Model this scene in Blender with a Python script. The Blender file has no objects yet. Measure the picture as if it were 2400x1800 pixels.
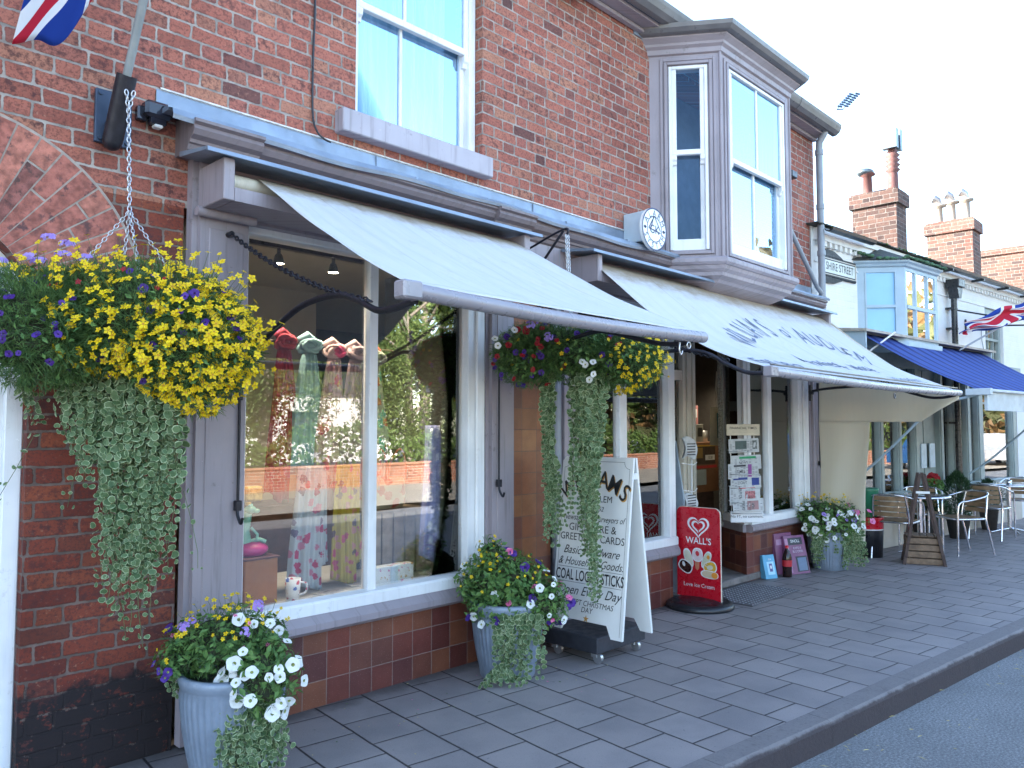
import bpy, math, random
from mathutils import Vector, Matrix
R = math.radians
random.seed(7)
sc = bpy.context.scene
# ------------------------------------------------------------ camera
F = 1850.0
PHI = math.atan(1780/F); PIT = math.atan(105/F)
CAM = Vector((0, -3.843, 1.527))
cd = bpy.data.cameras.new('camera'); cam = bpy.data.objects.new('camera', cd)
sc.collection.objects.link(cam); sc.camera = cam
cd.sensor_width = 36; cd.lens = F/2400*36; cd.clip_end = 500; cd.clip_start = .05
fw = Vector((math.cos(PHI)*math.cos(PIT), math.sin(PHI)*math.cos(PIT), math.sin(PIT)))
cam.location = CAM; cam.rotation_euler = fw.to_track_quat('-Z', 'Y').to_euler()
# ------------------------------------------------------------ light
EL = R(27); AZ = math.atan2(-.62, .72)
sdir = Vector((math.sin(AZ)*math.cos(EL), math.cos(AZ)*math.cos(EL), math.sin(EL)))
w = bpy.data.worlds.new("World"); sc.world = w; w.use_nodes = True
nt = w.node_tree; nt.nodes.clear()
sk = nt.nodes.new('ShaderNodeTexSky'); sk.sky_type = 'NISHITA'; sk.sun_disc = False
sk.sun_elevation = EL; sk.sun_rotation = AZ; sk.air_density = 1.0; sk.dust_density = 1.0; sk.ozone_density = 1.0
bg = nt.nodes.new('ShaderNodeBackground'); bg.inputs[1].default_value = .15
wo = nt.nodes.new('ShaderNodeOutputWorld')
nt.links.new(sk.outputs[0], bg.inputs[0]); nt.links.new(bg.outputs[0], wo.inputs[0])
sl = bpy.data.lights.new('sun', 'SUN'); sl.energy = 4.0; sl.angle = R(.5); sl.color = (1, .93, .82)
so = bpy.data.objects.new('sun', sl); sc.collection.objects.link(so)
so.rotation_euler = sdir.to_track_quat('Z', 'Y').to_euler(); so.location = (0, 0, 20)
sc.view_settings.view_transform = 'Standard'; sc.view_settings.look = 'None'
sc.view_settings.exposure = 2.75; sc.view_settings.gamma = 1
sc.render.engine = 'CYCLES'
sc.cycles.max_bounces = 8; sc.cycles.transparent_max_bounces = 16
sc.cycles.sample_clamp_indirect = 4

# ------------------------------------------------------------ object helpers
def wl(o):
    v = Vector((0, 0, 0))
    while o: v = v + o.location; o = o.parent
    return v
def tag(o, label=None, cat=None, group=None, kind=None):
    if label: o['label'] = label
    if cat: o['category'] = cat
    if group: o['group'] = group
    if kind: o['kind'] = kind
    return o
def thing(name, label, cat, loc=(0, 0, 0), group=None, rz=0):
    o = bpy.data.objects.new(name, None); sc.collection.objects.link(o)
    o.location = loc; o.rotation_euler = (0, 0, rz); o.empty_display_size = .1
    return tag(o, label, cat, group)
class MB:
    def __init__(s): s.v = []; s.f = []; s.m = []; s.s = []; s.uv = {}
    def add(s, vs, fs, mi=0, sm=False, M=None):
        b = len(s.v)
        s.v += [tuple(M @ Vector(p)) if M is not None else tuple(p) for p in vs]
        for f in fs: s.f.append([b+i for i in f]); s.m.append(mi); s.s.append(sm)
    def quad(s, a, b, c, d, mi=0): s.add([a, b, c, d], [(0, 1, 2, 3)], mi)
    def box(s, x0, x1, y0, y1, z0, z1, mi=0, M=None, bev=0):
        if x0 > x1: x0, x1 = x1, x0
        if y0 > y1: y0, y1 = y1, y0
        if z0 > z1: z0, z1 = z1, z0
        if bev <= 0:
            vs = [(x, y, z) for z in (z0, z1) for y in (y0, y1) for x in (x0, x1)]
            s.add(vs, [(0, 2, 3, 1), (4, 5, 7, 6), (0, 1, 5, 4), (2, 6, 7, 3), (0, 4, 6, 2), (1, 3, 7, 5)], mi, False, M); return
        b = min(bev, (x1-x0)/2.2, (y1-y0)/2.2, (z1-z0)/2.2)
        c = (Vector((x0+x1, y0+y1, z0+z1)))/2; h = Vector((x1-x0, y1-y0, z1-z0))/2
        vs = []; idx = {}
        for sx in (-1, 1):
            for sy in (-1, 1):
                for sz in (-1, 1):
                    for ax in range(3):
                        p = [sx*(h[0]-b), sy*(h[1]-b), sz*(h[2]-b)]; p[ax] = (sx, sy, sz)[ax]*h[ax]
                        idx[(sx, sy, sz, ax)] = len(vs); vs.append(c+Vector(p))
        fs = []
        for ax in range(3):
            u, w_ = (ax+1) % 3, (ax+2) % 3
            for sg in (-1, 1):
                l = []
                for a, d in ((-1, -1), (1, -1), (1, 1), (-1, 1)):
                    k = [0, 0, 0]; k[ax] = sg; k[u] = a; k[w_] = d; l.append(idx[(*k, ax)])
                fs.append(l if sg > 0 else l[::-1])
        for ax in range(3):       # edge strips along ax
            u, w_ = (ax+1) % 3, (ax+2) % 3
            for a in (-1, 1):
                for d in (-1, 1):
                    k0 = [0, 0, 0]; k0[ax] = -1; k0[u] = a; k0[w_] = d; k1 = list(k0); k1[ax] = 1
                    l = [idx[(*k0, u)], idx[(*k1, u)], idx[(*k1, w_)], idx[(*k0, w_)]]
                    fs.append(l if a*d > 0 else l[::-1])
        for sx in (-1, 1):
            for sy in (-1, 1):
                for sz in (-1, 1):
                    l = [idx[(sx, sy, sz, a)] for a in range(3)]
                    fs.append(l if sx*sy*sz > 0 else l[::-1])
        s.add(vs, fs, mi, False, M)
    def prism(s, poly, fn, d0, d1, mi=0, sm=False):
        """poly: 2-D points; fn(a,b,d)->3-D"""
        n = len(poly)
        vs = [fn(a, b, d0) for a, b in poly]+[fn(a, b, d1) for a, b in poly]
        s.add(vs, [list(range(n))[::-1], list(range(n, 2*n))], mi)
        s.add(vs, [(i, (i+1) % n, n+(i+1) % n, n+i) for i in range(n)], mi, sm)
    def sweepx(s, prof, x0, x1, mi=0, sm=False):
        s.prism(prof, lambda a, b, d: (d, a, b), x0, x1, mi, sm)
    def tube(s, pts, r, n=8, mi=0, cap=True, sm=True):
        pts = [Vector(p) for p in pts]; rs = r if isinstance(r, (list, tuple)) else [r]*len(pts)
        vs = []; up = Vector((0, 0, 1)); last = None
        for i, p in enumerate(pts):
            t = (pts[min(i+1, len(pts)-1)]-pts[max(i-1, 0)])
            if t.length < 1e-9: t = Vector((0, 0, 1))
            t.normalize()
            if last is None:
                a = t.cross(up) if abs(t.z) < .95 else t.cross(Vector((1, 0, 0)))
            else: a = last-t*last.dot(t)
            a.normalize(); last = a; b = t.cross(a)
            for k in range(n):
                q = 2*math.pi*k/n
                vs.append(p+a*(rs[i]*math.cos(q))+b*(rs[i]*math.sin(q)))
        fs = [(i*n+k, i*n+(k+1) % n, (i+1)*n+(k+1) % n, (i+1)*n+k) for i in range(len(pts)-1) for k in range(n)]
        s.add(vs, fs, mi, sm)
        if cap: s.add(vs, [list(range(n))[::-1], list(range(len(vs)-n, len(vs)))], mi)
    def lathe(s, prof, c, n=32, mi=0, sm=True, rib=None):
        vs = []
        for r, z in prof:
            for k in range(n):
                q = 2*math.pi*k/n; rr = r*(1+(rib(k, z) if rib else 0))
                vs.append((c[0]+rr*math.cos(q), c[1]+rr*math.sin(q), c[2]+z))
        m = len(prof)
        s.add(vs, [(i*n+k, i*n+(k+1) % n, (i+1)*n+(k+1) % n, (i+1)*n+k) for i in range(m-1) for k in range(n)], mi, sm)
    def ball(s, c, rx, ry=None, rz=None, n=12, m=8, mi=0):
        ry = ry or rx; rz = rz or rx; vs = []
        for i in range(m+1):
            t = math.pi*i/m
            for k in range(n):
                q = 2*math.pi*k/n
                vs.append((c[0]+rx*math.sin(t)*math.cos(q), c[1]+ry*math.sin(t)*math.sin(q), c[2]+rz*math.cos(t)))
        s.add(vs, [(i*n+k, (i+1)*n+k, (i+1)*n+(k+1) % n, i*n+(k+1) % n) for i in range(m) for k in range(n)], mi, True)
    def grid(s, fn, nu, nv, mi=0, sm=True, uv=True, thick=0):
        b = len(s.v)
        for j in range(nv+1):
            for i in range(nu+1): s.v.append(tuple(fn(i/nu, j/nv)))
        for j in range(nv):
            for i in range(nu):
                a = j*(nu+1)+i
                if uv:
                    for q, (du, dv) in zip((0, 1, nu+2, nu+1), ((0, 0), (1, 0), (1, 1), (0, 1))): s.uv[b+a+q] = ((i+du)/nu, (j+dv)/nv)
                s.f.append([b+a, b+a+1, b+a+nu+2, b+a+nu+1]); s.m.append(mi); s.s.append(sm)
    def tr(s, M): s.v = [tuple(M @ Vector(p)) for p in s.v]; return s
    def build(s, name, mats, parent=None, origin=None, solid=0):
        if not isinstance(mats, (list, tuple)): mats = [mats]
        P = wl(parent) if parent else Vector((0, 0, 0))
        if origin is None:
            if parent: O = P
            else:
                xs = [p[0] for p in s.v]; ys = [p[1] for p in s.v]; zs = [p[2] for p in s.v]
                O = Vector(((min(xs)+max(xs))/2, (min(ys)+max(ys))/2, min(zs)))
        else: O = Vector(origin)
        me = bpy.data.meshes.new(name)
        me.from_pydata([(p[0]-O[0], p[1]-O[1], p[2]-O[2]) for p in s.v], [], s.f)
        for m in mats: me.materials.append(m)
        me.polygons.foreach_set('material_index', s.m); me.polygons.foreach_set('use_smooth', s.s)
        if s.uv:
            ul = me.uv_layers.new(name='UVMap')
            for l in me.loops: ul.data[l.index].uv = s.uv.get(l.vertex_index, (0, 0))
        me.update()
        o = bpy.data.objects.new(name, me); sc.collection.objects.link(o)
        if parent: o.parent = parent
        o.location = O-P
        if solid:
            md = o.modifiers.new('solid', 'SOLIDIFY'); md.thickness = solid; md.offset = 0
        return o
_tc = {}
def text_geo(t, size=1., shear=0., bold=0.):
    k = (t, shear, bold)
    if k not in _tc:
        cu = bpy.data.curves.new('txt', 'FONT'); cu.body = t; cu.size = 1; cu.shear = shear; cu.offset = bold
        cu.align_x = 'CENTER'; cu.resolution_u = 3; cu.fill_mode = 'FRONT'
        o = bpy.data.objects.new('txt', cu); sc.collection.objects.link(o)
        dg = bpy.context.evaluated_depsgraph_get(); me = o.evaluated_get(dg).to_mesh()
        _tc[k] = ([(v.co.x, v.co.y) for v in me.vertices], [tuple(p.vertices) for p in me.polygons])
        bpy.data.objects.remove(o); bpy.data.curves.remove(cu)
    v, f = _tc[k]
    return [(x*size, y*size) for x, y in v], f
def put_text(mb, t, fn, size, mi=0, shear=0, bold=0, sx=1.):
    """fn(a,b)->3-D, a along the baseline (m), b up"""
    v, f = text_geo(t, size, shear, bold)
    mb.add([fn(a*sx, b) for a, b in v], f, mi)
def copy_tree(o, parent=None):
    c = o.copy(); sc.collection.objects.link(c); c.parent = parent
    for ch in [x for x in bpy.data.objects if x.parent == o]: copy_tree(ch, c)
    return c

# ------------------------------------------------------------ materials
class NT:
    def __init__(s, name):
        s.mat = bpy.data.materials.new(name); s.mat.use_nodes = True
        s.t = s.mat.node_tree; s.b = s.t.nodes['Principled BSDF']; s.out = s.t.nodes['Material Output']
        s.tc = s.t.nodes.new('ShaderNodeTexCoord').outputs
    def n(s, ty, **k):
        x = s.t.nodes.new('ShaderNode'+ty)
        for a, v in k.items(): setattr(x, a, v)
        return x
    def L(s, a, b):
        if isinstance(a, (int, float, tuple)): b.default_value = a
        else: s.t.links.new(a, b)
    def m(s, op, a, b=None, c=None):
        x = s.n('Math', operation=op)
        for i, q in enumerate((a, b, c)):
            if q is not None: s.L(q, x.inputs[i])
        return x.outputs[0]
    def mr(s, v, a, b, c=0., d=1., smooth=True):
        x = s.n('MapRange', interpolation_type='SMOOTHSTEP' if smooth else 'LINEAR')
        for i, q in enumerate((v, a, b, c, d)): s.L(q, x.inputs[i])
        return x.outputs[0]
    def noise(s, vec, scale, det=3, rough=.55, col=False):
        x = s.n('TexNoise'); s.L(vec, x.inputs['Vector']); x.inputs['Scale'].default_value = scale
        x.inputs['Detail'].default_value = det; x.inputs['Roughness'].default_value = rough
        return x.outputs[1 if col else 0]
    def sep(s, v):
        x = s.n('SeparateXYZ'); s.L(v, x.inputs[0]); return x.outputs
    def comb(s, a, b, c=0.):
        x = s.n('CombineXYZ')
        for i, q in enumerate((a, b, c)): s.L(q, x.inputs[i])
        return x.outputs[0]
    def mix(s, f, a, b, mode='MIX'):
        x = s.n('MixRGB', blend_type=mode)
        for i, q in enumerate((f, a, b)):
            if i and isinstance(q, tuple) and len(q) == 3: q = (*q, 1)
            s.L(q, x.inputs[i])
        return x.outputs[0]
    def ramp(s, v, stops, const=False):
        x = s.n('ValToRGB'); cr = x.color_ramp
        if const: cr.interpolation = 'CONSTANT'
        while len(cr.elements) < len(stops): cr.elements.new(.5)
        for e, (p, c) in zip(cr.elements, stops): e.position = p; e.color = (*c, 1)
        s.L(v, x.inputs[0]); return x.outputs[0]
    def white(s, vec):
        x = s.n('TexWhiteNoise', noise_dimensions='3D'); s.L(vec, x.inputs[0]); return x.outputs
    def bump(s, h, strength=.5, dist=.01):
        x = s.n('Bump'); x.inputs['Strength'].default_value = strength; x.inputs['Distance'].default_value = dist
        s.L(h, x.inputs['Height']); s.L(x.outputs[0], s.b.inputs['Normal'])
    def fin(s, col, rough=.8, metal=0., spec=.5):
        if isinstance(col, tuple) and len(col) == 3: col = (*col, 1)
        s.L(col, s.b.inputs['Base Color']); s.L(rough, s.b.inputs['Roughness'])
        s.b.inputs['Metallic'].default_value = metal; s.b.inputs['Specular IOR Level'].default_value = spec
        return s.mat
def plain(name, col, rough=.6, metal=0., var=.12, scale=7., bump=0., spec=.5, col2=None, thr=None):
    t = NT(name); o = t.tc['Object']
    nz = t.noise(o, scale, 5, .6)
    d = tuple(c*(1-var) for c in col); l = tuple(min(1, c*(1+var)) for c in col)
    c = t.mix(t.mr(nz, .3, .7), d, l)
    if col2:
        n2 = t.noise(o, scale*.6+1.3, 6, .7); c = t.mix(t.mr(n2, thr or .58, (thr or .58)+.1), c, col2)
    rr = t.mr(t.noise(o, scale*3, 3), .3, .7, max(0, rough-.08), min(1, rough+.08))
    if bump: t.bump(t.noise(o, scale*8, 4), bump, .004)
    return t.fin(c, rr, metal, spec)
def brick(name, painted=None, pal=None, mortar=(.30, .262, .232), tar=False, scale=1.):
    t = NT(name); x, y, z = t.sep(t.tc['Object'])[:3]
    h = t.m('ADD', x, y)
    p = t.comb(h, z, 0.)
    wob = t.sep(t.noise(p, 7, 3, .6, col=True)); wob2 = t.sep(t.noise(p, 34, 3, .6, col=True))
    def w_(k, a, b): return t.m('ADD', t.m('MULTIPLY', t.m('SUBTRACT', wob[k], .5), a), t.m('MULTIPLY', t.m('SUBTRACT', wob2[k], .5), b))
    H = t.m('ADD', h, w_(0, .022, .010)); V = t.m('ADD', z, w_(1, .012, .009))
    ch = .0757*scale; P = .336*scale
    rv = t.m('DIVIDE', V, ch); row = t.m('FLOOR', rv); fv = t.m('FRACT', rv)
    rr = t.white(t.comb(row, 3.3, 1.1))[0]
    u = t.m('ADD', t.m('ADD', t.m('DIVIDE', H, P), t.m('MULTIPLY', t.m('FLOORED_MODULO', row, 2.), .5)), t.m('MULTIPLY', rr, .16))
    cell = t.m('FLOOR', u); fu = t.m('FRACT', u)
    head = t.m('GREATER_THAN', fu, .6667)
    d = t.m('MULTIPLY', t.m('MINIMUM', t.m('MINIMUM', fu, t.m('SUBTRACT', 1., fu)), t.m('ABSOLUTE', t.m('SUBTRACT', fu, .6667))), P)
    dv = t.m('MULTIPLY', t.m('MINIMUM', fv, t.m('SUBTRACT', 1., fv)), ch)
    # rounded corners
    dist = t.m('SUBTRACT', .014, t.m('SQRT', t.m('ADD', t.m('POWER', t.m('MAXIMUM', t.m('SUBTRACT', .014, d), 0.), 2.), t.m('POWER', t.m('MAXIMUM', t.m('SUBTRACT', .014, dv), 0.), 2.))))
    dist = t.m('ADD', dist, t.m('MULTIPLY', t.m('SUBTRACT', t.noise(p, 90, 3), .5), .006))
    face = t.mr(dist, .0042, .0068)
    idv = t.comb(t.m('ADD', t.m('MULTIPLY', cell, 2.), head), row, .5)
    wn = t.white(idv); w1 = wn[0]; w2 = t.sep(wn[1])[1]; w3 = t.sep(wn[1])[2]
    pal = pal or [(0, (.31, .108, .078)), (.2, (.38, .132, .096)), (.45, (.43, .160, .112)), (.65, (.35, .125, .098)), (.8, (.44, .200, .130)), (.97, (.25, .095, .078)), (1, (.12, .060, .055))]
    c = t.ramp(w1, pal)
    sm = t.noise(t.comb(t.m('ADD', h, t.m('MULTIPLY', w1, 9.)), z, 0.), 26, 6, .72)
    amt = t.m('MULTIPLY', t.mr(sm, .46, .62), t.m('ADD', t.m('MULTIPLY', w2, .75), .12))
    c = t.mix(amt, c, (.075, .038, .040)); c = t.mix(t.m('MULTIPLY', t.mr(t.noise(p, 70, 4, .75), .50, .60), .6), c, (.10, .045, .040))
    lt = t.mr(t.noise(p, 48, 5, .7), .56, .72); c = t.mix(t.m('MULTIPLY', lt, t.m('MULTIPLY', w3, .5)), c, (.62, .34, .22))
    c = t.mix(t.m('MULTIPLY', t.mr(t.noise(p, 1.1, 4), .40, .65), .6), c, t.mix(1., c, (.62, .55, .55), 'MULTIPLY'))
    mc = t.mix(t.mr(t.noise(p, 12, 4), .35, .65), tuple(a*.75 for a in mortar), tuple(min(1, a*1.25) for a in mortar))
    c = t.mix(face, mc, c)
    if painted:
        pc = t.mix(t.mr(t.noise(p, 3, 5), .3, .7), tuple(a*.93 for a in painted), painted)
        chip = t.mr(t.noise(p, 17, 5, .7), .72, .76); c = t.mix(t.m('SUBTRACT', 1., t.m('MULTIPLY', chip, .6)), c, pc)
    if tar:
        edge = t.m('ADD', z, t.m('MULTIPLY', t.m('SUBTRACT', t.noise(p, 5, 6, .7), .5), .42))
        tm = t.mr(edge, .36, .43, 1., 0.)
        worn = t.mr(t.noise(p, 14, 6, .75), .56, .62)
        tm = t.m('MULTIPLY', tm, t.m('SUBTRACT', 1., t.m('MULTIPLY', worn, .75)))
        c = t.mix(tm, c, (.028, .024, .026))
        c = t.mix(t.mr(z, 2.3, 1.0, 0., .38), c, t.mix(1., c, (.52, .36, .36), 'MULTIPLY'))
    hgt = t.m('ADD', face, t.m('MULTIPLY', t.noise(p, 60, 5, .7), .45))
    t.bump(hgt, .35 if painted else .8, .006)
    return t.fin(c, .88, 0, .25)
def tiles(name, size, pal, grout, joint=.0035, rough=.35, ox=0., oz=0.):
    t = NT(name); x, y, z = t.sep(t.tc['Object'])[:3]; h = t.m('ADD', t.m('ADD', x, y), ox); zz = t.m('ADD', z, oz)
    p = t.comb(h, zz, 0.); a = t.m('DIVIDE', h, size); b = t.m('DIVIDE', zz, size)
    fa = t.m('FRACT', a); fb = t.m('FRACT', b)
    d = t.m('MULTIPLY', t.m('MINIMUM', t.m('MINIMUM', fa, t.m('SUBTRACT', 1., fa)), t.m('MINIMUM', fb, t.m('SUBTRACT', 1., fb))), size)
    wn = t.white(t.comb(t.m('FLOOR', a), t.m('FLOOR', b), .5))
    c = t.ramp(wn[0], pal)
    c = t.mix(t.m('MULTIPLY', t.mr(t.noise(p, 9, 5, .6), .35, .7), .45), c, t.mix(1., c, (.6, .55, .6), 'MULTIPLY'))
    c = t.mix(t.mr(t.noise(p, 160, 2), .62, .75, 0., .25), c, (.6, .5, .45))
    f = t.mr(t.m('ADD', d, t.m('MULTIPLY', t.m('SUBTRACT', t.noise(p, 40, 3), .5), .003)), joint*.3, joint*.8)
    c = t.mix(f, grout, c)
    t.bump(t.m('ADD', f, t.m('MULTIPLY', t.noise(p, 25, 3), .15)), .4, .003)
    return t.fin(c, t.mix(f, (.8, .8, .8), (rough, rough, rough)), 0, .5)
def paving(name):
    t = NT(name); x, y, z = t.sep(t.tc['Object'])[:3]
    a = R(-7.0); ca, sa = math.cos(a), math.sin(a)
    u = t.m('ADD', t.m('MULTIPLY', x, ca), t.m('MULTIPLY', y, sa)); v = t.m('SUBTRACT', t.m('MULTIPLY', y, ca), t.m('MULTIPLY', x, sa))
    p = t.comb(x, y, 0.)
    wb = t.m('MULTIPLY', t.m('SUBTRACT', t.noise(p, 3, 2), .5), .012)
    cu = t.m('DIVIDE', t.m('ADD', u, wb), .302); ci = t.m('FLOOR', cu); fu = t.m('FRACT', cu)
    cv = t.m('ADD', t.m('DIVIDE', t.m('ADD', v, wb), .318), t.m('ADD', t.m('MULTIPLY', t.m('FLOORED_MODULO', ci, 2.), .45), t.m('MULTIPLY', t.white(t.comb(ci, .3, .2))[0], .22)))
    fv = t.m('FRACT', cv)
    du = t.m('MULTIPLY', t.m('MINIMUM', fu, t.m('SUBTRACT', 1., fu)), .302); dv = t.m('MULTIPLY', t.m('MINIMUM', fv, t.m('SUBTRACT', 1., fv)), .318)
    dv2 = t.m('ADD', dv, .0012)
    d = t.m('ADD', t.m('MINIMUM', du, dv2), t.m('MULTIPLY', t.m('SUBTRACT', t.noise(p, 60, 3), .5), .003))
    f = t.mr(d, .0032, .0080)
    wn = t.white(t.comb(ci, t.m('FLOOR', cv), .5))
    c = t.ramp(wn[0], [(0, (.235, .205, .198)), (.5, (.265, .232, .225)), (1, (.295, .260, .250))])
    c = t.mix(t.mr(t.noise(p, 2.2, 5, .6), .35, .7, 0., .45), c, (.125, .12, .13))
    c = t.mix(t.mr(t.noise(p, 230, 3), .55, .70, 0., .45), c, (.36, .34, .33)); c = t.mix(t.mr(t.noise(p, 150, 3), .58, .70, 0., .5), c, (.09, .085, .09))
    c = t.mix(t.mr(t.noise(p, 28, 4), .66, .72, 0., .35), c, (.085, .08, .085))
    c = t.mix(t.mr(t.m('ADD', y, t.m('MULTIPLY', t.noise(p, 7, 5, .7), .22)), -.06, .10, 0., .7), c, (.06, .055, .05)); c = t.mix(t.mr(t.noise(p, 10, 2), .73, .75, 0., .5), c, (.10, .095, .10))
    c = t.mix(f, (.026, .022, .024), c)
    lv = t.m('MULTIPLY', wn[0], .35)
    t.bump(t.m('ADD', t.m('ADD', f, lv), t.m('MULTIPLY', t.noise(p, 120, 3), .12)), .7, .006)
    return t.fin(c, .62, 0, .45)
def glass(name, tint=(1, 1, 1), k=1.9, rough=0., gc=(1, 1, 1)):
    t = NT(name); t.t.nodes.remove(t.b)
    tr = t.n('BsdfTransparent'); tr.inputs[0].default_value = (*tint, 1)
    gl = t.n('BsdfGlossy'); gl.inputs['Roughness'].default_value = rough; gl.inputs[0].default_value = (*gc, 1)
    bm = t.n('Bump'); bm.inputs['Strength'].default_value = .06; bm.inputs['Distance'].default_value = .01
    t.L(t.noise(t.tc['Object'], 1.6, 1), bm.inputs['Height']); t.L(bm.outputs[0], gl.inputs['Normal'])
    fr = t.n('Fresnel'); fr.inputs[0].default_value = 1.5
    f = t.m('MINIMUM', t.m('MULTIPLY', fr.outputs[0], k), 1.)
    mx = t.n('MixShader'); t.L(f, mx.inputs[0]); t.L(tr.outputs[0], mx.inputs[1]); t.L(gl.outputs[0], mx.inputs[2])
    t.L(mx.outputs[0], t.out.inputs[0]); return t.mat
def emit(name, col, st):
    t = NT(name); t.b.inputs['Emission Color'].default_value = (*col, 1); t.b.inputs['Emission Strength'].default_value = st
    return t.fin(col, .5)
def leafm(name, c1, c2, rough=.55, scale=30, trans=.25):
    t = NT(name); g = t.n('NewGeometry')
    r = t.white(t.comb(*[t.m('FLOOR', t.m('MULTIPLY', q, 37.)) for q in t.sep(t.tc['Object'])[:3]]))[0]
    c = t.mix(r, c1, c2)
    t.fin(c, rough, 0, .35)
    tl = t.n('BsdfTranslucent'); t.L(c, tl.inputs[0])
    mx = t.n('MixShader'); mx.inputs[0].default_value = trans
    t.L(t.b.outputs[0], mx.inputs[1]); t.L(tl.outputs[0], mx.inputs[2]); t.L(mx.outputs[0], t.out.inputs[0])
    return t.mat
def flagm(name):
    t = NT(name); uv = t.sep(t.tc['UV'])
    X = t.m('MULTIPLY', t.m('SUBTRACT', uv[0], .5), 2.); Y = t.m('SUBTRACT', uv[1], .5)
    def band(e, w_): return t.m('LESS_THAN', t.m('ABSOLUTE', e), w_)
    d1 = t.m('MULTIPLY', t.m('SUBTRACT', Y, t.m('MULTIPLY', X, .5)), .894); d2 = t.m('MULTIPLY', t.m('ADD', Y, t.m('MULTIPLY', X, .5)), .894)
    wd = t.m('MAXIMUM', band(d1, .1), band(d2, .1)); rd = t.m('MAXIMUM', band(t.m('ADD', d1, .02), .035), band(t.m('ADD', d2, .02), .035))
    wc = t.m('MAXIMUM', band(X, .167), band(Y, .167)); rc = t.m('MAXIMUM', band(X, .1), band(Y, .1))
    c = t.mix(wd, (.015, .05, .30), (.78, .78, .80)); c = t.mix(rd, c, (.55, .02, .05)); c = t.mix(wc, c, (.78, .78, .80)); c = t.mix(rc, c, (.55, .02, .05))
    t.fin(c, .8, 0, .2)
    tl = t.n('BsdfTranslucent'); t.L(c, tl.inputs[0]); mx = t.n('MixShader'); mx.inputs[0].default_value = .35
    t.L(t.b.outputs[0], mx.inputs[1]); t.L(tl.outputs[0], mx.inputs[2]); t.L(mx.outputs[0], t.out.inputs[0])
    return t.mat
def canvas(name, col, stain=(.33, .24, .15), stripes=None, trans=.12, streak=True):
    t = NT(name); u, v = t.sep(t.tc['UV'])[:2]; p = t.comb(u, v, 0.)
    base = col
    if stripes:
        ss = t.m('FRACT', t.m('MULTIPLY', u, stripes[1])); base = t.mix(t.mr(t.m('ABSOLUTE', t.m('SUBTRACT', ss, .5)), .22, .27), col, stripes[0])
    st = t.noise(t.comb(t.m('MULTIPLY', u, 46.), t.m('MULTIPLY', v, 1.1), 0.), 1., 4, .6)
    c = t.mix(t.mr(st, .42, .66, 0., .30 if streak else .1), base, t.mix(1., base, (.80, .82, .85), 'MULTIPLY'))
    if stain:
        top = t.mr(t.m('ADD', v, t.m('MULTIPLY', t.m('SUBTRACT', t.noise(p, 16, 6, .75), .5), .26)), .02, .17, .85, 0.)
        c = t.mix(top, c, stain)
        c = t.mix(t.mr(t.noise(t.comb(t.m('MULTIPLY', u, 4.), t.m('MULTIPLY', v, 2.), .3), 3., 5, .7), .55, .8, 0., .30), c, t.mix(1., c, (.82, .78, .70), 'MULTIPLY'))
    if stain or stripes:
        su = t.m('ABSOLUTE', t.m('SUBTRACT', t.m('FRACT', t.m('MULTIPLY', u, 3.)), .5)); c = t.mix(t.mr(su, .004, .009, .30, 0.), c, t.mix(1., c, (.5, .5, .5), 'MULTIPLY')); c = t.mix(t.mr(t.m('ABSOLUTE', t.m('SUBTRACT', v, .955)), .002, .005, .35, 0.), c, t.mix(1., c, (.5, .5, .5), 'MULTIPLY'))
        c = t.mix(t.mr(t.noise(t.comb(t.m('MULTIPLY', u, 9.), t.m('MULTIPLY', v, 3.), 2.), 2., 6, .75), .56, .70, 0., .22), c, (.30, .27, .22))
    t.fin(c, .8, 0, .2)
    t.bump(t.noise(t.comb(t.m('MULTIPLY', u, 60.), t.m('MULTIPLY', v, 3.), 0.), 1., 3), .25, .006)
    tl = t.n('BsdfTranslucent'); t.L(c, tl.inputs[0]); mx = t.n('MixShader'); mx.inputs[0].default_value = trans
    t.L(t.b.outputs[0], mx.inputs[1]); t.L(tl.outputs[0], mx.inputs[2]); t.L(mx.outputs[0], t.out.inputs[0])
    return t.mat
def floral(name, base, spots, scale=9., thr=.42, rough=.85):
    t = NT(name); o = t.tc['Object']
    vo = t.n('TexVoronoi'); t.L(o, vo.inputs['Vector']); vo.inputs['Scale'].default_value = scale; vo.inputs['Randomness'].default_value = .9
    d = t.m('ADD', vo.outputs['Distance'], t.m('MULTIPLY', t.m('SUBTRACT', t.noise(o, scale*2.2, 4, .7), .5), .9))
    w_ = t.sep(vo.outputs['Color'])
    sc_ = t.ramp(w_[0], [(i/max(1, len(spots)-1), s_) for i, s_ in enumerate(spots)], True)
    m = t.m('MULTIPLY', t.mr(d, thr*.75, thr*.9, 1., 0.), t.m('GREATER_THAN', w_[1], .35))
    c = t.mix(m, t.mix(t.mr(t.noise(o, 5, 3), .3, .7, 0., .3), base, tuple(b*.75 for b in base)), sc_)
    return t.fin(c, rough, 0, .2)

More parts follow.
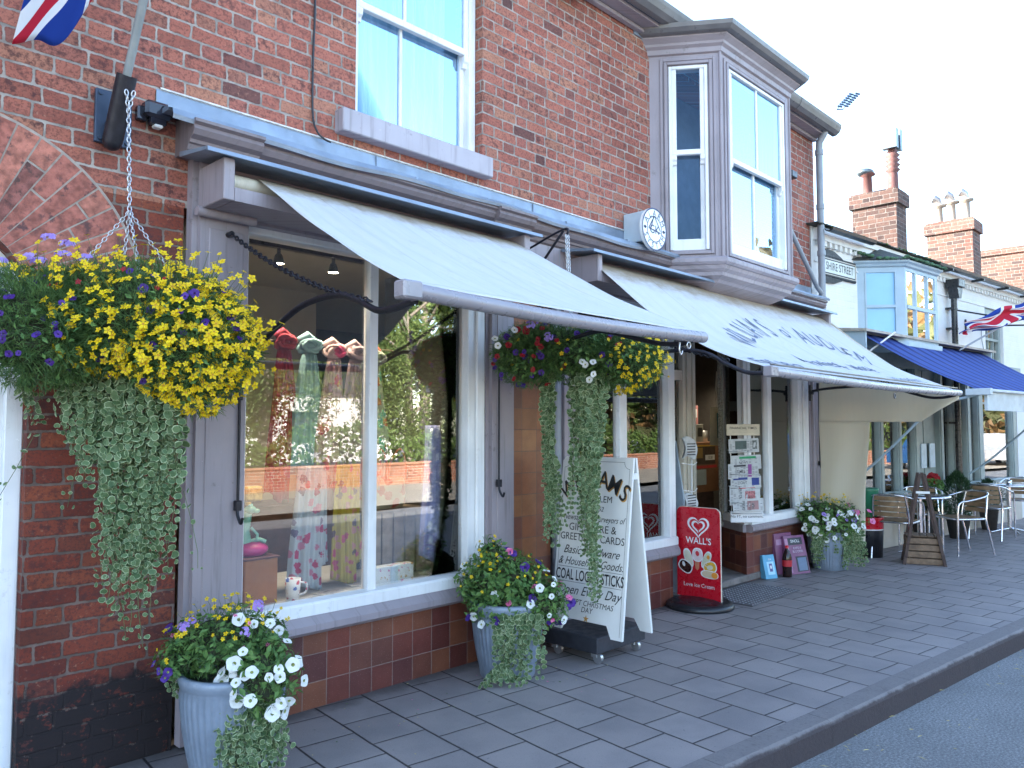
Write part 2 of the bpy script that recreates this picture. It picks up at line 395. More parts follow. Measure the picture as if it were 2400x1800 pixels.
MT = {}
MT['brick'] = brick('brick_red_flemish'); MT['brick_pier'] = brick('brick_pier_tarred', tar=True, pal=[(0, (.15, .040, .030)), (.25, (.22, .055, .036)), (.5, (.26, .070, .042)), (.7, (.15, .05, .04)), (.85, (.30, .085, .045)), (1, (.09, .04, .035))], mortar=(.17, .13, .11))
MT['brick_far'] = brick('brick_chimney', pal=[(0, (.15, .075, .06)), (.4, (.20, .105, .085)), (.7, (.16, .11, .09)), (1, (.06, .05, .05))], mortar=(.20, .18, .16))
MT['brick_soot'] = brick('brick_sooty_chimney', pal=[(0, (.10, .068, .058)), (.3, (.15, .095, .078)), (.5, (.045, .04, .04)), (.75, (.13, .09, .075)), (1, (.03, .028, .03))], mortar=(.17, .15, .14))
MT['brick_white'] = brick('brick_limewashed', painted=(.72, .72, .70))
MT['brick_low'] = brick('brick_garden_wall', pal=[(0, (.42, .16, .09)), (.5, (.52, .22, .13)), (1, (.36, .13, .08))], mortar=(.5, .45, .38))
quarry = [(0, (.105, .030, .024)), (.22, (.145, .040, .030)), (.42, (.085, .030, .030)), (.6, (.20, .070, .036)), (.76, (.13, .048, .032)), (.9, (.16, .038, .026)), (1, (.22, .085, .042))]
MT['tile'] = tiles('quarry_tiles', .152, quarry, (.20, .15, .13), oz=.012)
MT['tile_dark'] = tiles('quarry_tiles_column', .152, [(0, (.15, .048, .03)), (.25, (.28, .10, .042)), (.5, (.14, .05, .038)), (.72, (.30, .125, .05)), (.88, (.20, .06, .03)), (1, (.25, .10, .04))], (.14, .09, .07))
MT['paving'] = paving('concrete_slabs')
def paintm(name, col, rough=.42, dirt=(.10, .09, .08), k=1.):
    t = NT(name); x, y, z = t.sep(t.tc['Object'])[:3]; h = t.m('ADD', x, y)
    st = t.noise(t.comb(t.m('MULTIPLY', h, 28.), t.m('MULTIPLY', z, 1.6), 0.), 1., 5, .65); o = t.tc['Object']
    c = t.mix(t.mr(t.noise(o, 2.5, 5), .3, .7), tuple(q*.90 for q in col), tuple(min(1, q*1.07) for q in col))
    c = t.mix(t.mr(st, .50, .72, 0., .34*k), c, dirt)
    c = t.mix(t.mr(t.noise(o, 11, 6, .75), .60, .68, 0., .40*k), c, dirt)
    ch = t.mr(t.noise(o, 38, 5, .7), .70, .715); c = t.mix(t.m('MULTIPLY', ch, .8*k), c, tuple(min(1, q*1.45+.05) for q in col))
    t.bump(t.m('ADD', t.m('MULTIPLY', st, .6), t.m('MULTIPLY', ch, -.8)), .22, .004)
    return t.fin(c, t.mr(st, .3, .7, rough-.08, rough+.2), 0, .45)
MT['mauve'] = plain('mauve_grey_paint', (.27, .24, .265), .42, var=.10, scale=3, bump=.12, col2=(.215, .19, .20), thr=.60)
MT['mauve_d'] = plain('mauve_brown_paint', (.17, .135, .14), .4, var=.10, scale=5, bump=.10, col2=(.12, .10, .10), thr=.60)
MT['mauve_l'] = plain('pale_mauve_paint', (.40, .37, .41), .42, var=.06, scale=3, bump=.08)
MT['white'] = plain('white_gloss_paint', (.72, .73, .74), .35, var=.05, scale=9, bump=.06, col2=(.60, .60, .58), thr=.62)
MT['cream'] = plain('cream_paint', (.62, .58, .48), .4, var=.05)
MT['lead'] = plain('lead_sheet', (.22, .27, .34), .42, .35, var=.16, scale=4, bump=.25, col2=(.36, .40, .46), thr=.60)
MT['iron'] = plain('black_iron', (.018, .018, .026), .45, .3, var=.3, scale=20, bump=.1)
MT['black'] = plain('black_plastic', (.015, .016, .02), .35, 0, var=.2)
MT['steel'] = plain('galvanised_chain', (.55, .56, .58), .35, .9, var=.1)
MT['alu'] = plain('polished_aluminium', (.75, .76, .80), .18, 1., var=.05)
MT['mauve'] = paintm('mauve_grey_paint', (.285, .25, .275)); MT['mauve_d'] = paintm('mauve_brown_paint', (.18, .145, .15), .4, (.07, .06, .055)); MT['mauve_l'] = paintm('pale_mauve_paint', (.38, .35, .385)); MT['white'] = paintm('white_gloss_paint', (.74, .75, .76), .35, (.36, .34, .30), .7); MT['cream'] = paintm('cream_paint', (.60, .56, .47), .4, (.28, .24, .18), .8)
MT['zinc'] = plain('galvanised_tub', (.20, .245, .31), .45, .2, var=.14, scale=9, bump=.1, col2=(.27, .31, .37), thr=.58)
MT['bar'] = plain('bar_grey_paint', (.27, .255, .28), .3, .1, var=.08, scale=6, bump=.03)
MT['gutter'] = plain('gutter_grey_brown', (.13, .125, .13), .35, 0, var=.12, scale=5)
MT['pipe'] = plain('downpipe_grey', (.24, .26, .29), .4, 0, var=.08)
MT['awn'] = canvas('awning_canvas', (.62, .62, .62))
MT['awn_side'] = canvas('cream_side_canvas', (.80, .74, .62), stain=None, streak=False, trans=.5)
MT['awn_blue'] = canvas('blue_striped_canvas', (.012, .024, .15), stain=None, stripes=((.05, .09, .30), 12), streak=False)
MT['ink'] = plain('dark_lettering', (.06, .08, .15), .6)
MT['black_ink'] = plain('black_lettering', (.012, .012, .014), .5)
MT['glass'] = glass('window_glass'); MT['glass_up'] = glass('upper_window_glass', (.86, .92, .98), .62, 0., (.50, .74, .98))
def asphalt():
    t = NT('asphalt'); o = t.tc['Object']; n1 = t.noise(o, 75, 5, .8); n2 = t.noise(o, 1.3, 4)
    c = t.ramp(n1, [(.28, (.045, .046, .050)), (.44, (.16, .165, .17)), (.56, (.27, .275, .28)), (.68, (.50, .50, .50))])
    c = t.mix(t.mr(n2, .35, .7, 0., .35), c, (.10, .10, .105)); t.bump(n1, 1., .012); return t.fin(c, .85, 0, .4)
MT['road'] = asphalt()
def kerbm():
    t = NT('kerb_stone'); o = t.tc['Object']; z = t.sep(o)[2]; nz = t.noise(o, 9, 6, .7); n2 = t.noise(o, 60, 4, .7)
    c = t.mix(nz, (.15, .135, .135), (.21, .19, .185)); c = t.mix(t.mr(n2, .5, .7, 0., .5), c, (.09, .08, .08))
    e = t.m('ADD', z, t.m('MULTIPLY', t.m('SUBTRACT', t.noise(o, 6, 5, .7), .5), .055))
    c = t.mix(t.mr(e, -.016, .002, 1., 0.), c, t.mix(n2, (.035, .028, .032), (.075, .060, .060))); t.bump(t.m('ADD', nz, n2), .6, .006); return t.fin(c, .75, 0, .3)  # shade of the road-side face put into the stone colour by height
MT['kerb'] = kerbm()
MT['green_thin'] = leafm('fine_foliage', (.05, .11, .035), (.12, .21, .06))
MT['green'] = leafm('petunia_leaf', (.06, .145, .04), (.16, .28, .075))
MT['trail'] = leafm('trailing_leaf_green', (.06, .115, .045), (.15, .22, .10))
MT['trail_edge'] = leafm('trailing_leaf_cream_edge', (.20, .28, .13), (.42, .49, .30))
MT['yellow'] = leafm('yellow_petal', (.74, .50, .004), (.86, .64, .008)); MT['orange'] = plain('flower_centre', (.50, .25, .01), .7)
MT['purple'] = leafm('purple_petal', (.045, .012, .17), (.10, .04, .30)); MT['lilac'] = leafm('lilac_petal', (.32, .20, .62), (.46, .34, .72))
MT['wpetal'] = leafm('white_petal', (.80, .82, .80), (.86, .87, .86)); MT['red'] = leafm('red_petal', (.28, .01, .02), (.42, .02, .03)); MT['pink'] = leafm('pink_petal', (.70, .10, .28), (.75, .28, .48))
MT['throat'] = plain('petunia_throat', (.30, .34, .12), .7)
MT['moss'] = plain('basket_moss', (.035, .04, .02), .95, var=.4, scale=30, bump=.8)
MT['stem'] = plain('stem', (.10, .13, .05), .8)
MT['wood'] = plain('crate_wood', (.17, .11, .07), .7, var=.3, scale=14, bump=.3)
MT['wood_d'] = plain('dark_stained_wood', (.055, .030, .025), .6, var=.3, scale=14, bump=.3)
MT['wood_l'] = plain('slatted_wood', (.24, .15, .08), .55, var=.2, scale=14)
MT['flag'] = flagm('union_flag_cloth')
MT['lamp'] = emit('lamp_glow', (1, .86, .62), 14)
MT['paper'] = plain('newsprint', (.52, .53, .53), .85, var=.08, scale=30)
MT['red_board'] = plain('red_sign_board', (.50, .008, .022), .3, var=.04)
MT['dark_in'] = plain('dark_interior', (.05, .045, .04), .8); MT['ceil'] = plain('interior_ceiling', (.42, .39, .30), .8, var=.04)
def curtm():
    t = NT('net_curtain'); x, y, z = t.sep(t.tc['Object'])[:3]
    n = t.noise(t.comb(t.m('MULTIPLY', t.m('ADD', x, t.m('MULTIPLY', z, .06)), 16.), t.m('MULTIPLY', z, .5), 0.), 1., 3, .6)
    return t.fin(t.ramp(n, [(.34, (.17, .24, .29)), (.48, (.40, .45, .47)), (.60, (.60, .62, .62))]), .9, 0, .2)  # fold shading put into the cloth colour as upright pale and dull bands
MT['curtain'] = curtm()
MT['roof'] = plain('slate_roof', (.05, .055, .05), .8, var=.3, scale=12, bump=.5, col2=(.07, .10, .035), thr=.58)

# ============================================================ SETTING
mb = MB(); mb.quad((-60, -60, -.16), (120, -60, -.16), (120, 60, -.16), (-60, 60, -.16)); o = mb.build('ground', MT['road'], origin=(0, 0, -.16)); tag(o, kind='structure')
KP = [(-30, -1.20), (-3, -1.42), (0, -1.66), (2, -1.87), (3.3, -1.99), (4.2, -2.10), (5.2, -2.20), (6.2, -2.30), (7.2, -2.41), (9, -2.60), (12, -2.93), (16, -3.4), (24, -4.5), (40, -8)]
def koff(d):
    out = []
    for i, p in enumerate(KP):
        a = Vector(KP[max(0, i-1)]); b = Vector(KP[min(len(KP)-1, i+1)]); t = (b-a).normalized()
        out.append((p[0]+t.y*d, p[1]-t.x*d))   # d>0 towards the road
    return out
k0 = koff(-.115); k1 = koff(0); k2 = koff(.022)
mb = MB()
for i in range(len(KP)-1): mb.quad((*k0[i], 0), (*k0[i+1], 0), (k0[i+1][0], 2.0, 0), (k0[i][0], 2.0, 0))
o = mb.build('pavement', MT['paving'], origin=(0, 0, 0)); tag(o, kind='structure')
mb = MB()
def lerp(a, b, t): return (a[0]+(b[0]-a[0])*t, a[1]+(b[1]-a[1])*t)
for i in range(len(KP)-1):
    L_ = math.dist(KP[i], KP[i+1]); n = max(1, round(L_/.9))
    for j in range(n):
        g = .004/L_*n*.5
        a, b = (j+g*.5)/n, (j+1-g*.5)/n
        rows = []
        for kk, z in ((k0, -.15), (k0, -.003), (k0, .004), (k1, .004), (koff(.014), -.006), (k2, -.024), (koff(.030), -.15)):
            rows.append([(*lerp(kk[i], kk[i+1], a), z), (*lerp(kk[i], kk[i+1], b), z)])
        for r in range(len(rows)-1): mb.add([rows[r][0], rows[r][1], rows[r+1][1], rows[r+1][0]], [(0, 1, 2, 3)], 0, r in (3, 4, 5))
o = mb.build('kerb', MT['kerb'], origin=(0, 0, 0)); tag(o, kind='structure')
mb = MB()
for i in range(len(KP)-1): mb.quad((*koff(.026)[i], -.13), (*koff(.026)[i+1], -.13), (KP[i+1][0], -9.2, -.13), (KP[i][0], -9.2, -.13))
o = mb.build('road', MT['road'], origin=(0, 0, -.13)); tag(o, kind='structure')

# ============================================================ CORNER SHOP
shop = thing('brick_shop', 'red brick shop with grey mauve shopfront, canvas awnings and a projecting upstairs bay window', 'shop building', (4.5, 0, 0))
def wallxz(mb, x0, x1, z0, z1, ops, y0=0., y1=.28, mi=0):
    xs = sorted({x0, x1, *[q for o in ops for q in o[:2]]}); zs = sorted({z0, z1, *[q for o in ops for q in o[2:]]})
    hole = lambda i, j: not (0 <= i < len(xs)-1 and 0 <= j < len(zs)-1) or any(o[0] <= (xs[i]+xs[i+1])/2 <= o[1] and o[2] <= (zs[j]+zs[j+1])/2 <= o[3] for o in ops)
    for i in range(len(xs)-1):
        for j in range(len(zs)-1):
            if hole(i, j): continue
            a, b, c, d = xs[i], xs[i+1], zs[j], zs[j+1]
            mb.quad((a, y0, c), (b, y0, c), (b, y0, d), (a, y0, d), mi); mb.quad((a, y1, c), (a, y1, d), (b, y1, d), (b, y1, c), mi)
            if hole(i-1, j): mb.quad((a, y0, c), (a, y0, d), (a, y1, d), (a, y1, c), mi)
            if hole(i+1, j): mb.quad((b, y0, c), (b, y1, c), (b, y1, d), (b, y0, d), mi)
            if hole(i, j-1): mb.quad((a, y0, c), (a, y1, c), (b, y1, c), (b, y0, c), mi)
            if hole(i, j+1): mb.quad((a, y0, d), (b, y0, d), (b, y1, d), (a, y1, d), mi)
WX0, WX1, WZ0, WZ1 = 2.655, 3.70, 3.375, 4.92
mb = MB()
wallxz(mb, -9, 9.2, 2.62, 5.12, [(WX0, WX1, WZ0, WZ1), (5.95, 7.55, 3.1, 4.8)])
mb.quad((9.2, .28, 0), (9.2, 8, 0), (9.2, 8, 5.12), (9.2, .28, 5.12)); mb.quad((9.2, 0, 2.62), (9.2, .28, 2.62), (9.2, .28, 5.12), (9.2, 0, 5.12)); mb.add([(9.2, 0, 5.12), (9.2, 8, 5.12), (9.2, 4, 7.9)], [(0, 1, 2)])
mb.quad((-9, 8, 0), (9.2, 8, 0), (9.2, 8, 5.12), (-9, 8, 5.12)); mb.quad((-9, 0, 0), (-9, 8, 0), (-9, 8, 5.12), (-9, 0, 5.12))
mb.box(9.02, 9.2, .02, .28, 0, 2.62)
mb.build('upper_wall', MT['brick'], shop, origin=(0, 0, 0))
# brick pier and arch
mb = MB()
AC, ARo, ARi = (.68, 2.09), .786, .30
n = 14
def arcp(r, a): return (AC[0]+r*math.cos(a), AC[1]+r*math.sin(a))
# wall between pier, arch and z=2.62 (front face as strips around the arch)
mb.box(1.0, 1.65, .0, .5, 0, 2.09); mb.quad((.98, 0, 2.09), (1.65, 0, 2.09), (1.65, 0, 2.62), (.98, 0, 2.62)); mb.quad((.98, 0, 2.09), (1.0, 0, 2.09), (1.0, 0, 1.6), (.98, 0, 1.6))
for k in range(n):
    a0, a1 = math.pi*k/n, math.pi*(k+1)/n
    p0, p1 = arcp(ARi, a0), arcp(ARi, a1)
    pass
    mb.quad((p0[0], 0, p0[1]), (p1[0], 0, p1[1]), (p1[0], 0, 2.62), (p0[0], 0, 2.62))
    mb.quad((p0[0], 0, p0[1]), (p1[0], 0, p1[1]), (p1[0], .3, p1[1]), (p0[0], .3, p0[1]))
mb.box(-9, -.45, 0, .3, 2.4, 2.62)
mb.box(-.4, .124, 0, .4, 0, 2.62)
mb.build('brick_pier', MT['brick_pier'], shop, origin=(0, 0, 0))
mb = MB(); rr_ = random.Random(3)
nb = 25
for k in range(nb):
    for (ra, rb) in ((ARi, ARo),) if k % 3 == 0 else (((ARi, ARi+.26), (ARi+.264, ARo)) if k % 3 == 1 else ((ARi, ARi+.36), (ARi+.364, ARo))):
        off = 0
        a0 = math.pi*(k+off+.045)/nb; a1 = math.pi*(k+off+.955)/nb
        if a1 > math.pi: continue
        dy = -.003-rr_.random()*.003
        pts = [arcp(ra+.004, a0), arcp(rb-.003, a0), arcp(rb-.003, a1), arcp(ra+.004, a1)]
        mb.prism(pts, lambda a, b, d: (a, d, b), dy, .04, rr_.choice((0, 0, 1, 2)))
mb.prism([arcp(ARi+.002, math.pi*k/40) for k in range(41)]+[arcp(ARo+.010, math.pi*k/40) for k in range(40, -1, -1)], lambda a, b, d: (a, d, b), -.0015, .03, 3) if 0 else None
for k in range(40):
    a0, a1 = math.pi*k/40, math.pi*(k+1)/40; q = [arcp(ARi+.002, a0), arcp(ARo+.010, a0), arcp(ARo+.010, a1), arcp(ARi+.002, a1)]
    mb.quad(*[(a, -.002, b) for a, b in q], 3)
mb.build('arch_voussoirs', [plain('voussoir_red', (.32, .11, .082), .88, var=.4, scale=22, bump=.8, col2=(.11, .05, .048), thr=.53), plain('voussoir_brown', (.22, .08, .065), .88, var=.4, scale=22, bump=.8, col2=(.09, .045, .04), thr=.52), plain('voussoir_orange', (.38, .14, .10), .88, var=.4, scale=22, bump=.8, col2=(.14, .06, .05), thr=.54), plain('arch_mortar', (.33, .28, .24), .9, var=.2, scale=20, bump=.5)], shop)
mb = MB(); mb.box(.1, 1.02, .09, .13, 0, 2.5); mb.box(.93, 1.0, .06, .1, .0, 2.2, bev=.005)
mb.build('arch_door', MT['white'], shop)
# roof
mb = MB()
mb.add([(-9.2, -.26, 5.13), (9.4, -.26, 5.13), (9.4, 4, 7.95), (-9.2, 4, 7.95), (-9.2, 8.3, 5.13), (9.4, 8.3, 5.13)], [(0, 1, 2, 3), (3, 2, 5, 4)])
mb.build('roof', MT['roof'], shop)
# eaves gutter, fascia, soffit
mb = MB()
mb.box(-9, 9.2, -.17, -.145, 4.985, 5.10); mb.box(-9, 9.2, -.145, 0, 4.99, 5.01); mb.box(-9, 9.2, -.06, -.003, 4.955, 4.988, 0, bev=.008)
mb.build('eaves_fascia', MT['mauve'], shop)
mb = MB()
prof = [(-.175, 5.02), (-.20, 5.0), (-.245, 5.005), (-.285, 5.035), (-.305, 5.08), (-.315, 5.11), (-.305, 5.115), (-.29, 5.085), (-.27, 5.05), (-.24, 5.02), (-.20, 5.015), (-.178, 5.03)]
mb.sweepx(prof, -9, 9.3)
for x in (-2, 0, 2, 4, 8.2): mb.sweepx([(a-.004 if a < -.19 else a, b-.003) for a, b in prof], x, x+.05)
mb.build('gutter', MT['gutter'], shop)
mb = MB()
mb.tube([(9.10, -.19, 5.02), (9.10, -.16, 4.96), (9.10, -.12, 4.90), (9.10, -.115, 4.8), (9.10, -.115, 2.9), (9.10, -.115, .02)], .04, 12)
for z in (4.75, 4.1, 3.55, 3.0): mb.tube([(9.10, -.115, z), (9.10, -.115, z+.06)], .048, 12)
mb.tube([(8.18, -.09, 3.78), (8.3, -.10, 3.72), (8.98, -.11, 3.16), (9.09, -.115, 3.10)], .026, 10)
mb.build('downpipe', MT['pipe'], shop)
# ---- sash window
def XM(o, t, n): return Matrix(((t[0], n[0], 0, o[0]), (t[1], n[1], 0, o[1]), (0, 0, 1, o[2] if len(o) > 2 else 0), (0, 0, 0, 1)))
def sash(name, M, a0, a1, z0, z1, zm, mull, parent, dd=-.09, fr=.055, low=.075, mat='white', gl='glass_up', horn=True, o2=None):
    f = MB(); B = lambda *q, bev=.004: f.box(*q, M=M, bev=bev)
    B(a0, a0+fr, dd-.05, dd+.05, z0, z1); B(a1-fr, a1, dd-.05, dd+.05, z0, z1); B(a0+fr, a1-fr, dd-.05, dd+.05, z1-fr, z1)
    i0, i1 = a0+fr, a1-fr
    s = .038
    # upper sash (outer), lower sash (inner)
    B(i0, i0+s, dd+.005, dd+.04, zm, z1-fr); B(i1-s, i1, dd+.005, dd+.04, zm, z1-fr); B(i0, i1, dd+.005, dd+.045, zm-.02, zm+.025)
    B(i0, i0+s, dd-.04, dd, z0, zm); B(i1-s, i1, dd-.04, dd, z0, zm); B(i0, i1, dd-.04, dd+.02, z0, z0+low)
    for x in mull:
        B(x-.012, x+.012, dd+.008, dd+.036, zm+.02, z1-fr); B(x-.012, x+.012, dd-.036, dd-.004, z0+low, zm-.01)
    if horn:
        for x in (i0, i1-s): f.prism([(dd+.005, zm-.02), (dd+.045, zm-.02), (dd+.042, zm-.06), (dd+.028, zm-.075), (dd+.022, zm-.10), (dd+.005, zm-.105)], lambda a, b, d: M @ Vector((d, a, b)), x, x+s)
    fo = f.build(name, MT[mat], parent)
    g = MB()
    g.box(i0+.02, i1-.02, dd+.018, dd+.024, zm, z1-fr-.0, M=M); g.box(i0+.02, i1-.02, dd-.024, dd-.018, z0+low-.01, zm+.01, M=M)
    g.build('glass_pane', MT[gl], fo)
    return fo
M0 = XM((0, 0), (1, 0), (0, -1))
sw = sash('sash_window', M0, WX0, WX1-.005, WZ0, WZ1, 4.12, [3.085], shop, dd=-.115, fr=.06)
mb = MB(); mb.box(2.515, 3.725, -.085, .12, 3.235, 3.372, bev=.006); mb.build('window_sill', MT['mauve_l'], sw)
mb = MB()
def curt(x0, x1, y, amp, nw, ph=0):
    def fn(u, v): return (x0+(x1-x0)*u+.03*math.sin(v*2+ph), y+amp*(math.sin(u*nw*6.28+ph+math.sin(v*3)*.4)+.5*math.sin(u*nw*15.1+v))*(0.6+.4*v), 3.38+1.55*(1-v))
    return fn
mb.grid(curt(2.68, 3.02, .215, .035, 4), 60, 8); mb.grid(curt(3.0, 3.50, .20, .030, 6, 1), 80, 8)
mb.build('curtain', MT['curtain'], sw)
# dark upstairs room
mb = MB()
mb.box(2.0, 8.6, .3, 3.5, 3.05, 4.95); mb.build('upstairs_room', plain('room_wall', (.10, .12, .16), .9), shop)
# ---- bay window
def offp(P, e):
    """plan polyline A-B-C-D offset outward by e; ends stay on the wall"""
    A, B, C, D = [Vector(p) for p in P]
    def nrm(a, b): t = (b-a).normalized(); return Vector((t.y, -t.x))
    n1, n2, n3 = nrm(A, B), nrm(B, C), nrm(C, D)
    def inter(p, n, q, m_):
        d = n.x*m_.y-n.y*m_.x; a = n.dot(p)+e; b = m_.dot(q)+e
        return Vector(((a*m_.y-b*n.y)/d, (n.x*b-m_.x*a)/d))
    Bn = inter(B, n1, B, n2); Cn = inter(C, n2, C, n3)
    def onwall(p, n): return Vector(((n.dot(p)+e)/n.x, 0))
    return [onwall(A, n1), Bn, Cn, onwall(D, n3)]
def rings(mb, P, prof, mi=0, closed=False):
    rs = [[(p.x, p.y, z) for p in offp(P, e)] for e, z in prof]
    for a, b in zip(rs, rs[1:]):
        for k in range(3): mb.quad(a[k], a[k+1], b[k+1], b[k], mi)
BP = [(5.74, 0), (6.085, -.5), (7.44, -.5), (7.785, 0)]
bay = MB()
def bpanel(P, Q, z0, z1, op, th=.07):
    P = Vector(P); Q = Vector(Q); t = (Q-P).normalized(); L_ = (Q-P).length; nn = Vector((t.y, -t.x)); M = XM(P, t, nn)
    a0, a1, b0, b1 = op[0], op[1] if op[1] > 0 else L_+op[1], op[2], op[3]
    for q in ((0, a0, z0, z1), (a1, L_, z0, z1), (a0, a1, z0, b0), (a0, a1, b1, z1)): bay.box(q[0], q[1], -th, 0, q[2], q[3], M=M)
    # raised architrave
    for e, d in ((.075, .012), (.04, .022)):
        for q in ((a0-e, a0-e+.028, b0-e, b1+e), (a1+e-.028, a1+e, b0-e, b1+e), (a0-e+.028, a1+e-.028, b1+e-.028, b1+e), (a0-e+.028, a1+e-.028, b0-e, b0-e+.028)): bay.box(q[0], q[1], 0, d, q[2], q[3], M=M, bev=.004)
    return M, a0, a1, b0, b1, L_
wnds = []
ML = bpanel(BP[0], BP[1], 2.98, 4.86, (.165, -.11, 3.07, 4.70))
MF = bpanel(BP[1], BP[2], 2.98, 4.86, (.13, -.14, 3.06, 4.70))
MR = bpanel(BP[2], BP[3], 2.98, 4.86, (.13, -.165, 3.07, 4.70))
for p in BP[1:3]: bay.tube([(p[0], p[1], 2.98), (p[0], p[1], 4.86)], .014, 8)
rings(bay, BP, [(0, 4.80), (.02, 4.81), (.025, 4.85), (.05, 4.87), (.055, 4.89), (.095, 4.925), (.10, 4.945), (.0, 4.95)])
rings(bay, BP, [(.0, 3.0), (.045, 3.0), (.06, 2.985), (.06, 2.955), (.045, 2.935), (.03, 2.93), (.02, 2.90), (-.005, 2.875), (-.01, 2.845), (-.06, 2.82), (-.08, 2.795), (-.30, 2.70), (-.44, 2.66)])
bayo = bay.build('bay_window', MT['mauve'], shop)
for M_ in (ML, MF, MR):
    mull = [(M_[1]+M_[2])/2] if M_ is MF else []
    sash('sash_frame', M_[0], M_[1], M_[2], M_[3], M_[4], 3.89 if M_ is MF else 3.93, mull, shop if 0 else bayo, dd=-.035, fr=.028, low=.10, horn=True)
mb = MB(); rings(mb, BP, [(.085, 4.94), (.11, 4.935), (.145, 4.945), (.172, 4.975), (.18, 5.01), (.172, 5.013), (.155, 4.99), (.13, 4.965), (.09, 4.96)])
for k in (0, 1, 2):
    q0 = offp(BP, .0)[k]
mb.build('bay_gutter', MT['gutter'], bayo)
mb = MB(); e0 = [(p.x, p.y, 4.985) for p in offp(BP, .13)]
mb.add(e0+[(5.75, 0, 5.14), (6.5, -.0, 5.18), (7.05, -.0, 5.18), (7.78, 0, 5.14)], [(0, 1, 5, 4), (1, 2, 6, 5), (2, 3, 7, 6)])
for k in (1, 2): mb.tube([e0[k], ((6.5, 0, 5.20), (7.05, 0, 5.20))[k-1]], .02, 6)
mb.box(5.50, 5.9, -.012, -.002, 4.93, 5.0)
mb.build('bay_roof', MT['lead'], bayo)
mb = MB()
mb.grid(lambda u, v: (6.15+.28*u, -.30+.02*math.sin(u*25), 3.1+1.7*(1-v)), 30, 2); mb.grid(lambda u, v: (7.1+.3*u, -.34+.02*math.sin(u*25), 3.1+1.7*(1-v)), 30, 2)
for k in range(34): mb.box(6.55, 7.38, -.42, -.40, 3.12+k*.023, 3.128+k*.023)
mb.build('blind', plain('pale_blind', (.06, .13, .18), .8), bayo)
# ---- shopfront joinery
mb = MB()   # flashing: X 1.5 .. 9.1
N = 120
def fl(u, v):
    x = 1.50+7.58*u; e = .012*math.sin(x*2.3)+.006*math.sin(x*7.1)
    pr = [(-.006, 3.175), (-.012, 3.09), (-.10, 3.06), (-.20, 3.03+e*.4), (-.212, 3.005+e), (-.205, 2.985+e)]
    k = min(int(v*5), 4); q = v*5-k; a, b = pr[k], pr[k+1]
    return (x, a[0]+(b[0]-a[0])*q, a[1]+(b[1]-a[1])*q)
mb.grid(fl, N, 5, sm=False, uv=False)
for x in (2.95, 3.55, 4.35, 5.1, 7.9): mb.box(x, x+.012, -.209, -.004, 3.02, 3.032, M=None)
for x in (2.8, 4.2, 5.6): mb.box(x, x+.004, -.018, -.008, 3.08, 3.17)
mb.box(1.50, 1.56, -.15, -.012, 3.03, 3.055)
mb.build('lead_flashing', MT['lead'], shop, origin=(0, 0, 0))
mb = MB(); mb.sweepx([(-.004, 3.172), (-.016, 3.176), (-.010, 3.186), (-.002, 3.19)], 1.52, 5.8); mb.build('mortar_fillet', plain('pale_mortar', (.62, .60, .56), .9, var=.2, scale=40, bump=.6), shop)
mb = MB()
corn = [(-.0, 3.045), (-.195, 3.0), (-.195, 2.985), (-.175, 2.975), (-.18, 2.955), (-.165, 2.93), (-.135, 2.915), (-.13, 2.90), (-.115, 2.895), (-.105, 2.87), (-.085, 2.86), (0, 2.86)]
mb.sweepx(corn, 1.70, 9.06, sm=False)
for x in (1.60, 3.66): mb.sweepx([(a-.035 if a < -.01 else a, b) for a, b in corn], x, x+.36)
mb.build('cornice', MT['mauve_d'], shop)
mb = MB()
mb.box(1.95, 9.06, -.085, .02, 2.585, 2.862); mb.box(1.95, 9.0, -.10, -.083, 2.60, 2.63, bev=.006)
mb.build('fascia_board', MT['mauve'], shop)
def pilaster(x0, x1, z0=0.02, name='pilaster', m='mauve'):
    p = MB(); p.box(x0, x1, -.089, .06, z0, 2.852); p.box(x0-.03, x0, -.06, .0, z0, 2.88); p.box(x0+.045, x1-.03, -.095, -.084, .45, 2.52, bev=.004)
    p.box(x0-.02, x1+.01, -.115, -.084, z0, .30, bev=.006)
    p.tube([(x0-.035, -.125, 2.585), (x1+.015, -.125, 2.585)], .024, 10); p.box(x0-.03, x1+.01, -.12, -.084, 2.57, 2.60)
    p.build(name, MT[m], shop)
pilaster(1.695, 1.95); pilaster(3.71, 3.92); pilaster(4.46, 4.62); pilaster(8.84, 9.04)
mb = MB(); mb.tube([(4.415, -.05, 0), (4.415, -.05, 2.85)], .036, 12); mb.build('grey_post', MT['pipe'], shop)
# tile work
mb = MB(); mb.box(1.95, 3.71, 0, .12, 0, .415); mb.build('tiled_plinth', MT['tile'], shop, origin=(1.9, 0, 0))
mb = MB(); mb.box(3.922, 4.378, -.02, .10, 0, 2.86); mb.build('tiled_column', MT['tile_dark'], shop, origin=(3.922, -.02, 0))
mb = MB(); mb.box(4.62, 6.03, 0, .12, 0, .415); mb.add([(6.03, 0, 0), (6.03, 0, .415), (6.35, .45, .415), (6.35, .45, 0)], [(0, 1, 2, 3)]); mb.build('tiled_plinth', MT['tile'], shop, origin=(4.62, 0, 0))
mb = MB()
mb.prism([(7.38, 0), (8.84, 0), (8.84, .12), (7.50, .12), (7.76, .5), (7.70, .5)], lambda a, b, d: (a, b, d), 0, .49); mb.build('tiled_plinth', MT['tile'], shop, origin=(7.38, 0, 0))
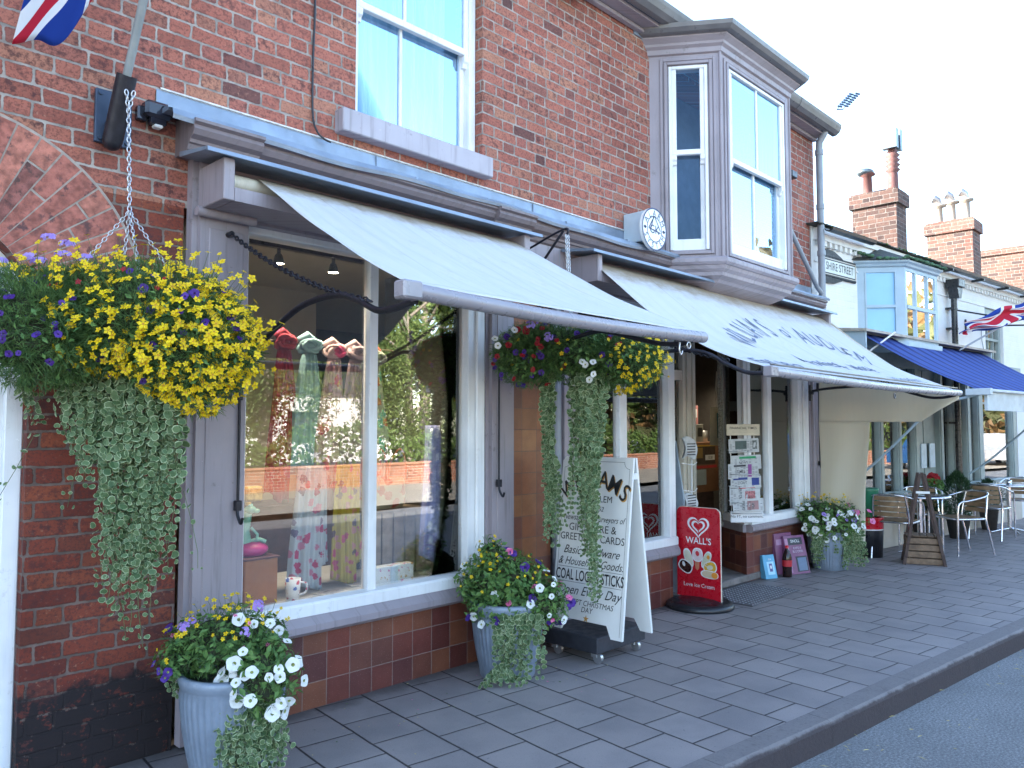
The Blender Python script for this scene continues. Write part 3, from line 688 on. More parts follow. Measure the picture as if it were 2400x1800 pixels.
# display window 1
def shopwin(x0, x1, z0, z1, jl, jr, mull, mw=.03, plinth=.415):
    f = MB(); B = lambda *q, bev=.004: f.box(*q, bev=bev)
    B(x0, x0+jl, -.03, .09, z0, z1); B(x1-jr, x1, -.035, .09, z0, z1)
    if jr > .1: B(x1-jr*.62, x1-jr*.12, -.055, -.033, z0, z1, bev=.012)
    B(x0, x1, -.03, .09, z1-.05, z1)
    f.sweepx([(-.055, z0-.058), (-.055, z0), (-.045, z0+.012), (.035, z0+.018), (.035, z0-.058)], x0, x1)
    for a in mull: B(a-mw, a+mw, -.012, .055, z0, z1)
    fo = f.build('display_window', MT['white'], shop)
    g = MB(); g.box(x0+.01, x1-.01, .026, .032, z0+.01, z1-.04); g.build('glass_pane', MT['glass'], fo)
    s = MB(); s.sweepx([(-.05, plinth), (-.075, plinth+.02), (-.075, plinth+.055), (-.05, z0-.058), (.03, z0-.058), (.03, plinth)], x0-.02, x1+.0); s.build('window_sill', MT['mauve'], fo)
    return fo
w1 = shopwin(1.955, 3.70, .575, 2.60, .03, .16, [2.80], .03)
w2 = shopwin(4.625, 6.04, .575, 2.60, .05, .10, [5.30], .05)
w3 = shopwin(7.40, 8.83, .625, 2.60, .06, .26, [7.92], .045, .49)
# angled return beside the door
P = Vector((7.38, 0)); t_ = (Vector((7.70, .45))-P).normalized(); Mr = XM(P, t_, (-t_.y, t_.x))
f = MB(); f.box(0, .06, -.05, .01, .57, 2.6, M=Mr, bev=.004); f.box(0, .55, -.05, .02, .565, .64, M=Mr); f.box(.50, .56, -.05, .01, .57, 2.6, M=Mr, bev=.004); f.box(0, .56, -.07, .035, .49, .566, 1, M=Mr)
f.build('return_frame', [MT['white'], MT['mauve']], shop)
g = MB(); g.box(.05, .51, -.02, -.014, .62, 2.58, M=Mr); g.build('glass_pane', MT['glass'], bpy.data.objects['return_frame'])
# recessed door frame
f = MB()
f.box(6.98, 7.22, .46, .58, .02, 2.6, bev=.006); f.box(7.03, 7.08, .44, .462, .02, 2.6, bev=.004); f.box(7.14, 7.19, .44, .462, .02, 2.6, bev=.004)
f.box(6.35, 6.42, .46, .58, .02, 2.6); f.box(6.42, 6.98, .47, .56, .02, .5); f.box(6.42, 6.98, .47, .56, 2.02, 2.12); f.box(6.42, 6.98, .47, .56, 2.5, 2.6); f.box(6.76, 6.81, .47, .55, 2.12, 2.5)
f.build('door_frame', MT['cream'], shop)
g = MB(); g.box(6.42, 6.98, .51, .516, .5, 2.5); g.build('glass_pane', MT['glass'], bpy.data.objects['door_frame'])
mb = MB(); mb.box(6.1, 7.75, -.01, .56, .002, .07, bev=.01); mb.build('door_step', plain('step_stone', (.17, .15, .14), .8, var=.3, bump=.4), shop)
# shop interior shell
mb = MB()
mb.box(1.75, 9.0, 4.5, 4.6, 0, 2.95, 0); mb.quad((1.75, .13, 0.0), (1.75, 4.5, 0), (1.75, 4.5, 2.95), (1.75, .13, 2.95), 1)
mb.quad((9.0, .13, 0), (9.0, 4.5, 0), (9.0, 4.5, 2.95), (9.0, .13, 2.95), 0)
mb.quad((1.75, .10, 2.74), (9.0, .10, 2.74), (9.0, 4.5, 2.74), (1.75, 4.5, 2.74), 1)
mb.quad((1.75, .56, .03), (9.0, .56, .03), (9.0, 4.5, .03), (1.75, 4.5, .03), 2)
mb.quad((3.86, .12, 0), (3.86, 1.3, 0), (3.86, 1.3, 2.74), (3.86, .12, 2.74), 0)
mb.box(4.2, 4.62, .12, .2, 0, 2.74, 0)
mb.box(1.96, 3.85, 2.3, 2.34, .5, 2.74, 1)
mb.build('shop_interior', [MT['dark_in'], MT['ceil'], plain('shop_floor', (.12, .07, .04), .5)], shop)
mb = MB(); mb.box(1.96, 3.85, .06, 1.35, .50, .545, 0); mb.box(4.64, 6.02, .06, .9, .50, .545, 0); mb.box(7.6, 8.8, .10, .8, .50, .545, 0)
mb.box(1.98, 3.8, 1.12, 1.16, 1.0, 1.04, 1); mb.box(2.3, 3.75, 1.10, 1.25, .545, 1.0, 1)
mb.build('display_deck', [plain('pale_deck', (.42, .42, .40), .6, var=.08, scale=20), MT['wood_d']], shop)
mb = MB(); mb.box(7.62, 8.80, .40, .43, .55, 2.6); mb.build('speckled_panel', plain('speckled_panel', (.34, .32, .26), .85, var=.5, scale=60), shop)
mb = MB(); mb.box(2.1, 3.8, .48, .52, 2.63, 2.67); mb.build('lighting_track', MT['black'], shop)
for (x, y) in ((2.455, .5), (2.845, .5), (3.155, .5), (8.55, .9)):
    l = thing('spotlight', {2.455: 'leftmost lit spotlight under the track in the big display window', 2.845: 'middle lit spotlight of the track in the big display window', 3.155: 'lit spotlight on the track just right of the display window mullion', 8.55: 'small lit spotlight on the ceiling inside the shop doorway'}[x], 'spotlight', (x, y, 2.66 if y < .6 else 2.4), 'ceiling spotlights in the shop')
    zt = 2.645 if y < .6 else 2.38
    q = MB(); q.tube([(x, y, zt), (x, y, zt-.05)], .012, 6); q.lathe([(.018, -.05), (.024, -.06), (.034, -.105), (.034, -.11)], (x, y, zt), 14); q.build('lamp_housing', MT['black'], l)
    q = MB(); q.lathe([(.031, -.108), (.0, -.106)], (x, y, zt), 14); q.build('lamp_glow', MT['lamp'], l)
    ld = bpy.data.lights.new('spotlight_beam', 'SPOT'); ld.energy = 9; ld.spot_size = R(150); ld.spot_blend = .8; ld.color = (1, .85, .62); ld.shadow_soft_size = .03
    lo = bpy.data.objects.new('spotlight_beam', ld); sc.collection.objects.link(lo); lo.parent = l; lo.location = (0, 0, -.14)

# ============================================================ AWNINGS
def bez(pts, n=8):
    """Catmull-Rom through pts"""
    P = [Vector(p) for p in pts]; P = [P[0]*2-P[1]]+P+[P[-1]*2-P[-2]]; out = []
    for i in range(1, len(P)-2):
        for k in range(n):
            t = k/n; a, b, c, d = P[i-1:i+3]
            out.append(.5*((2*b)+(c-a)*t+(2*a-5*b+4*c-d)*t*t+(3*b-a-3*c+d)*t**3))
    out.append(P[-2]); return out
def chain(mb, p0, p1, link=.032, r=.0035, w=.010, sag=0, mi=0):
    p0, p1 = Vector(p0), Vector(p1); L_ = (p1-p0).length; n = max(2, int(L_/(link*.74)))
    t = (p1-p0).normalized(); a = t.cross(Vector((0, 0, 1))) if abs(t.z) < .9 else t.cross(Vector((1, 0, 0))); a.normalize(); b = t.cross(a)
    for i in range(n):
        c = p0.lerp(p1, (i+.5)/n)+Vector((0, 0, -sag*4*((i+.5)/n)*(1-(i+.5)/n)))
        s = a if i % 2 else b; pts = []
        for k in range(9):
            q = 2*math.pi*k/8; pts.append(c+t*(link*.5*math.cos(q))+s*(w*math.sin(q)))
        mb.tube(pts, r, 5, mi, cap=False)
def awning(name, label, x0, x1, bx0, bx1, bo, bz, sagf, hood_x, parent_mats=None, cm='awn', barm='bar', zt=2.765, txt=None):
    t = thing(name, label, 'awning', ((x0+x1)/2, -.1, 2.6), 'awnings over the shopfronts')
    hx0, hx1 = hood_x
    q = MB()
    q.box(hx0+.10, hx0+.155, -.36, -.10, 2.60, 2.80, bev=.004); q.box(hx1-.13, hx1-.075, -.36, -.10, 2.60, 2.80, bev=.004)
    q.box(hx0+.155, hx1-.13, -.36, -.335, 2.60, 2.665); q.box(hx0+.155, hx1-.13, -.335, -.10, 2.60, 2.62); q.box(hx0+.155, hx1-.13, -.115, -.101, 2.62, 2.80)
    q.build('blind_box', MT['mauve'], t)
    q = MB(); q.sweepx([(-.10, 2.86), (-.40, 2.815), (-.405, 2.795), (-.40, 2.793), (-.39, 2.802), (-.10, 2.835)], hx0, hx1); q.build('box_hood', MT['lead'], t)
    q = MB(); q.tube([(hx0+.155, -.25, 2.72), (hx1-.13, -.25, 2.72)], .04, 12); q.build('roller', MT['cream'], t)
    def S(u, v):
        xa = x0+(x1-x0)*u; xb = bx0+.09+(bx1-.03-bx0-.09)*u
        x = xa+(xb-xa)*v; y = -.27-(bo-.05-.27)*v
        z = zt+(bz+.035-zt)*v-sagf*math.sin(math.pi*v)*(1-.3*u)*(1+.3*math.sin(math.pi*v*.5))
        z += (.008*math.sin(u*34+v*5)+.005*math.sin(u*71-v*9+2)+.003*math.sin(u*140+v*14))*math.sin(math.pi*v)+.012*math.sin(u*6.2+1)*math.sin(math.pi*v)
        z += .0
        return Vector((x, y, z))
    q = MB(); q.grid(S, 90, 36); c = q.build('canvas', MT[cm], t, solid=.0015)
    q = MB()
    bow = lambda x: -.018*math.sin(math.pi*(x-bx0)/(bx1-bx0))
    pts = [(bx0+.06+(bx1-.02-bx0-.06)*k/12, -bo, bz+bow(bx0+(bx1-bx0)*k/12)) for k in range(13)]
    q.tube(pts, .031, 14); q.ball((bx1-.015, -bo, bz), .018, .030, .030)
    q.box(bx0, bx0+.09, -bo-.032, -bo+.036, bz-.034, bz+.034, bev=.008)
    q.build('front_bar', MT[barm], t)
    return t, S
def on(S, u0, v0, W_, H_, flip=1):
    """text mapping onto canvas: a in metres along, b up the slope"""
    def fn(a, b):
        u = u0+a/W_; v = v0-b/H_; e = .002
        p = S(u, v); n = (S(u+e, v)-S(u-e, v)).cross(S(u, v+e)-S(u, v-e)).normalized()
        if n.z < 0: n = -n
        return p+n*.004
    return fn
a1, S1 = awning('shop_awning', 'pale grey plain canvas awning without lettering over the big display window', 1.89, 3.73, 1.745, 3.87, 1.6, 2.03, .035, (1.68-.10, 3.87))
a2, S2 = awning('shop_awning', 'long pale canvas awning with dark lettering below the bay window', 4.55, 8.66, 4.62, 8.80, 1.6, 1.885, .115, (4.42, 8.80))
# writing on the long awning
q = MB(); Wd, Hd = 4.2, 1.55
word = "WILLIAMS of AUDLEM"; n = len(word)
wid = {'I': .42, 'W': 1.35, 'M': 1.25, ' ': .55, 'o': .8, 'f': .5, 'L': .75}
tot = sum(wid.get(ch, 1) for ch in word); pos = 0
for ch in word:
    wc = wid.get(ch, 1); s = (pos+wc/2)/tot*2-1; pos += wc
    if ch == ' ': continue
    sz = .36 if ch.isupper() else .28
    ang = -s*R(52); cx = 1.27*math.sin(s*R(56))/math.sin(R(56)); cy = .42*math.cos(s*R(80))-.22
    base = on(S2, .535+cx/Wd, .50-cy/Hd, Wd, Hd)
    ca, sa = math.cos(ang), math.sin(ang)
    put_text(q, ch.upper() if ch.isupper() else ch, lambda a, b, base=base, ca=ca, sa=sa: base(a*ca-b*sa, a*sa+b*ca), sz, 0, 0, .0, .58)
put_text(q, "Manchester House", on(S2, .54, .74, Wd, Hd), .23, 0, .35, .002, 1.0)
put_text(q, "Est. 1862", on(S2, .14, .90, Wd, Hd), .20, 0, .3, .002, 1.1)
put_text(q, "NEWSAGENTS", on(S2, .80, .90, Wd, Hd), .14, 0, 0, .001, 1.05)
q.build('lettering', plain('faded_lettering', (.13, .16, .25), .7, var=.3, scale=30, col2=(.30, .33, .40), thr=.60), a2)
# long awning front strip + eyelet
q = MB(); q.sweepx([(-1.565, 1.93), (-1.60, 1.928), (-1.60, 1.936), (-1.565, 1.94)], 4.72, 8.74)
for x in (6.9,): q.tube([(x+.02*math.cos(k*.785), -1.6, 1.80+.02*math.sin(k*.785)) for k in range(9)], .006, 6)
q.build('bar_strip', MT['gutter'], a2)
# arms, chains, rods
def arm(t, x, wz, pts, pil=None):
    q = MB(); q.tube(bez([(x, *p) for p in pts]), .014, 8); q.box(x-.02, x+.02, -.125, -.10, wz-.09, wz+.09, bev=.004); q.tube([(x, -.10, wz), (x, -.145, wz)], .02, 8)
    q.build('folding_arm', MT['iron'], t)
arm(a1, 1.84, 1.74, [(-.13, 1.74), (-.45, 1.93), (-.72, 2.045), (-.90, 2.08), (-1.08, 2.08), (-1.22, 2.04), (-1.34, 1.99), (-1.45, 1.985), (-1.58, 2.0)])
arm(a1, 3.80, 2.02, [(-.13, 2.01), (-.5, 2.05), (-.86, 2.115), (-1.0, 2.105), (-1.2, 2.05), (-1.36, 2.01), (-1.5, 2.0), (-1.59, 2.02)])
arm(a2, 4.65, 2.03, [(-.13, 2.04), (-.6, 2.05), (-.95, 2.06), (-1.15, 2.03), (-1.32, 1.94), (-1.45, 1.885), (-1.58, 1.875)])
arm(a2, 8.72, 1.93, [(-.13, 1.95), (-.35, 1.975), (-.8, 1.985), (-1.0, 1.95), (-1.3, 1.855), (-1.45, 1.84), (-1.58, 1.86)])
for t, x, z0, pe in ((a1, 1.835, 2.50, (1.84, -1.30, 2.03)), (a1, 3.80, 2.47, (3.80, -1.3, 2.07)), (a2, 4.65, 2.45, (4.65, -1.32, 1.97)), (a2, 8.72, 2.4, (8.72, -1.3, 1.90))):
    q = MB(); chain(q, (x, -.13, z0), pe, .034, .0042, .011, .05); q.tube([(x, -.09, z0), (x, -.14, z0)], .014, 8); q.build('stay_chain', MT['iron'], t)
for t, x, z0, z1 in ((a1, 1.905, 1.13, 1.72), (a1, 3.75, 1.15, 2.05), (a2, 8.93, 1.12, 2.0)):
    q = MB(); q.tube([(x, -.115, z1), (x, -.115, z0)], .007, 6); q.tube(bez([(x, -.115, z0+.02), (x-.005, -.125, z0-.03), (x, -.15, z0-.07), (x, -.165, z0-.045)]), .008, 6)
    q.box(x-.016, x+.016, -.13, -.10, z0-.01, z0+.04, bev=.003); q.box(x-.014, x+.014, -.125, -.10, z1-.05, z1+.05, bev=.003); q.build('winding_rod', MT['iron'], t)
q = MB()   # loose ring hooks at the bar end
for (x, y, z) in ((3.70, -1.6, 1.975),):
    q.tube([(x+.018*math.cos(k*.785), y, z+.018*math.sin(k*.785)) for k in range(9)], .004, 6)
    q.tube(bez([(x-.04, y+.03, 1.99), (x-.045, y+.03, 1.95), (x-.03, y+.03, 1.925), (x-.015, y+.03, 1.945)]), .005, 6)
q.build('ring_hook', MT['steel'], a1)
# side curtain of the long awning
edge = [(-.16, .30), (-.16, 2.62), (-.30, 2.72), (-1.60, 1.93), (-1.58, 1.83), (-1.24, 1.61), (-.70, 1.585), (-.66, .9), (-.62, .29)]
def insd(y, z):
    if z < 1.6: yr = -.70+.06*(1.6-z)/1.3; return y >= yr and z >= .29
    return z >= 1.605-.02*(1.24+y) if y > -1.24 else z >= 1.61+(-1.24-y)*.65
q = MB()
def side(u, v):
    # two zones: upper band and lower leg mapped separately
    y = -.16-1.43*u; zt_ = S2(1, min(1, max(0, (-y-.27)/1.28))).z-.012; zb = 1.60 if y > -1.24 else 1.61+(-1.24-y)*.62
    z = zt_+(zb-zt_)*v
    return Vector((8.82+.035*math.sin(v*5+u*7)*math.sin(u*3.1)+.02*math.sin(u*16+v*3), y, z))
q.grid(side, 60, 30)
def leg(u, v):
    y = -.16-(.54-.07*v)*u; z = 1.60-1.31*v
    b = side((-y-.16)/1.43, 1).x
    return Vector((b*(1-v)+v*8.80+.03*v*math.sin(u*9+v*4)+.02*math.sin(v*6+u*2)*min(1, v*3), y, z))
q.grid(leg, 30, 40)
q.build('side_curtain', MT['awn_side'], a2, solid=.002)

# ============================================================ THINGS ON THE WALL
fp = thing('flagpole', 'grey flagpole leaning out of a black tube socket bolted to the brick wall', 'flagpole', (1.30, -.05, 2.95))
q = MB(); q.box(1.225, 1.385, -.022, -.001, 2.84, 3.09, bev=.003)
for x, z in ((1.245, 3.07), (1.245, 2.86), (1.365, 2.86)): q.tube([(x, -.03, z), (x, -.02, z)], .010, 8)
q.build('wall_plate', plain('blue_black_steel', (.04, .06, .10), .5, .3), fp)
sd = Vector((.02, -.30, .62)).normalized(); SB = Vector((1.285, -.07, 2.84))
q = MB(); q.tube([SB, SB+sd*.30], .043, 16, cap=False); q.tube([SB, SB+sd*.30], .036, 16, cap=False); q.ball(SB, .043); q.box(1.265, 1.30, -.09, -.02, 2.82, 2.93)
q.build('socket', MT['iron'], fp)
q = MB(); q.tube([SB+sd*.05, SB+sd*1.9], .0185, 12); q.build('pole', plain('grey_pole', (.22, .24, .24), .5), fp)
q = MB()
pe = SB+sd*1.95; pa = SB+sd*.98
def flg(u, v):
    # u: fly (0 at the pole), v: hoist
    top = pe; bot = pa
    h = bot.lerp(top, v)
    d = Vector((.70, -.80, 2.835)) - pa; d = Vector((d.x+.10*v, d.y, d.z+.04*v))
    p = h+d*u+Vector((.015*math.sin(u*9+v*2), .07*math.sin(u*9.0+v*2.0)*min(1, 3*(1-u)), .035*math.sin(u*15+.5+v)*min(1, 5*(1-u))-.16*math.sin(math.pi*u)*(1-v)))
    return p
q.grid(flg, 60, 36); o = q.build('union_flag', MT['flag'], solid=.001)
tag(o, 'large union flag hanging from the grey pole at the top left', 'flag')
# lamp above the cornice
wl_ = thing('wall_light', 'small black bulkhead security sensor on the brick beside the lead flashing', 'security light', (1.49, 0, 2.99))
q = MB(); q.box(1.405, 1.45, -.04, 0, 2.99, 3.06, bev=.006); q.box(1.425, 1.555, -.085, -.012, 3.005, 3.085, bev=.015); q.box(1.455, 1.53, -.075, -.02, 2.975, 3.01, bev=.008); q.build('housing', plain('gloss_black', (.02, .02, .03), .12), wl_)
q = MB(); q.box(1.472, 1.512, -.073, -.03, 2.962, 2.978, bev=.005); q.build('sensor_lens', MT['white'], wl_)
q = MB(); q.tube(bez([(2.375, -.012, 5.0), (2.37, -.010, 4.4), (2.366, -.012, 3.9), (2.358, -.012, 3.6), (2.36, -.014, 3.3), (2.38, -.03, 3.2), (2.42, -.04, 3.165), (2.46, -.045, 3.155)]), .006, 6)
tag(q.build('cable', MT['black']), 'thin black cable running down the brick wall to the flashing', 'cable')
fl_ = thing('floodlight', 'black floodlight cut off by the top edge on the brick wall', 'floodlight', (4.62, 0, 4.86))
q = MB(); q.box(4.52, 4.74, -.18, -.10, 4.87, 4.99, bev=.015); q.tube([(4.63, -.10, 4.95), (4.63, 0, 4.98)], .015, 8); q.build('housing', MT['black'], fl_)
q = MB(); q.box(4.54, 4.72, -.16, -.12, 4.863, 4.871); q.build('lens', MT['zinc'], fl_)
f2 = thing('floodlight', 'small dark floodlight on the brick right of the bay window', 'floodlight', (8.35, 0, 4.33))
q = MB(); q.box(8.28, 8.42, -.15, -.06, 4.30, 4.38, bev=.01); q.tube([(8.35, -.08, 4.34), (8.35, 0, 4.36)], .012, 8); q.build('housing', MT['black'], f2)
# alarm box
al = thing('alarm_box', 'pale blue alarm box with a round white disc face beside the bay window', 'alarm box', (5.41, -.15, 3.02))
q = MB()
q.box(5.33, 5.55, -.24, -.004, 3.06, 3.31, bev=.006)
q.build('box', plain('pale_blue_metal', (.48, .58, .64), .45, .1, var=.06), al)
q = MB()
DC = Vector((5.40, -.252, 3.155)); dr = .176
ax = Vector((1, 0, 0)); nn = Vector((0, -1, 0))
def D(a, b, o=0): return DC+ax*a+Vector((0, 0, b))+nn*o
ring = [(dr*math.cos(2*math.pi*k/48), dr*math.sin(2*math.pi*k/48)) for k in range(48)]
q.prism(ring, lambda a, b, d: D(a, b, d), -.012, .012, 0)
q.build('disc_face', plain('white_plastic_disc', (.80, .82, .80), .3), al)
q = MB()
def arcband(q, r0, r1, a0, a1, n=40, o=.0135):
    for k in range(n):
        p, p2 = a0+(a1-a0)*k/n, a0+(a1-a0)*(k+1)/n
        q.quad(D(r0*math.cos(p), r0*math.sin(p), o), D(r1*math.cos(p), r1*math.sin(p), o), D(r1*math.cos(p2), r1*math.sin(p2), o), D(r0*math.cos(p2), r0*math.sin(p2), o))
arcband(q, dr-.012, dr+.001, 0, 2*math.pi, 48); arcband(q, .100, .108, 0, 2*math.pi, 40)
def ringtext(tx, r, a0, a1, flip, sz):
    n = len(tx)
    for i, ch in enumerate(tx):
        an = a0+(a1-a0)*i/(n-1); c = (r*math.cos(an), r*math.sin(an)); rot = an-math.pi/2 if not flip else an+math.pi/2
        put_text(q, ch, lambda a, b, c=c, rot=rot: D(c[0]+a*math.cos(rot)-(b-sz*.35)*math.sin(rot), c[1]+a*math.sin(rot)+(b-sz*.35)*math.cos(rot), .014), sz, 0, 0, .0)
ringtext("ALARM", .134, R(150), R(30), False, .072); ringtext("SYSTEM", .134, R(205), R(335), True, .068)
for a in (180, 0): arcband(q, .115, .155, R(a-2.2), R(a+2.2), 2); arcband(q, .125, .145, R(a-6), R(a+6), 2)
put_text(q, "GK", lambda a, b: D(a, b-.035, .014), .10, 0, 0, .004)
for (x0_, z0_, x1_, z1_) in ((-.085, 0, 0, .11), (0, .11, .085, -.005), (-.085, 0, .085, -.02), (-.06, -.02, -.01, .11)):
    d = Vector((z1_-z0_, -(x1_-x0_))).normalized()*.005
    q.quad(D(x0_+d.x, z0_+d.y, .0142), D(x1_+d.x, z1_+d.y, .0142), D(x1_-d.x, z1_-d.y, .0142), D(x0_-d.x, z0_-d.y, .0142))
q.build('lettering', plain('navy_lettering', (.02, .03, .10), .4), al)

# ============================================================ A-BOARD ON ITS DOLLY
dl = thing('dolly', 'low black wheeled dolly under the white sandwich board', 'dolly', (4.35, -.45, 0))
q = MB(); q.box(4.10, 4.64, -.66, -.20, .075, .178, bev=.006); q.build('platform', plain('black_timber', (.022, .024, .032), .55, var=.3, bump=.2, col2=(.10, .06, .04), thr=.68), dl)
for x, y in ((4.16, -.60), (4.58, -.60), (4.16, -.26), (4.58, -.26)):
    q = MB(); q.tube([(x-.012, y-.02, .036), (x+.012, y-.02, .036)], .034, 16); q.box(x-.018, x+.018, y-.02, y+.03, .04, .078, bev=.003); q.build('caster', MT['steel'], dl)
ab = thing('sandwich_board', 'white sandwich board lettered with gifts, cards, coal and logs beside the flower tub', 'sandwich board', (4.3, -.52, .178))
ztop = 1.335
def bp(side):      # plane through foot line and apex
    xf = 4.155 if side == 0 else 4.468; xa = 4.300 if side == 0 else 4.325
    def fn(a, b, o=0):   # a: 0..0.6 along -y, b height
        k = (b-.178)/(ztop-.178); x = xf+(xa-xf)*k
        y = -.222-(.0+.597)*a/.6 - (.012*(1-k) if side else 0)
        return Vector((x+(o if side else -o), y, b))
    return fn
for sd_ in (0, 1):
    fn = bp(sd_); q = MB()
    out = [(0, .178), (0, ztop-.03), (.03, ztop), (.57, ztop), (.6, ztop-.0), (.6, .178), (.51, .178), (.47, .255), (.13, .255), (.09, .178)]
    q.prism(out, lambda a, b, d: fn(a, b, d), -.009, .009)
    q.build('board', plain('white_board_paint', (.66, .70, .74) if 0 else (.70, .70, .68), .45, var=.03), ab)
q = MB(); fn = bp(0)
for (a0, a1, b0, b1) in ((.0, .018, .178, ztop), (.582, .60, .178, ztop)): pass
q.box(4.285, 4.34, -.82, -.80, ztop-.14, ztop-.10); q.build('hinge_stay', MT['white'], ab)
q = MB()
def T(tx, z, sz, sh=0, bo=0, sx=1., ca=.3, mi=0): put_text(q, tx, lambda a, b: fn(ca+a, z+b, .0105), sz, mi, sh, bo, sx)
# arched word with a gold shadow
for mi, ox, oz, oo in ((1, .006, -.008, .0100), (0, 0, 0, .0112)):
    wd_ = "WILLIAMS"; ws = [.105, .045, .065, .065, .045, .085, .105, .075]; x = -sum(ws)/2
    for ch, w_ in zip(wd_, ws):
        c = x+w_/2; x += w_; r_ = .46; an = c/r_*1.0
        px_, pz_ = c*.86, 1.06+.125*math.cos(c/.29*1.35)-.045
        rot = -c*2.1
        put_text(q, ch, lambda a, b, px_=px_, pz_=pz_, rot=rot: fn(.3+px_+ox+a*math.cos(rot)-b*math.sin(rot), pz_+oz+a*math.sin(rot)+b*math.cos(rot), oo), .160, mi, 0, .009, .86)
T("of AUDLEM", 1.035, .062); T("Est. 1862", .975, .045, .3)
T("Newsagents & Purveyors of", .905, .057, .42, 0, .80); T("GIFTWARE &", .835, .070, 0, .002); T("GREETINGS CARDS", .770, .068, 0, .002, .93)
T("Basic Hardware", .680, .078, .42, .001, .95); T("& Household Goods.", .605, .075, .42, .001, .86)
T("COAL LOGS & STICKS", .507, .098, 0, .014, .60); T("Open Every Day", .415, .086, .42, .001, .92)
T("EXCEPT CHRISTMAS", .352, .050, .2, .0, .95); T("DAY", .310, .050, .2, .002, .95)
for z in (.588, .492): q.quad(fn(.03, z, .0105), fn(.57, z, .0105), fn(.57, z+.0025, .0105), fn(.03, z+.0025, .0105))
for k in range(5):
    a = math.pi/2+2*math.pi*k/5; c = (.3, .272)
    q.add([fn(c[0]+.026*math.cos(a), c[1]+.026*math.sin(a), .0105), fn(c[0]+.010*math.cos(a+.63), c[1]+.010*math.sin(a+.63), .0105), fn(c[0], c[1], .0105), fn(c[0]+.010*math.cos(a-.63), c[1]+.010*math.sin(a-.63), .0105)], [(0, 1, 2, 3)], 1)
def line(pts, w_=.0022, mi=0):
    for p, r in zip(pts, pts[1:]):
        d = Vector((r[1]-p[1], -(r[0]-p[0]))).normalized()*w_/2
        q.quad(fn(p[0]+d.x, p[1]+d.y, .0105), fn(r[0]+d.x, r[1]+d.y, .0105), fn(r[0]-d.x, r[1]-d.y, .0105), fn(p[0]-d.x, p[1]-d.y, .0105), mi)
cor = lambda cx, cz, a0: [(cx+.045*math.cos(a0+k*math.pi/16), cz+.045*math.sin(a0+k*math.pi/16)) for k in range(9)]
line([(.022, .30), (.022, 1.26)]+cor(.022, 1.305, -math.pi/2)+[(.067, 1.305), (.533, 1.305)]+cor(.578, 1.305, math.pi)+[(.578, 1.26), (.578, .20)])
q.build('lettering', [MT['black_ink'], plain('gold_lettering', (.50, .26, .06), .5)], ab)

# ============================================================ RED ICE-CREAM SIGN
ws_ = thing('pavement_sign', 'red ice cream pavement sign with a white heart on a black round base', 'pavement sign', (6.08, -.22, 0))
q = MB(); q.lathe([(.0, .0), (.285, 0), (.29, .02), (.275, .045), (.24, .06), (.23, .056), (.20, .068), (.12, .080), (.0, .085)], (6.08, -.235, 0), 40); q.build('base', MT['black'], ws_)
def wp(a, b, o=0): return Vector((6.09-o, -.015-a, b))
ob = [(0, .075), (0, .79)]+[(.055-.055*math.cos(k*math.pi/12), .79+.055*math.sin(k*math.pi/12)) for k in range(1, 7)]+[(.365+.055*math.sin(k*math.pi/12), .79+.055*math.cos(k*math.pi/12)) for k in range(0, 6)]+[(.42, .79), (.42, .06)]
q = MB(); q.prism(ob, wp, -.012, .012); q.build('panel', MT['red_board'], ws_)
q = MB()
oc = [(.21+(a-.21)*1.02, b if b < .1 else .45+(b-.45)*1.012) for a, b in ob]; q.prism(oc, wp, -.006, .006); q.build('edge_trim', MT['cream'], ws_)
q = MB()
def heart(t_, s): return (s*.0165*16*math.sin(t_)**3/16*1.0, s*.0155*(13*math.cos(t_)-5*math.cos(2*t_)-2*math.cos(3*t_)-math.cos(4*t_))/16)
def strip(q, f0, f1, ts, o, mi=0):
    for a, b in zip(ts, ts[1:]): q.quad(wp(*f0(a), o), wp(*f1(a), o), wp(*f1(b), o), wp(*f0(b), o), mi)
ts = [math.pi*2*k/60 for k in range(3, 60)]
c0 = (.215, .685)
def H(s, dz=0, dx=0): return lambda t_: (c0[0]+dx+heart(t_, s)[0], c0[1]+dz+heart(t_, s)[1])
strip(q, H(6.5), H(5.3), [math.pi+.25+k*(2*math.pi-.5)/56 for k in range(57)], .013); strip(q, H(4.0), H(2.8), [math.pi+.2+k*(2*math.pi-.7)/56 for k in range(57)], .013)
put_text(q, "WALL'S", lambda a, b: wp(.215+a, .535+b, .013), .078, 0, 0, .012, .95)
put_text(q, "Love Ice Cream", lambda a, b: wp(.215+a, .165+b, .013), .047, 0, 0, .002, 1.0)
def blob(cx, cz, a, b, rot, mi, o, n=24, pw=1.):
    ps = []
    for k in range(n):
        t_ = 2*math.pi*k/n; x = a*math.copysign(abs(math.cos(t_))**pw, math.cos(t_)); z = b*math.copysign(abs(math.sin(t_))**pw, math.sin(t_))
        ps.append(wp(cx+x*math.cos(rot)-z*math.sin(rot), cz+x*math.sin(rot)+z*math.cos(rot), o))
    q.add(ps, [list(range(n))], mi)
icecs = [(.115, .405, .04, .085, .35, 0, 1), (.205, .44, .052, .06, 0, 0, 4), (.29, .405, .036, .08, -.45, 0, 5), (.085, .33, .072, .052, -.5, 0, 2), (.325, .345, .066, .052, .3, 0, 3), (.32, .285, .085, .034, -.05, 0, 6)]
for i, (cx, cz, a, b, rot, m0, m1) in enumerate(icecs):
    blob(cx, cz, a, b, rot, 0, .0130+i*.0006, pw=.8); blob(cx, cz, a*.86, b*.84, rot, m1, .0133+i*.0006, pw=.8)
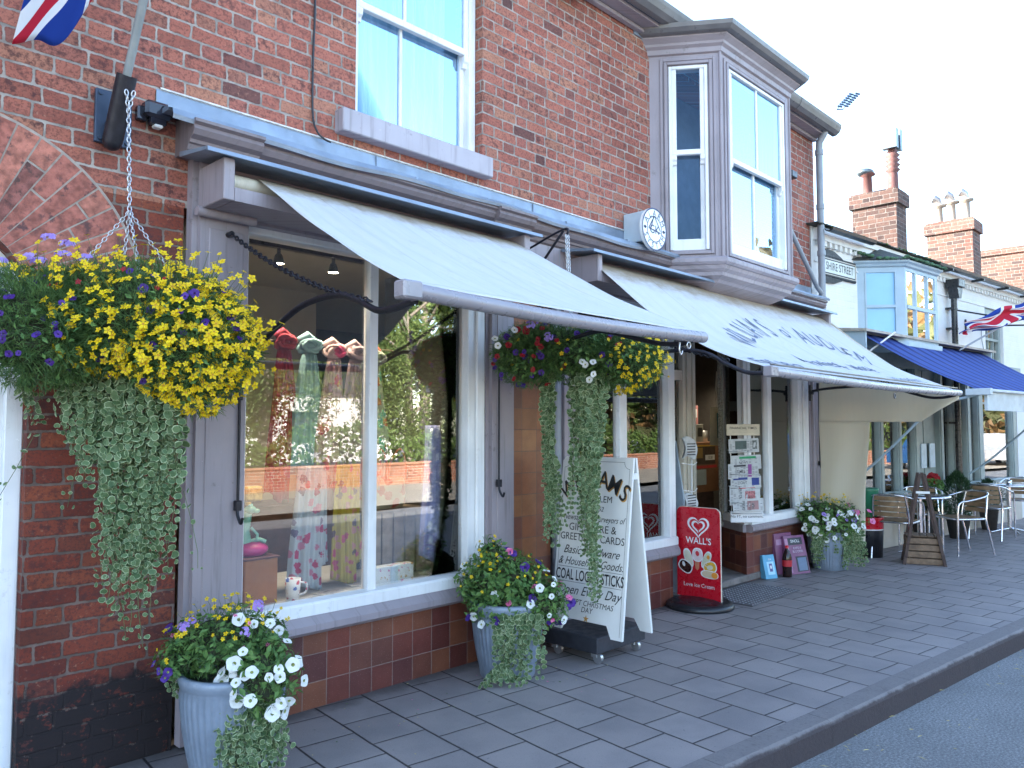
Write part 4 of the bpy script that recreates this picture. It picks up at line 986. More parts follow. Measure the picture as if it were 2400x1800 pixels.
blob(.20, .36, .022, .05, 0, 7, .0129); blob(.205, .452, .018, .022, .3, 8, .0175); blob(.31, .43, .014, .018, 0, 9, .0178); blob(.325, .345, .030, .02, .2, 1, .0178); blob(.07, .35, .014, .022, .4, 0, .0178); blob(.37, .283, .03, .026, 0, 9, .0178)
for k in range(4): blob(.275+.004*k, .36+.02*k, .026, .005, -.45, 1, .0179)
q.build('printed_design', [plain('print_white', (.78, .78, .80), .4), plain('print_cream', (.68, .66, .52), .4), plain('print_chocolate', (.035, .012, .010), .3), plain('print_yellow', (.70, .42, .05), .4), plain('print_pale_pink', (.72, .62, .62), .4), plain('print_pale_green', (.60, .64, .45), .4), plain('print_wafer', (.62, .50, .34), .4), plain('print_cone', (.55, .20, .12), .4), plain('print_red', (.55, .03, .05), .4), plain('print_orange', (.72, .28, .04), .4)], ws_)

# ============================================================ NEWSPAPER RACKS
nr = thing('newspaper_rack', 'wire newspaper rack with a newspaper title board hung on the window corner post', 'newspaper rack', (7.17, -.09, .6))
nt_ = Vector((.69, -.724, 0)); nv = Vector((-.724, -.69, 0)); NC = Vector((7.165, -.085, 0))
def NP(a, z, o=0): return NC+nt_*a+Vector((0, 0, z))+nv*o
NM = Matrix(((nt_.x, nv.x, 0, NC.x), (nt_.y, nv.y, 0, NC.y), (0, 0, 1, 0), (0, 0, 0, 1)))
q = MB(); q.box(-.165, .16, .03, .045, 1.462, 1.572, M=NM, bev=.003); o_ = q.build('title_board', plain('cream_card', (.60, .53, .40), .6), nr)
q = MB(); put_text(q, "FINANCIAL TIMES", lambda a, b: NP(a-.002, 1.523+b, .0465), .034, 0, 0, .0015, .98)
for k, z in enumerate((1.505, 1.492)): q.quad(NP(-.11, z, .0465), NP(.11, z, .0465), NP(.11, z+.003, .0465), NP(-.11, z+.003, .0465), 1)
q.build('lettering', [MT['black_ink'], plain('faint_print', (.45, .38, .28), .6)], o_)
q = MB()
for a in (-.115, .115): q.tube([NP(a, .62, 0), NP(a, 1.50, 0)], .005, 6)
for z, d in ((1.35, .05), (1.13, .09), (1.0, .10), (.86, .12), (.76, .13)):
    q.tube([NP(-.14, z-.03, 0), NP(-.14, z-.045, d), NP(.14, z-.045, d), NP(.14, z-.03, 0)], .004, 6)
q.build('wire_frame', MT['steel'], nr)
q = MB(); q.box(-.155, .16, .10, .112, .625, .735, M=NM, bev=.006); o_ = q.build('slogan_board', MT['white'], nr)
q = MB(); put_text(q, "No FT, no comment.", lambda a, b: NP(a+.003, .673+b, .1135), .038, 0, 0, .0012, .97); q.build('lettering', MT['black_ink'], o_)
pr = random.Random(11)
papers = [('folded grey broadsheet alone in the top tier of the rack', 1.30, 1.43, .025, 0, (.10, .14, .13)), ('paper with green and blue masthead in the second tier of the rack', 1.14, 1.27, .05, .01, (.03, .30, .12)),
          ('paper with purple masthead strip in the middle of the rack', 1.05, 1.19, .065, -.02, (.28, .08, .28)), ('paper with navy masthead below the purple one in the rack', .96, 1.07, .08, .0, (.03, .05, .22)),
          ('large grey paper with a red masthead strip low in the rack', .80, .985, .095, -.015, (.55, .05, .06)), ('lowest paper in the rack showing a pinkish front photo', .735, .855, .115, .01, (.36, .20, .20))]
ink_ = plain('news_ink', (.05, .05, .06), .8)
for i, (lb, z0, z1, o0, dx, ac) in enumerate(papers):
    q = MB(); tl_ = .035
    P_ = lambda a, z, o=0, z0=z0, z1=z1, o0=o0, dx=dx: NP(a+dx+(z-z0)*.03, z+a*.05, o0+.02*(1-(z-z0)/(z1-z0))+o+.006*math.sin(a*22+z*9))
    q.grid(lambda u, v: P_(-.145+.29*u, z1+(z0-z1)*v), 14, 4, uv=False); q.grid(lambda u, v: P_(-.142+.295*u, z1-.006+(z0-z1)*v, -.012), 14, 4, uv=False)
    for k in range(2): q.quad(P_(-.145, z0+.004*k, -.003), P_(.145, z0+.004*k, -.003), P_(.15, z0, -.022), P_(-.14, z0, -.022))
    def R_(a0, a1, b0, b1, mi, o=.0012):
        n_ = max(1, int((a1-a0)/.03))
        for j in range(n_):
            p0 = a0+(a1-a0)*j/n_; p1 = a0+(a1-a0)*(j+1)/n_; q.quad(P_(p0, b0, o), P_(p1, b0, o), P_(p1, b1, o), P_(p0, b1, o), mi)
    h = z1-z0
    if i in (1, 4): R_(-.06, .10, z1-.034, z1-.012, 2)
    if i == 2: R_(.05, .085, z0+.01, z1-.01, 2); R_(-.09, .03, z1-.03, z1-.012, 1)
    if i == 3: R_(-.12, .02, z1-.035, z1-.012, 2); R_(.06, .13, z0+.02, z1-.02, 2)
    if i == 0: R_(-.08, .03, z0+.03, z1-.02, 2); R_(.085, .13, z0+.025, z1-.02, 3)
    if i == 5: R_(-.01, .10, z0+.015, z1-.02, 2); R_(.02, .06, z0+.025, z1-.04, 3)
    if i == 4: R_(.0, .10, z0+.02, z1-.06, 3)
    for k in range(10):
        a = -.135+.028*k
        if pr.random() < .65:
            for j in range(int(h/.011)-2):
                R_(a, a+.022, z0+.012+j*.011, z0+.015+j*.011, 1, .0010) if pr.random() < .6 else None
    hd = pr.choice(("FEARS", "VERY", "ALL IS", "FURY"))
    put_text(q, {0: "ALL IS", 1: "NEWS", 2: "TIMES", 3: "OUT", 4: "VERY OWN", 5: "FEARS"}[i], lambda a, b: P_(-.06+b if i in (4, 5) else a-.02, (z0+z1)/2+(-a if i in (4, 5) else b-.02), .0016), .040, 1, 0, .002, .8)
    o = q.build('newspaper', [MT['paper'], ink_, plain('masthead_%d' % i, ac, .7), plain('photo_%d' % i, tuple(.5*c+.12 for c in ac), .7, var=.5, scale=60)])
    tag(o, lb, 'newspaper', 'newspapers in the wire rack')
nr2 = thing('newspaper_rack', 'narrow blue grey newspaper stand partly hidden behind the red sign', 'newspaper rack', (6.2, .03, .07))
q = MB()
q.prism([(-.07, .07), (-.10, .9), (-.02, 1.42), (.02, 1.42), (.14, .9), (.16, .07)], lambda a, b, d: (6.14+d, a+.05, b), 0, .02); q.build('side_panel', plain('blue_grey_panel', (.26, .32, .38), .45), nr2)
q = MB()
for z in (.72, .98, 1.22): q.tube([(6.16, -.02, z), (6.30, -.06, z-.02), (6.42, -.02, z)], .004, 6)
q.tube([(6.42, .05, .07), (6.42, .03, 1.42)], .008, 6); q.build('wire_frame', MT['white'], nr2)
for z0, z1, lb in ((1.26, 1.44, 'newspapers folded in the top of the blue grey stand'), (.80, .93, 'curled newspaper low in the blue grey stand just above the red sign')):
    q = MB()
    for k in range(4): q.grid(lambda u, v: (6.17+.20*u+.01*k, -.03-.03*math.sin(v*3.1)+.012*k, z0+(z1-z0)*v+.02*math.sin(u*4)), 6, 6, 0, uv=False)
    for k in range(5): q.quad((6.19, -.062, z0+.03+k*.024), (6.33, -.062, z0+.03+k*.024), (6.33, -.062, z0+.04+k*.024), (6.19, -.062, z0+.04+k*.024), 1)
    tag(q.build('newspaper', [MT['paper'], ink_]), lb, 'newspaper', 'newspapers in the blue grey stand')

# ============================================================ DOORWAY THINGS
mt = MB(); rr_ = random.Random(5)
mt.box(6.38, 7.31, -.57, -.03, .002, .010)
for i in range(20):
    for j in range(12):
        x = 6.42+i*.045; y = -.55+j*.043; mt.ball((x+.02*(j % 2), y, .010), .013, .006, .004, 8, 4, 1)
o = mt.build('door_mat', [plain('rubber_mat', (.09, .09, .10), .6), plain('worn_studs', (.34, .34, .37), .5)]); tag(o, 'grey studded mat on the pavement in front of the shop doorway', 'door mat')
cb = thing('drawer_cabinet', 'brown wooden cabinet with stickers inside the shop doorway', 'cabinet', (8.17, 1.1, .03))
q = MB(); q.box(7.92, 8.46, .9, 1.35, .80, 1.375, bev=.006); q.build('cabinet_body', plain('brown_veneer', (.22, .105, .05), .45, var=.2, scale=4), cb)
q = MB(); q.box(7.96, 8.42, .95, 1.3, .03, .80); q.build('cabinet_base', MT['wood_d'], cb)
q = MB(); q.box(7.93, 8.37, .893, .899, 1.12, 1.335, 0); q.box(7.93, 8.37, .890, .893, 1.325, 1.337, 1); q.box(7.93, 8.08, .889, .892, 1.19, 1.31, 2); q.box(8.14, 8.35, .889, .892, 1.165, 1.225, 3); q.box(7.94, 8.40, .892, .898, 1.075, 1.105, 4); q.box(7.93, 8.16, .892, .898, .885, 1.06, 5)
put_text(q, "13:30", lambda a, b: Vector((8.245+a, .888, 1.18+b)), .045, 6, 0, .002)
q.build('stickers', [plain('sticker_brown', (.05, .03, .02), .5), plain('sticker_yellow', (.65, .42, .03), .5), plain('sticker_gold', (.28, .18, .04), .5), MT['white'], plain('sticker_red', (.5, .03, .03), .5), plain('sticker_pale', (.38, .46, .47), .5), MT['black_ink']], cb)
for (x0_, x1_, y0_, z0_, z1_, c_, lb, nm) in ((8.0, 8.17, .93, 1.375, 1.58, (.30, .31, .28), 'grey card box with a dark emblem on the brown cabinet', 'box'), (8.20, 8.36, .95, 1.375, 1.50, (.55, .56, .56), 'shiny metal tin on the brown cabinet', 'tin'), (7.98, 8.28, 1.06, 1.60, 1.80, (.42, .18, .18), 'red and white notice standing behind the tin', 'notice')):
    q = MB()
    if nm == 'tin': q.lathe([(.0, 0), (.07, 0), (.07, .13), (.0, .13)], (8.28, 1.02, 1.376), 20); mm = [MT['steel']]
    else:
        q.box(x0_, x1_, y0_, y0_+(.1 if nm == 'box' else .01), z0_+.001 if nm == 'box' else 1.376, z1_, bev=.003)
        q.box(x0_+.05, x1_-.03, y0_-.003, y0_-.001, (z0_+z1_)/2-.04, z1_-.04, 1); mm = [plain('card_'+nm, c_, .6), MT['white'] if nm == 'notice' else MT['black_ink']]
    tag(q.build(nm, mm), lb, nm)
bg_ = thing('tote_bag', 'cream tote bag printed with a brown cow hanging in the shop doorway', 'bag', (8.05, .62, 1.35))
def Bp(a, b, o=0): return Vector((7.78+a*.98, .60-a*.12-o, 1.365+b+a*-.03))
q = MB()
q.grid(lambda u, v: Bp(-.02+.40*u+.03*v*(u-.5), .40-.42*v, .02*math.sin(u*3.1)+.008*math.sin(u*9)), 12, 12, uv=False); q.grid(lambda u, v: Bp(-.02+.40*u, .40-.42*v, -.03*math.sin(u*3.1)), 8, 8, uv=False)
q.build('bag_body', plain('calico', (.46, .40, .27), .85), bg_)
q = MB(); q.add([Bp(.06, .06, .03), Bp(.33, .05, .03), Bp(.32, .34, .033), Bp(.05, .34, .033)], [(0, 1, 2, 3)], 0)
q.add([Bp(.17+.05*math.cos(k*.785)*(1), .17+.07*math.sin(k*.785), .036) for k in range(8)], [list(range(8))], 1); q.add([Bp(.10, .22, .036), Bp(.17, .20, .036), Bp(.17, .23, .036)], [(0, 1, 2)], 1); q.add([Bp(.27, .22, .036), Bp(.20, .20, .036), Bp(.20, .23, .036)], [(0, 1, 2)], 1); q.add([Bp(.155, .06, .0355), Bp(.26, .06, .0355), Bp(.22, .19, .0355), Bp(.16, .17, .0355)], [(0, 1, 2, 3)], 1); q.add([Bp(.18, .13, .037), Bp(.20, .13, .037), Bp(.205, .24, .037), Bp(.175, .24, .037)], [(0, 1, 2, 3)], 2)
q.build('printed_panel', [plain('teal_print', (.03, .12, .12), .8), plain('cow_brown', (.22, .09, .04), .8), MT['cream']], bg_)
q = MB()
for a in (.08, .26): q.tube(bez([Bp(a, .39, .02), Bp(.12+(a-.17)*.5, .60, .01), Bp(.11, .80, 0)]), .009, 6)
q.build('handle', MT['cream'], bg_)
q = MB(); q.lathe([(.0, 0), (.09, .0), (.12, .2), (.06, .42), (.03, .5), (.0, .52)], (8.42, .72, .72), 16); tag(q.build('paper_sack', plain('pale_sack', (.42, .40, .34), .8), None), 'pale paper sack standing behind the newspaper rack', 'sack')
q = MB()
for (x, y, z, s, m_) in ((7.9, 1.9, 1.2, .35, 0), (8.3, 2.2, 1.6, .3, 1), (8.6, 1.8, 1.45, .2, 2), (7.7, 2.0, 1.75, .25, 1), (8.5, 2.1, 1.95, .15, 0)): q.box(x, x+s, y, y+.2, z, z+s*.5, m_)
q.box(7.4, 8.95, 2.05, 2.1, .03, 2.3, 3)
o = q.build('shelf_goods', [plain('goods_red', (.35, .05, .07), .5), plain('goods_grey', (.25, .28, .3), .5), plain('goods_pink', (.5, .12, .2), .5), MT['wood_d']]); tag(o, 'dark shelving with packets deep inside the shop doorway', 'shelving')
# goods on the pavement
def leanbox(name, label, cat, c, w_, d_, h_, rz, tilt, mats, front, sub=None):
    t = thing(name, label, cat, c); M = Matrix.Translation(c) @ Matrix.Rotation(rz, 4, 'Z') @ Matrix.Rotation(-tilt, 4, 'X')
    q = MB(); q.box(-w_/2, w_/2, 0, d_, 0, h_, M=M, bev=.002); b_ = q.build('carton', mats[0], t)
    q = MB(); front(q, lambda a, b, o=0: M @ Vector((a, -.0015-o, b))); q.build('printed_front', mats[1:], t); return t
rect = lambda q, f, a0, a1, b0, b1, mi, o=0: q.quad(f(a0, b0, o), f(a1, b0, o), f(a1, b1, o), f(a0, b1, o), mi)
def fr1(q, f):
    rect(q, f, -.035, .055, .04, .17, 0); put_text(q, "SEA", lambda a, b: f(a+.01, .185+b, .001), .025, 1); rect(q, f, -.01, .03, .07, .15, 2, .001); rect(q, f, .0, .02, .10, .13, 1, .002)
leanbox('small_carton', 'small light blue carton leaning on the tiled plinth beside the door mat', 'carton', (7.70, -.11, .003), .15, .075, .24, R(-22), R(14), [plain('light_blue_card', (.10, .36, .55), .4), plain('pale_blue', (.35, .60, .75), .4), MT['white'], plain('navy_print', (.08, .08, .25), .4)], fr1)
def fr2(q, f):
    rect(q, f, -.10, .11, .30, .375, 0); put_text(q, "SINOLL", lambda a, b: f(a+.005, .325+b, .001), .045, 1, 0, .002, .9); put_text(q, "EXPO-II", lambda a, b: f(a+.02, .255+b, .001), .035, 2); put_text(q, "BLOOPER", lambda a, b: f(a+.02, .22+b, .001), .035, 2)
    rect(q, f, -.03, .14, .0+.02, .18, 0); rect(q, f, -.005, .12, .03, .165, 3, .001); rect(q, f, -.145, -.10, .02, .37, 4); put_text(q, "BETWORE", lambda a, b: f(-.115-b*.9+.01, .17+a, .001), .045, 1)
leanbox('product_box', 'front purple box with a dark label leaning on another beside the cola bottle', 'box', (8.17, -.20, .003), .30, .05, .40, R(-18), R(13), [plain('purple_card', (.20, .07, .16), .4), plain('near_black_print', (.02, .02, .04), .4), MT['white'], plain('pale_print', (.52, .45, .55), .4), plain('blue_photo', (.10, .16, .26), .4), plain('mauve_print', (.38, .18, .30), .4)], fr2)
leanbox('product_box', 'rear purple box mostly hidden against the tiled plinth', 'box', (8.09, -.085, .003), .30, .045, .42, R(-10), R(6), [plain('purple_card_rear', (.20, .07, .15), .4), plain('pale_print_r', (.35, .2, .32), .4)], lambda q, f: rect(q, f, -.13, .12, .30, .36, 0))
bt = thing('cola_bottle', 'dark cola bottle with a red cap standing between the blue and purple boxes', 'bottle', (7.92, -.17, 0))
q = MB(); q.lathe([(0, .003), (.044, .003), (.048, .02), (.046, .07), (.048, .11), (.048, .18), (.045, .21), (.03, .26), (.015, .285), (.014, .30), (0, .30)], (7.92, -.17, 0), 20); q.build('bottle_body', plain('cola', (.02, .008, .006), .08), bt)
q = MB(); q.lathe([(.0490, .11), (.0490, .175)], (7.92, -.17, 0), 20); q.build('bottle_label', plain('label_red', (.45, .02, .03), .4), bt)
q = MB(); q.lathe([(.018, .295), (.018, .32), (0, .32)], (7.92, -.17, 0), 14); q.build('cap', plain('cap_red', (.6, .02, .03), .3), bt)

# ============================================================ FLOWERS
RG = random.Random(21)
LAT = Vector((.693, -.721, 0)); TOC = Vector((-.72, -.69, 0))      # along the picture / towards the street corner
def rdir(rg=RG):
    while True:
        v = Vector((rg.uniform(-1, 1), rg.uniform(-1, 1), rg.uniform(-1, 1)))
        if .05 < v.length < 1: return v.normalized()
def basis(n):
    a = n.cross(Vector((0, 0, 1))) if abs(n.z) < .95 else n.cross(Vector((1, 0, 0)))
    a.normalize(); return a, n.cross(a)
def flower(mb, c, n, r, m, mc, pet=5, narrow=.33, dish=.25):
    a, b = basis(n); ph = RG.random()*6.28
    for k in range(pet):
        q = ph+2*math.pi*k/pet; d = a*math.cos(q)+b*math.sin(q); e = -a*math.sin(q)+b*math.cos(q); rr = r*RG.uniform(.85, 1.1)
        mb.add([c, c+d*rr*.55+e*rr*narrow+n*rr*dish*.4, c+d*rr+n*rr*dish*RG.uniform(-.2, 1), c+d*rr*.55-e*rr*narrow+n*rr*dish*.4], [(0, 1, 2, 3)], m)
    cc = c+n*r*.12
    mb.add([cc+(a*math.cos(k*1.257)+b*math.sin(k*1.257))*r*.22 for k in range(5)], [tuple(range(5))], mc)
def petunia(mb, c, n, r, m, mt):
    a, b = basis(n); ph = RG.random()*6.28; N = 20
    rim = []; mid = []
    for k in range(N):
        q = ph+2*math.pi*k/N; d = a*math.cos(q)+b*math.sin(q); rr = r*(1+.055*math.cos(5*(q-ph)))
        rim.append(c+d*rr+n*r*(.12*math.sin(q*3+ph)-.02)); mid.append(c+d*r*.26-n*r*.10)
    thr = [c+(p-c)*.55-n*r*.28 for p in mid]
    vs = rim+mid+thr+[c-n*r*.5]
    mb.add(vs, [(k, (k+1) % N, N+(k+1) % N, N+k) for k in range(N)], m, True)
    mb.add(vs, [(N+k, N+(k+1) % N, 2*N+(k+1) % N, 2*N+k) for k in range(N)]+[(2*N+k, 2*N+(k+1) % N, 3*N) for k in range(N)], mt)
def leaf(mb, c, n, r, m, asp=.6):
    a, b = basis(n); q = RG.random()*6.28; d = a*math.cos(q)+b*math.sin(q); e = -a*math.sin(q)+b*math.cos(q)
    mb.add([c-d*r, c-d*r*.1+e*r*asp+n*r*.18, c+d*r, c-d*r*.1-e*r*asp+n*r*.18, c-d*r*.05], [(0, 1, 4), (1, 2, 4), (2, 3, 4), (3, 0, 4)], m)
def wisp(mb, c, d, l, w_, m):
    d = d.normalized(); e = d.cross(rdir()).normalized()*w_
    mid = c+d*l*.55+Vector((0, 0, l*.06)); mb.add([c, mid+e, c+d*l, mid-e], [(0, 1, 2, 3)], m)
def tleaf(mb, c, n, r):
    a, b = basis(n); N = 9; ph = RG.random()*6.28; o = []; i_ = []
    for k in range(N):
        q = ph+2*math.pi*k/N; rr = r*(1+.10*math.sin(q*2+ph)+RG.uniform(-.06, .06)); d = a*math.cos(q)+b*math.sin(q)
        if k == 0: rr *= .72
        o.append(c+d*rr+n*r*.12*math.sin(q*2)); i_.append(c+d*rr*.83+n*r*.08)
    mb.add(o+i_, [(k, (k+1) % N, N+(k+1) % N, N+k) for k in range(N)], 1); mb.add(i_, [tuple(range(N))], 0)
def strand(mb, st, p0, p1, rl, dens, wob=.03, spread=.018):
    """hanging strand from p0 down to p1 with round leaves in pairs"""
    p0, p1 = Vector(p0), Vector(p1); L_ = (p1-p0).length; n = max(3, int(L_/dens)); ph = RG.random()*6.28; pts = []
    for i in range(n+1):
        t = i/n; p = p0.lerp(p1, t)+Vector((wob*math.sin(t*5+ph)*t, wob*.6*math.cos(t*4+ph)*t, 0)); pts.append(p)
        r = rl*(1.05-.45*t)*RG.uniform(.75, 1.2)
        for s in (-1, 1):
            if RG.random() < .12: continue
            n_ = (TOC*RG.uniform(.5, 1.2)+rdir()*.75+Vector((0, 0, .25))).normalized()
            tleaf(mb, p+LAT*s*RG.uniform(.4, 1.3)*spread+TOC*RG.uniform(-.01, .02), n_, r)
    st.tube(pts[::2]+[pts[-1]], .0013, 4, 0, cap=False)
def on_ell(E):
    c, rl, rt, rz = Vector(E[0]), E[1], E[2], E[3]     # lateral, towards, up
    d = rdir(); p = c+LAT*(d.x*rl)+TOC*(d.y*rt)+Vector((0, 0, d.z*rz))
    n = (LAT*(d.x/rl)+TOC*(d.y/rt)+Vector((0, 0, d.z/rz))).normalized(); return p, n, d
def surf(E, pred=None):
    for _ in range(400):
        p, n, d = on_ell(E)
        if p.y > -.035: continue
        if n.dot((CAM-p).normalized()) < -.25: continue
        if pred and not pred(d): continue
        return p, n, d
    return on_ell(E)
def mass(par, ells, nleaf, nwisp, leaf_r=.018, wl_=.05, name='foliage'):
    mb = MB()
    core = MB()
    for E in ells:
        for _ in range(1):
            c = Vector(E[0]); vs = []; N, M_ = 18, 12
            for i in range(M_+1):
                for k in range(N):
                    t, q = math.pi*i/M_, 2*math.pi*k/N; w_ = .66+.12*math.sin(3*q+5*t)
                    p = c+LAT*(E[1]*w_*math.sin(t)*math.cos(q))+TOC*(E[2]*w_*math.sin(t)*math.sin(q))+Vector((0, 0, E[3]*w_*math.cos(t)))
                    if p.y > -.01: p.y = -.01
                    vs.append(p)
            core.add(vs, [(i*N+k, (i+1)*N+k, (i+1)*N+(k+1) % N, i*N+(k+1) % N) for i in range(M_) for k in range(N)], 0)
    wt = [E[1]*E[3] for E in ells]
    for _ in range(nleaf):
        E = RG.choices(ells, wt)[0]; p, n, d = surf(E); p = p-n*RG.uniform(-.02, .10)
        if p.y > -.02: p.y = -.02
        leaf(mb, p, (n+rdir()*.8+Vector((0, 0, .4))).normalized(), leaf_r*RG.uniform(.6, 1.3), 1, .5)
    for _ in range(nwisp):
        E = RG.choices(ells, wt)[0]; p, n, d = surf(E); p = p-n*RG.uniform(0, .08)
        if p.y > -.02: p.y = -.02
        base = (n+rdir()*.9+Vector((0, 0, .3))).normalized()
        for k in range(3): wisp(mb, p, base+rdir()*.6, wl_*RG.uniform(.5, 1.2), .0016, 0)
    mb.build(name, [MT['green_thin'], MT['green']], par)
    core.build('moss_light_block', MT['moss'], par)  # dark mossy core added inside the foliage to block light
def blooms(par, name, lst, kind, r, mats, petn=None):
    mb = MB(); st = MB()
    for E, n_, pred, out in lst:
        for _ in range(n_):
            p, n, d = surf(E, pred); o_ = RG.uniform(*out)
            q = p+n*o_+Vector((0, 0, max(0, o_)*.5))
            if q.y > -.03: q.y = -.03-RG.random()*.02
            if o_ > .03: st.tube([p-n*.03, (p+q)/2+rdir()*.01, q], .0011, 4, 0, cap=False)
            nn_ = (n*.6+TOC*.55+Vector((0, 0, .35))+rdir()*.55).normalized(); rr = r*RG.uniform(.62, 1.22)
            if kind == 'daisy': flower(mb, q, nn_, rr, 0, 1)
            elif kind == 'pet': petunia(mb, q, nn_, rr, 0, 1)
            elif kind == 'verb':
                for k in range(20): e = (nn_+rdir()*.9).normalized(); flower(mb, q+e*rr, e, rr*.32, 0, 1, narrow=.5)
    o = mb.build(name, mats, par)
    if st.v: st.build('flower_stems', MT['stem'], par)
    return o
def pix(px, py, c):   # point seen at picture position on the upright plane through c (street side view)
    d = fw.copy(); rt = Vector((math.sin(PHI), -math.cos(PHI), 0)); up = rt.cross(fw)
    v = fw+rt*((px-1200)/F)-up*((py-900)/F); n = Vector((.72, .69, 0)); t = (Vector((c[0], c[1], 0))-Vector((CAM.x, CAM.y, 0))).dot(n)/v.dot(n); return CAM+v*t
# ---- big hanging basket
B1 = (1.24, -.38)
b1 = thing('hanging_basket', 'largest hanging basket, full of yellow flowers with long trailing leaves, on the brick wall', 'hanging basket', (1.25, -.36, 1.72), 'hanging baskets')
q = MB(); hk = SB+sd*.30+Vector((.0, -.03, -.10)); jn = Vector((1.285, -.30, 2.47))
chain(q, hk+Vector((-.012, 0, .02)), hk+Vector((0, 0, -.07)), .03, .0028, .008); chain(q, hk+Vector((.018, -.01, .02)), hk+Vector((0, 0, -.07)), .03, .0028, .008); chain(q, hk+Vector((0, 0, -.06)), jn, .03, .0026, .0085)
for d_ in ((-.27, .20), (.27, -.22), (.02, -.30), (.0, .12)): chain(q, jn, Vector((1.25+d_[0], -.36+d_[1]*.6, 2.02)), .026, .0022, .007)
q.build('hanging_chain', MT['steel'], b1)
E1 = ((1.24, -.42, 1.98), .47, .30, .235); E2 = ((1.43, -.60, 1.87), .28, .26, .22); E3 = ((.95, -.30, 1.93), .30, .26, .24); E4 = ((1.47, -.62, 1.74), .15, .16, .15)
mass(b1, [E1, E2, E3, E4], 1700, 12000, .015, .055)
rgt = lambda d: d.x > -.35 and d.z < .75 and d.y > -.3
blooms(b1, 'yellow_flowers', [(E2, 400, lambda d: d.y > -.2, (-.01, .03)), (E1, 320, rgt, (-.01, .03)), (E1, 125, lambda d: d.z > .35, (.0, .09)), (E4, 140, lambda d: d.y > -.3, (0, .03)), (E2, 34, lambda d: d.x > .5, (.02, .10)), (E3, 26, lambda d: d.z > .2, (.0, .07))], 'daisy', .0195, [MT['yellow'], MT['orange']])
mbv = MB()
for px, py in ((118, 560), (160, 575), (150, 600), (200, 608), (75, 605), (95, 615), (12, 690), (5, 725), (20, 655), (0, 615)):
    c = pix(px, py, (B1[0], B1[1]-.22)); n0 = (TOC*.6+Vector((0, 0, .8))).normalized()
    for k in range(26): e = (n0+rdir()*.95).normalized(); flower(mbv, c+Vector((e.x*.035, e.y*.035, e.z*.018)), e, .010, 0, 0, narrow=.5)
mbv.build('lilac_flower_heads', [MT['lilac']], b1)
blooms(b1, 'purple_flowers', [(E1, 34, lambda d: d.y > 0, (0, .02)), (E3, 16, lambda d: d.y > 0 and d.z < .4, (0, .02)), (E2, 12, lambda d: d.y > .1, (0, .015))], 'pet', .017, [MT['purple'], plain('dark_throat', (.04, .01, .10), .7)])
blooms(b1, 'red_flowers', [(E1, 15, lambda d: d.y > .1 and d.z > 0, (0, .02))], 'daisy', .012, [MT['red'], MT['red']])
mbw = MB()
for px, py in ((118, 758), (118, 830), (170, 815), (40, 775), (62, 790), (30, 765), (60, 745), (85, 770), (50, 712)): petunia(mbw, pix(px, py, (B1[0], B1[1]-.22)), (TOC+rdir()*.6).normalized(), .022*RG.uniform(.85, 1.1), 0, 1)
mbw.build('white_flowers', [MT['wpetal'], MT['throat']], b1)
q = MB(); st = MB()
cB = (1.24, -.40)
for i in range(50):
    px = RG.uniform(195, 435); mid = 1-abs(px-300)/150
    yb = 1180+RG.uniform(-60, 120)+max(0, mid)*RG.uniform(0, 240); yb = min(yb, 1455)
    if px < 225: yb = RG.uniform(980, 1150)
    if px > 410: yb = RG.uniform(1080, 1290)
    off = RG.uniform(-.07, .05); cc = (cB[0]+TOC.x*off, cB[1]+TOC.y*off)
    a, b = pix(px, 850+RG.uniform(-20, 20), cc), pix(px*.72+300*.28+RG.uniform(-26, 26), yb, cc)
    strand(q, st, a, b, RG.choice((.017, .020, .023)), .030, .03, .024)
for (x0_, x1_, y0_, y1_, n_) in ((140, 215, 840, 1075, 13), (60, 95, 830, 1010, 6)):
    for i in range(n_):
        px = RG.uniform(x0_, x1_); off = RG.uniform(-.03, .05); cc = (cB[0]+TOC.x*off, cB[1]+TOC.y*off)
        strand(q, st, pix(px-20, y0_, cc), pix(px+(18 if x0_ > 100 else 0)+RG.uniform(-12, 12), y1_-RG.uniform(0, 110), cc), .018, .024)
for px, yb in ((285, 1500), (300, 1475), (325, 1520), (270, 1440), (345, 1440)): strand(q, st, pix(px+6, 1250, cB), pix(px, yb, cB), .016, .042, .02)
strand(q, st, pix(235, 980, cB), pix(150, 1190, cB), .014, .06, .02); strand(q, st, pix(430, 1150, cB), pix(470, 1330, cB), .012, .06, .02); strand(q, st, pix(80, 1020, cB), pix(0, 1170, cB), .012, .07, .02)
q.build('trailing_leaves', [MT['trail'], MT['trail_edge']], b1); st.build('trailing_stems', MT['stem'], b1)
# ---- second hanging basket with its bracket
br = thing('basket_bracket', 'black iron scroll bracket on the fascia between the two awnings', 'bracket', (3.98, -.1, 2.6))
q = MB()
q.box(3.965, 3.995, -.105, -.089, 2.42, 2.84, bev=.003)
q.tube(bez([(3.98, -.165, 2.70), (3.98, -.155, 2.675), (3.98, -.125, 2.68), (3.98, -.12, 2.72), (3.98, -.14, 2.76), (3.98, -.24, 2.79), (3.98, -.40, 2.835), (3.98, -.51, 2.855), (3.98, -.53, 2.835), (3.98, -.52, 2.815)]), .008, 8)
q.tube([(3.98, -.10, 2.46), (3.98, -.49, 2.845)], .009, 8); q.build('scroll_arm', MT['iron'], br)
b2 = thing('hanging_basket', 'smaller hanging basket with red, purple and yellow flowers under the first awning', 'hanging basket', (4.0, -.56, 1.8), 'hanging baskets')
q = MB()
for s in (-1, 1): chain(q, (3.98+.012*s, -.52, 2.81), (3.99+.01*s, -.54, 2.25), .028, .0026, .0075)
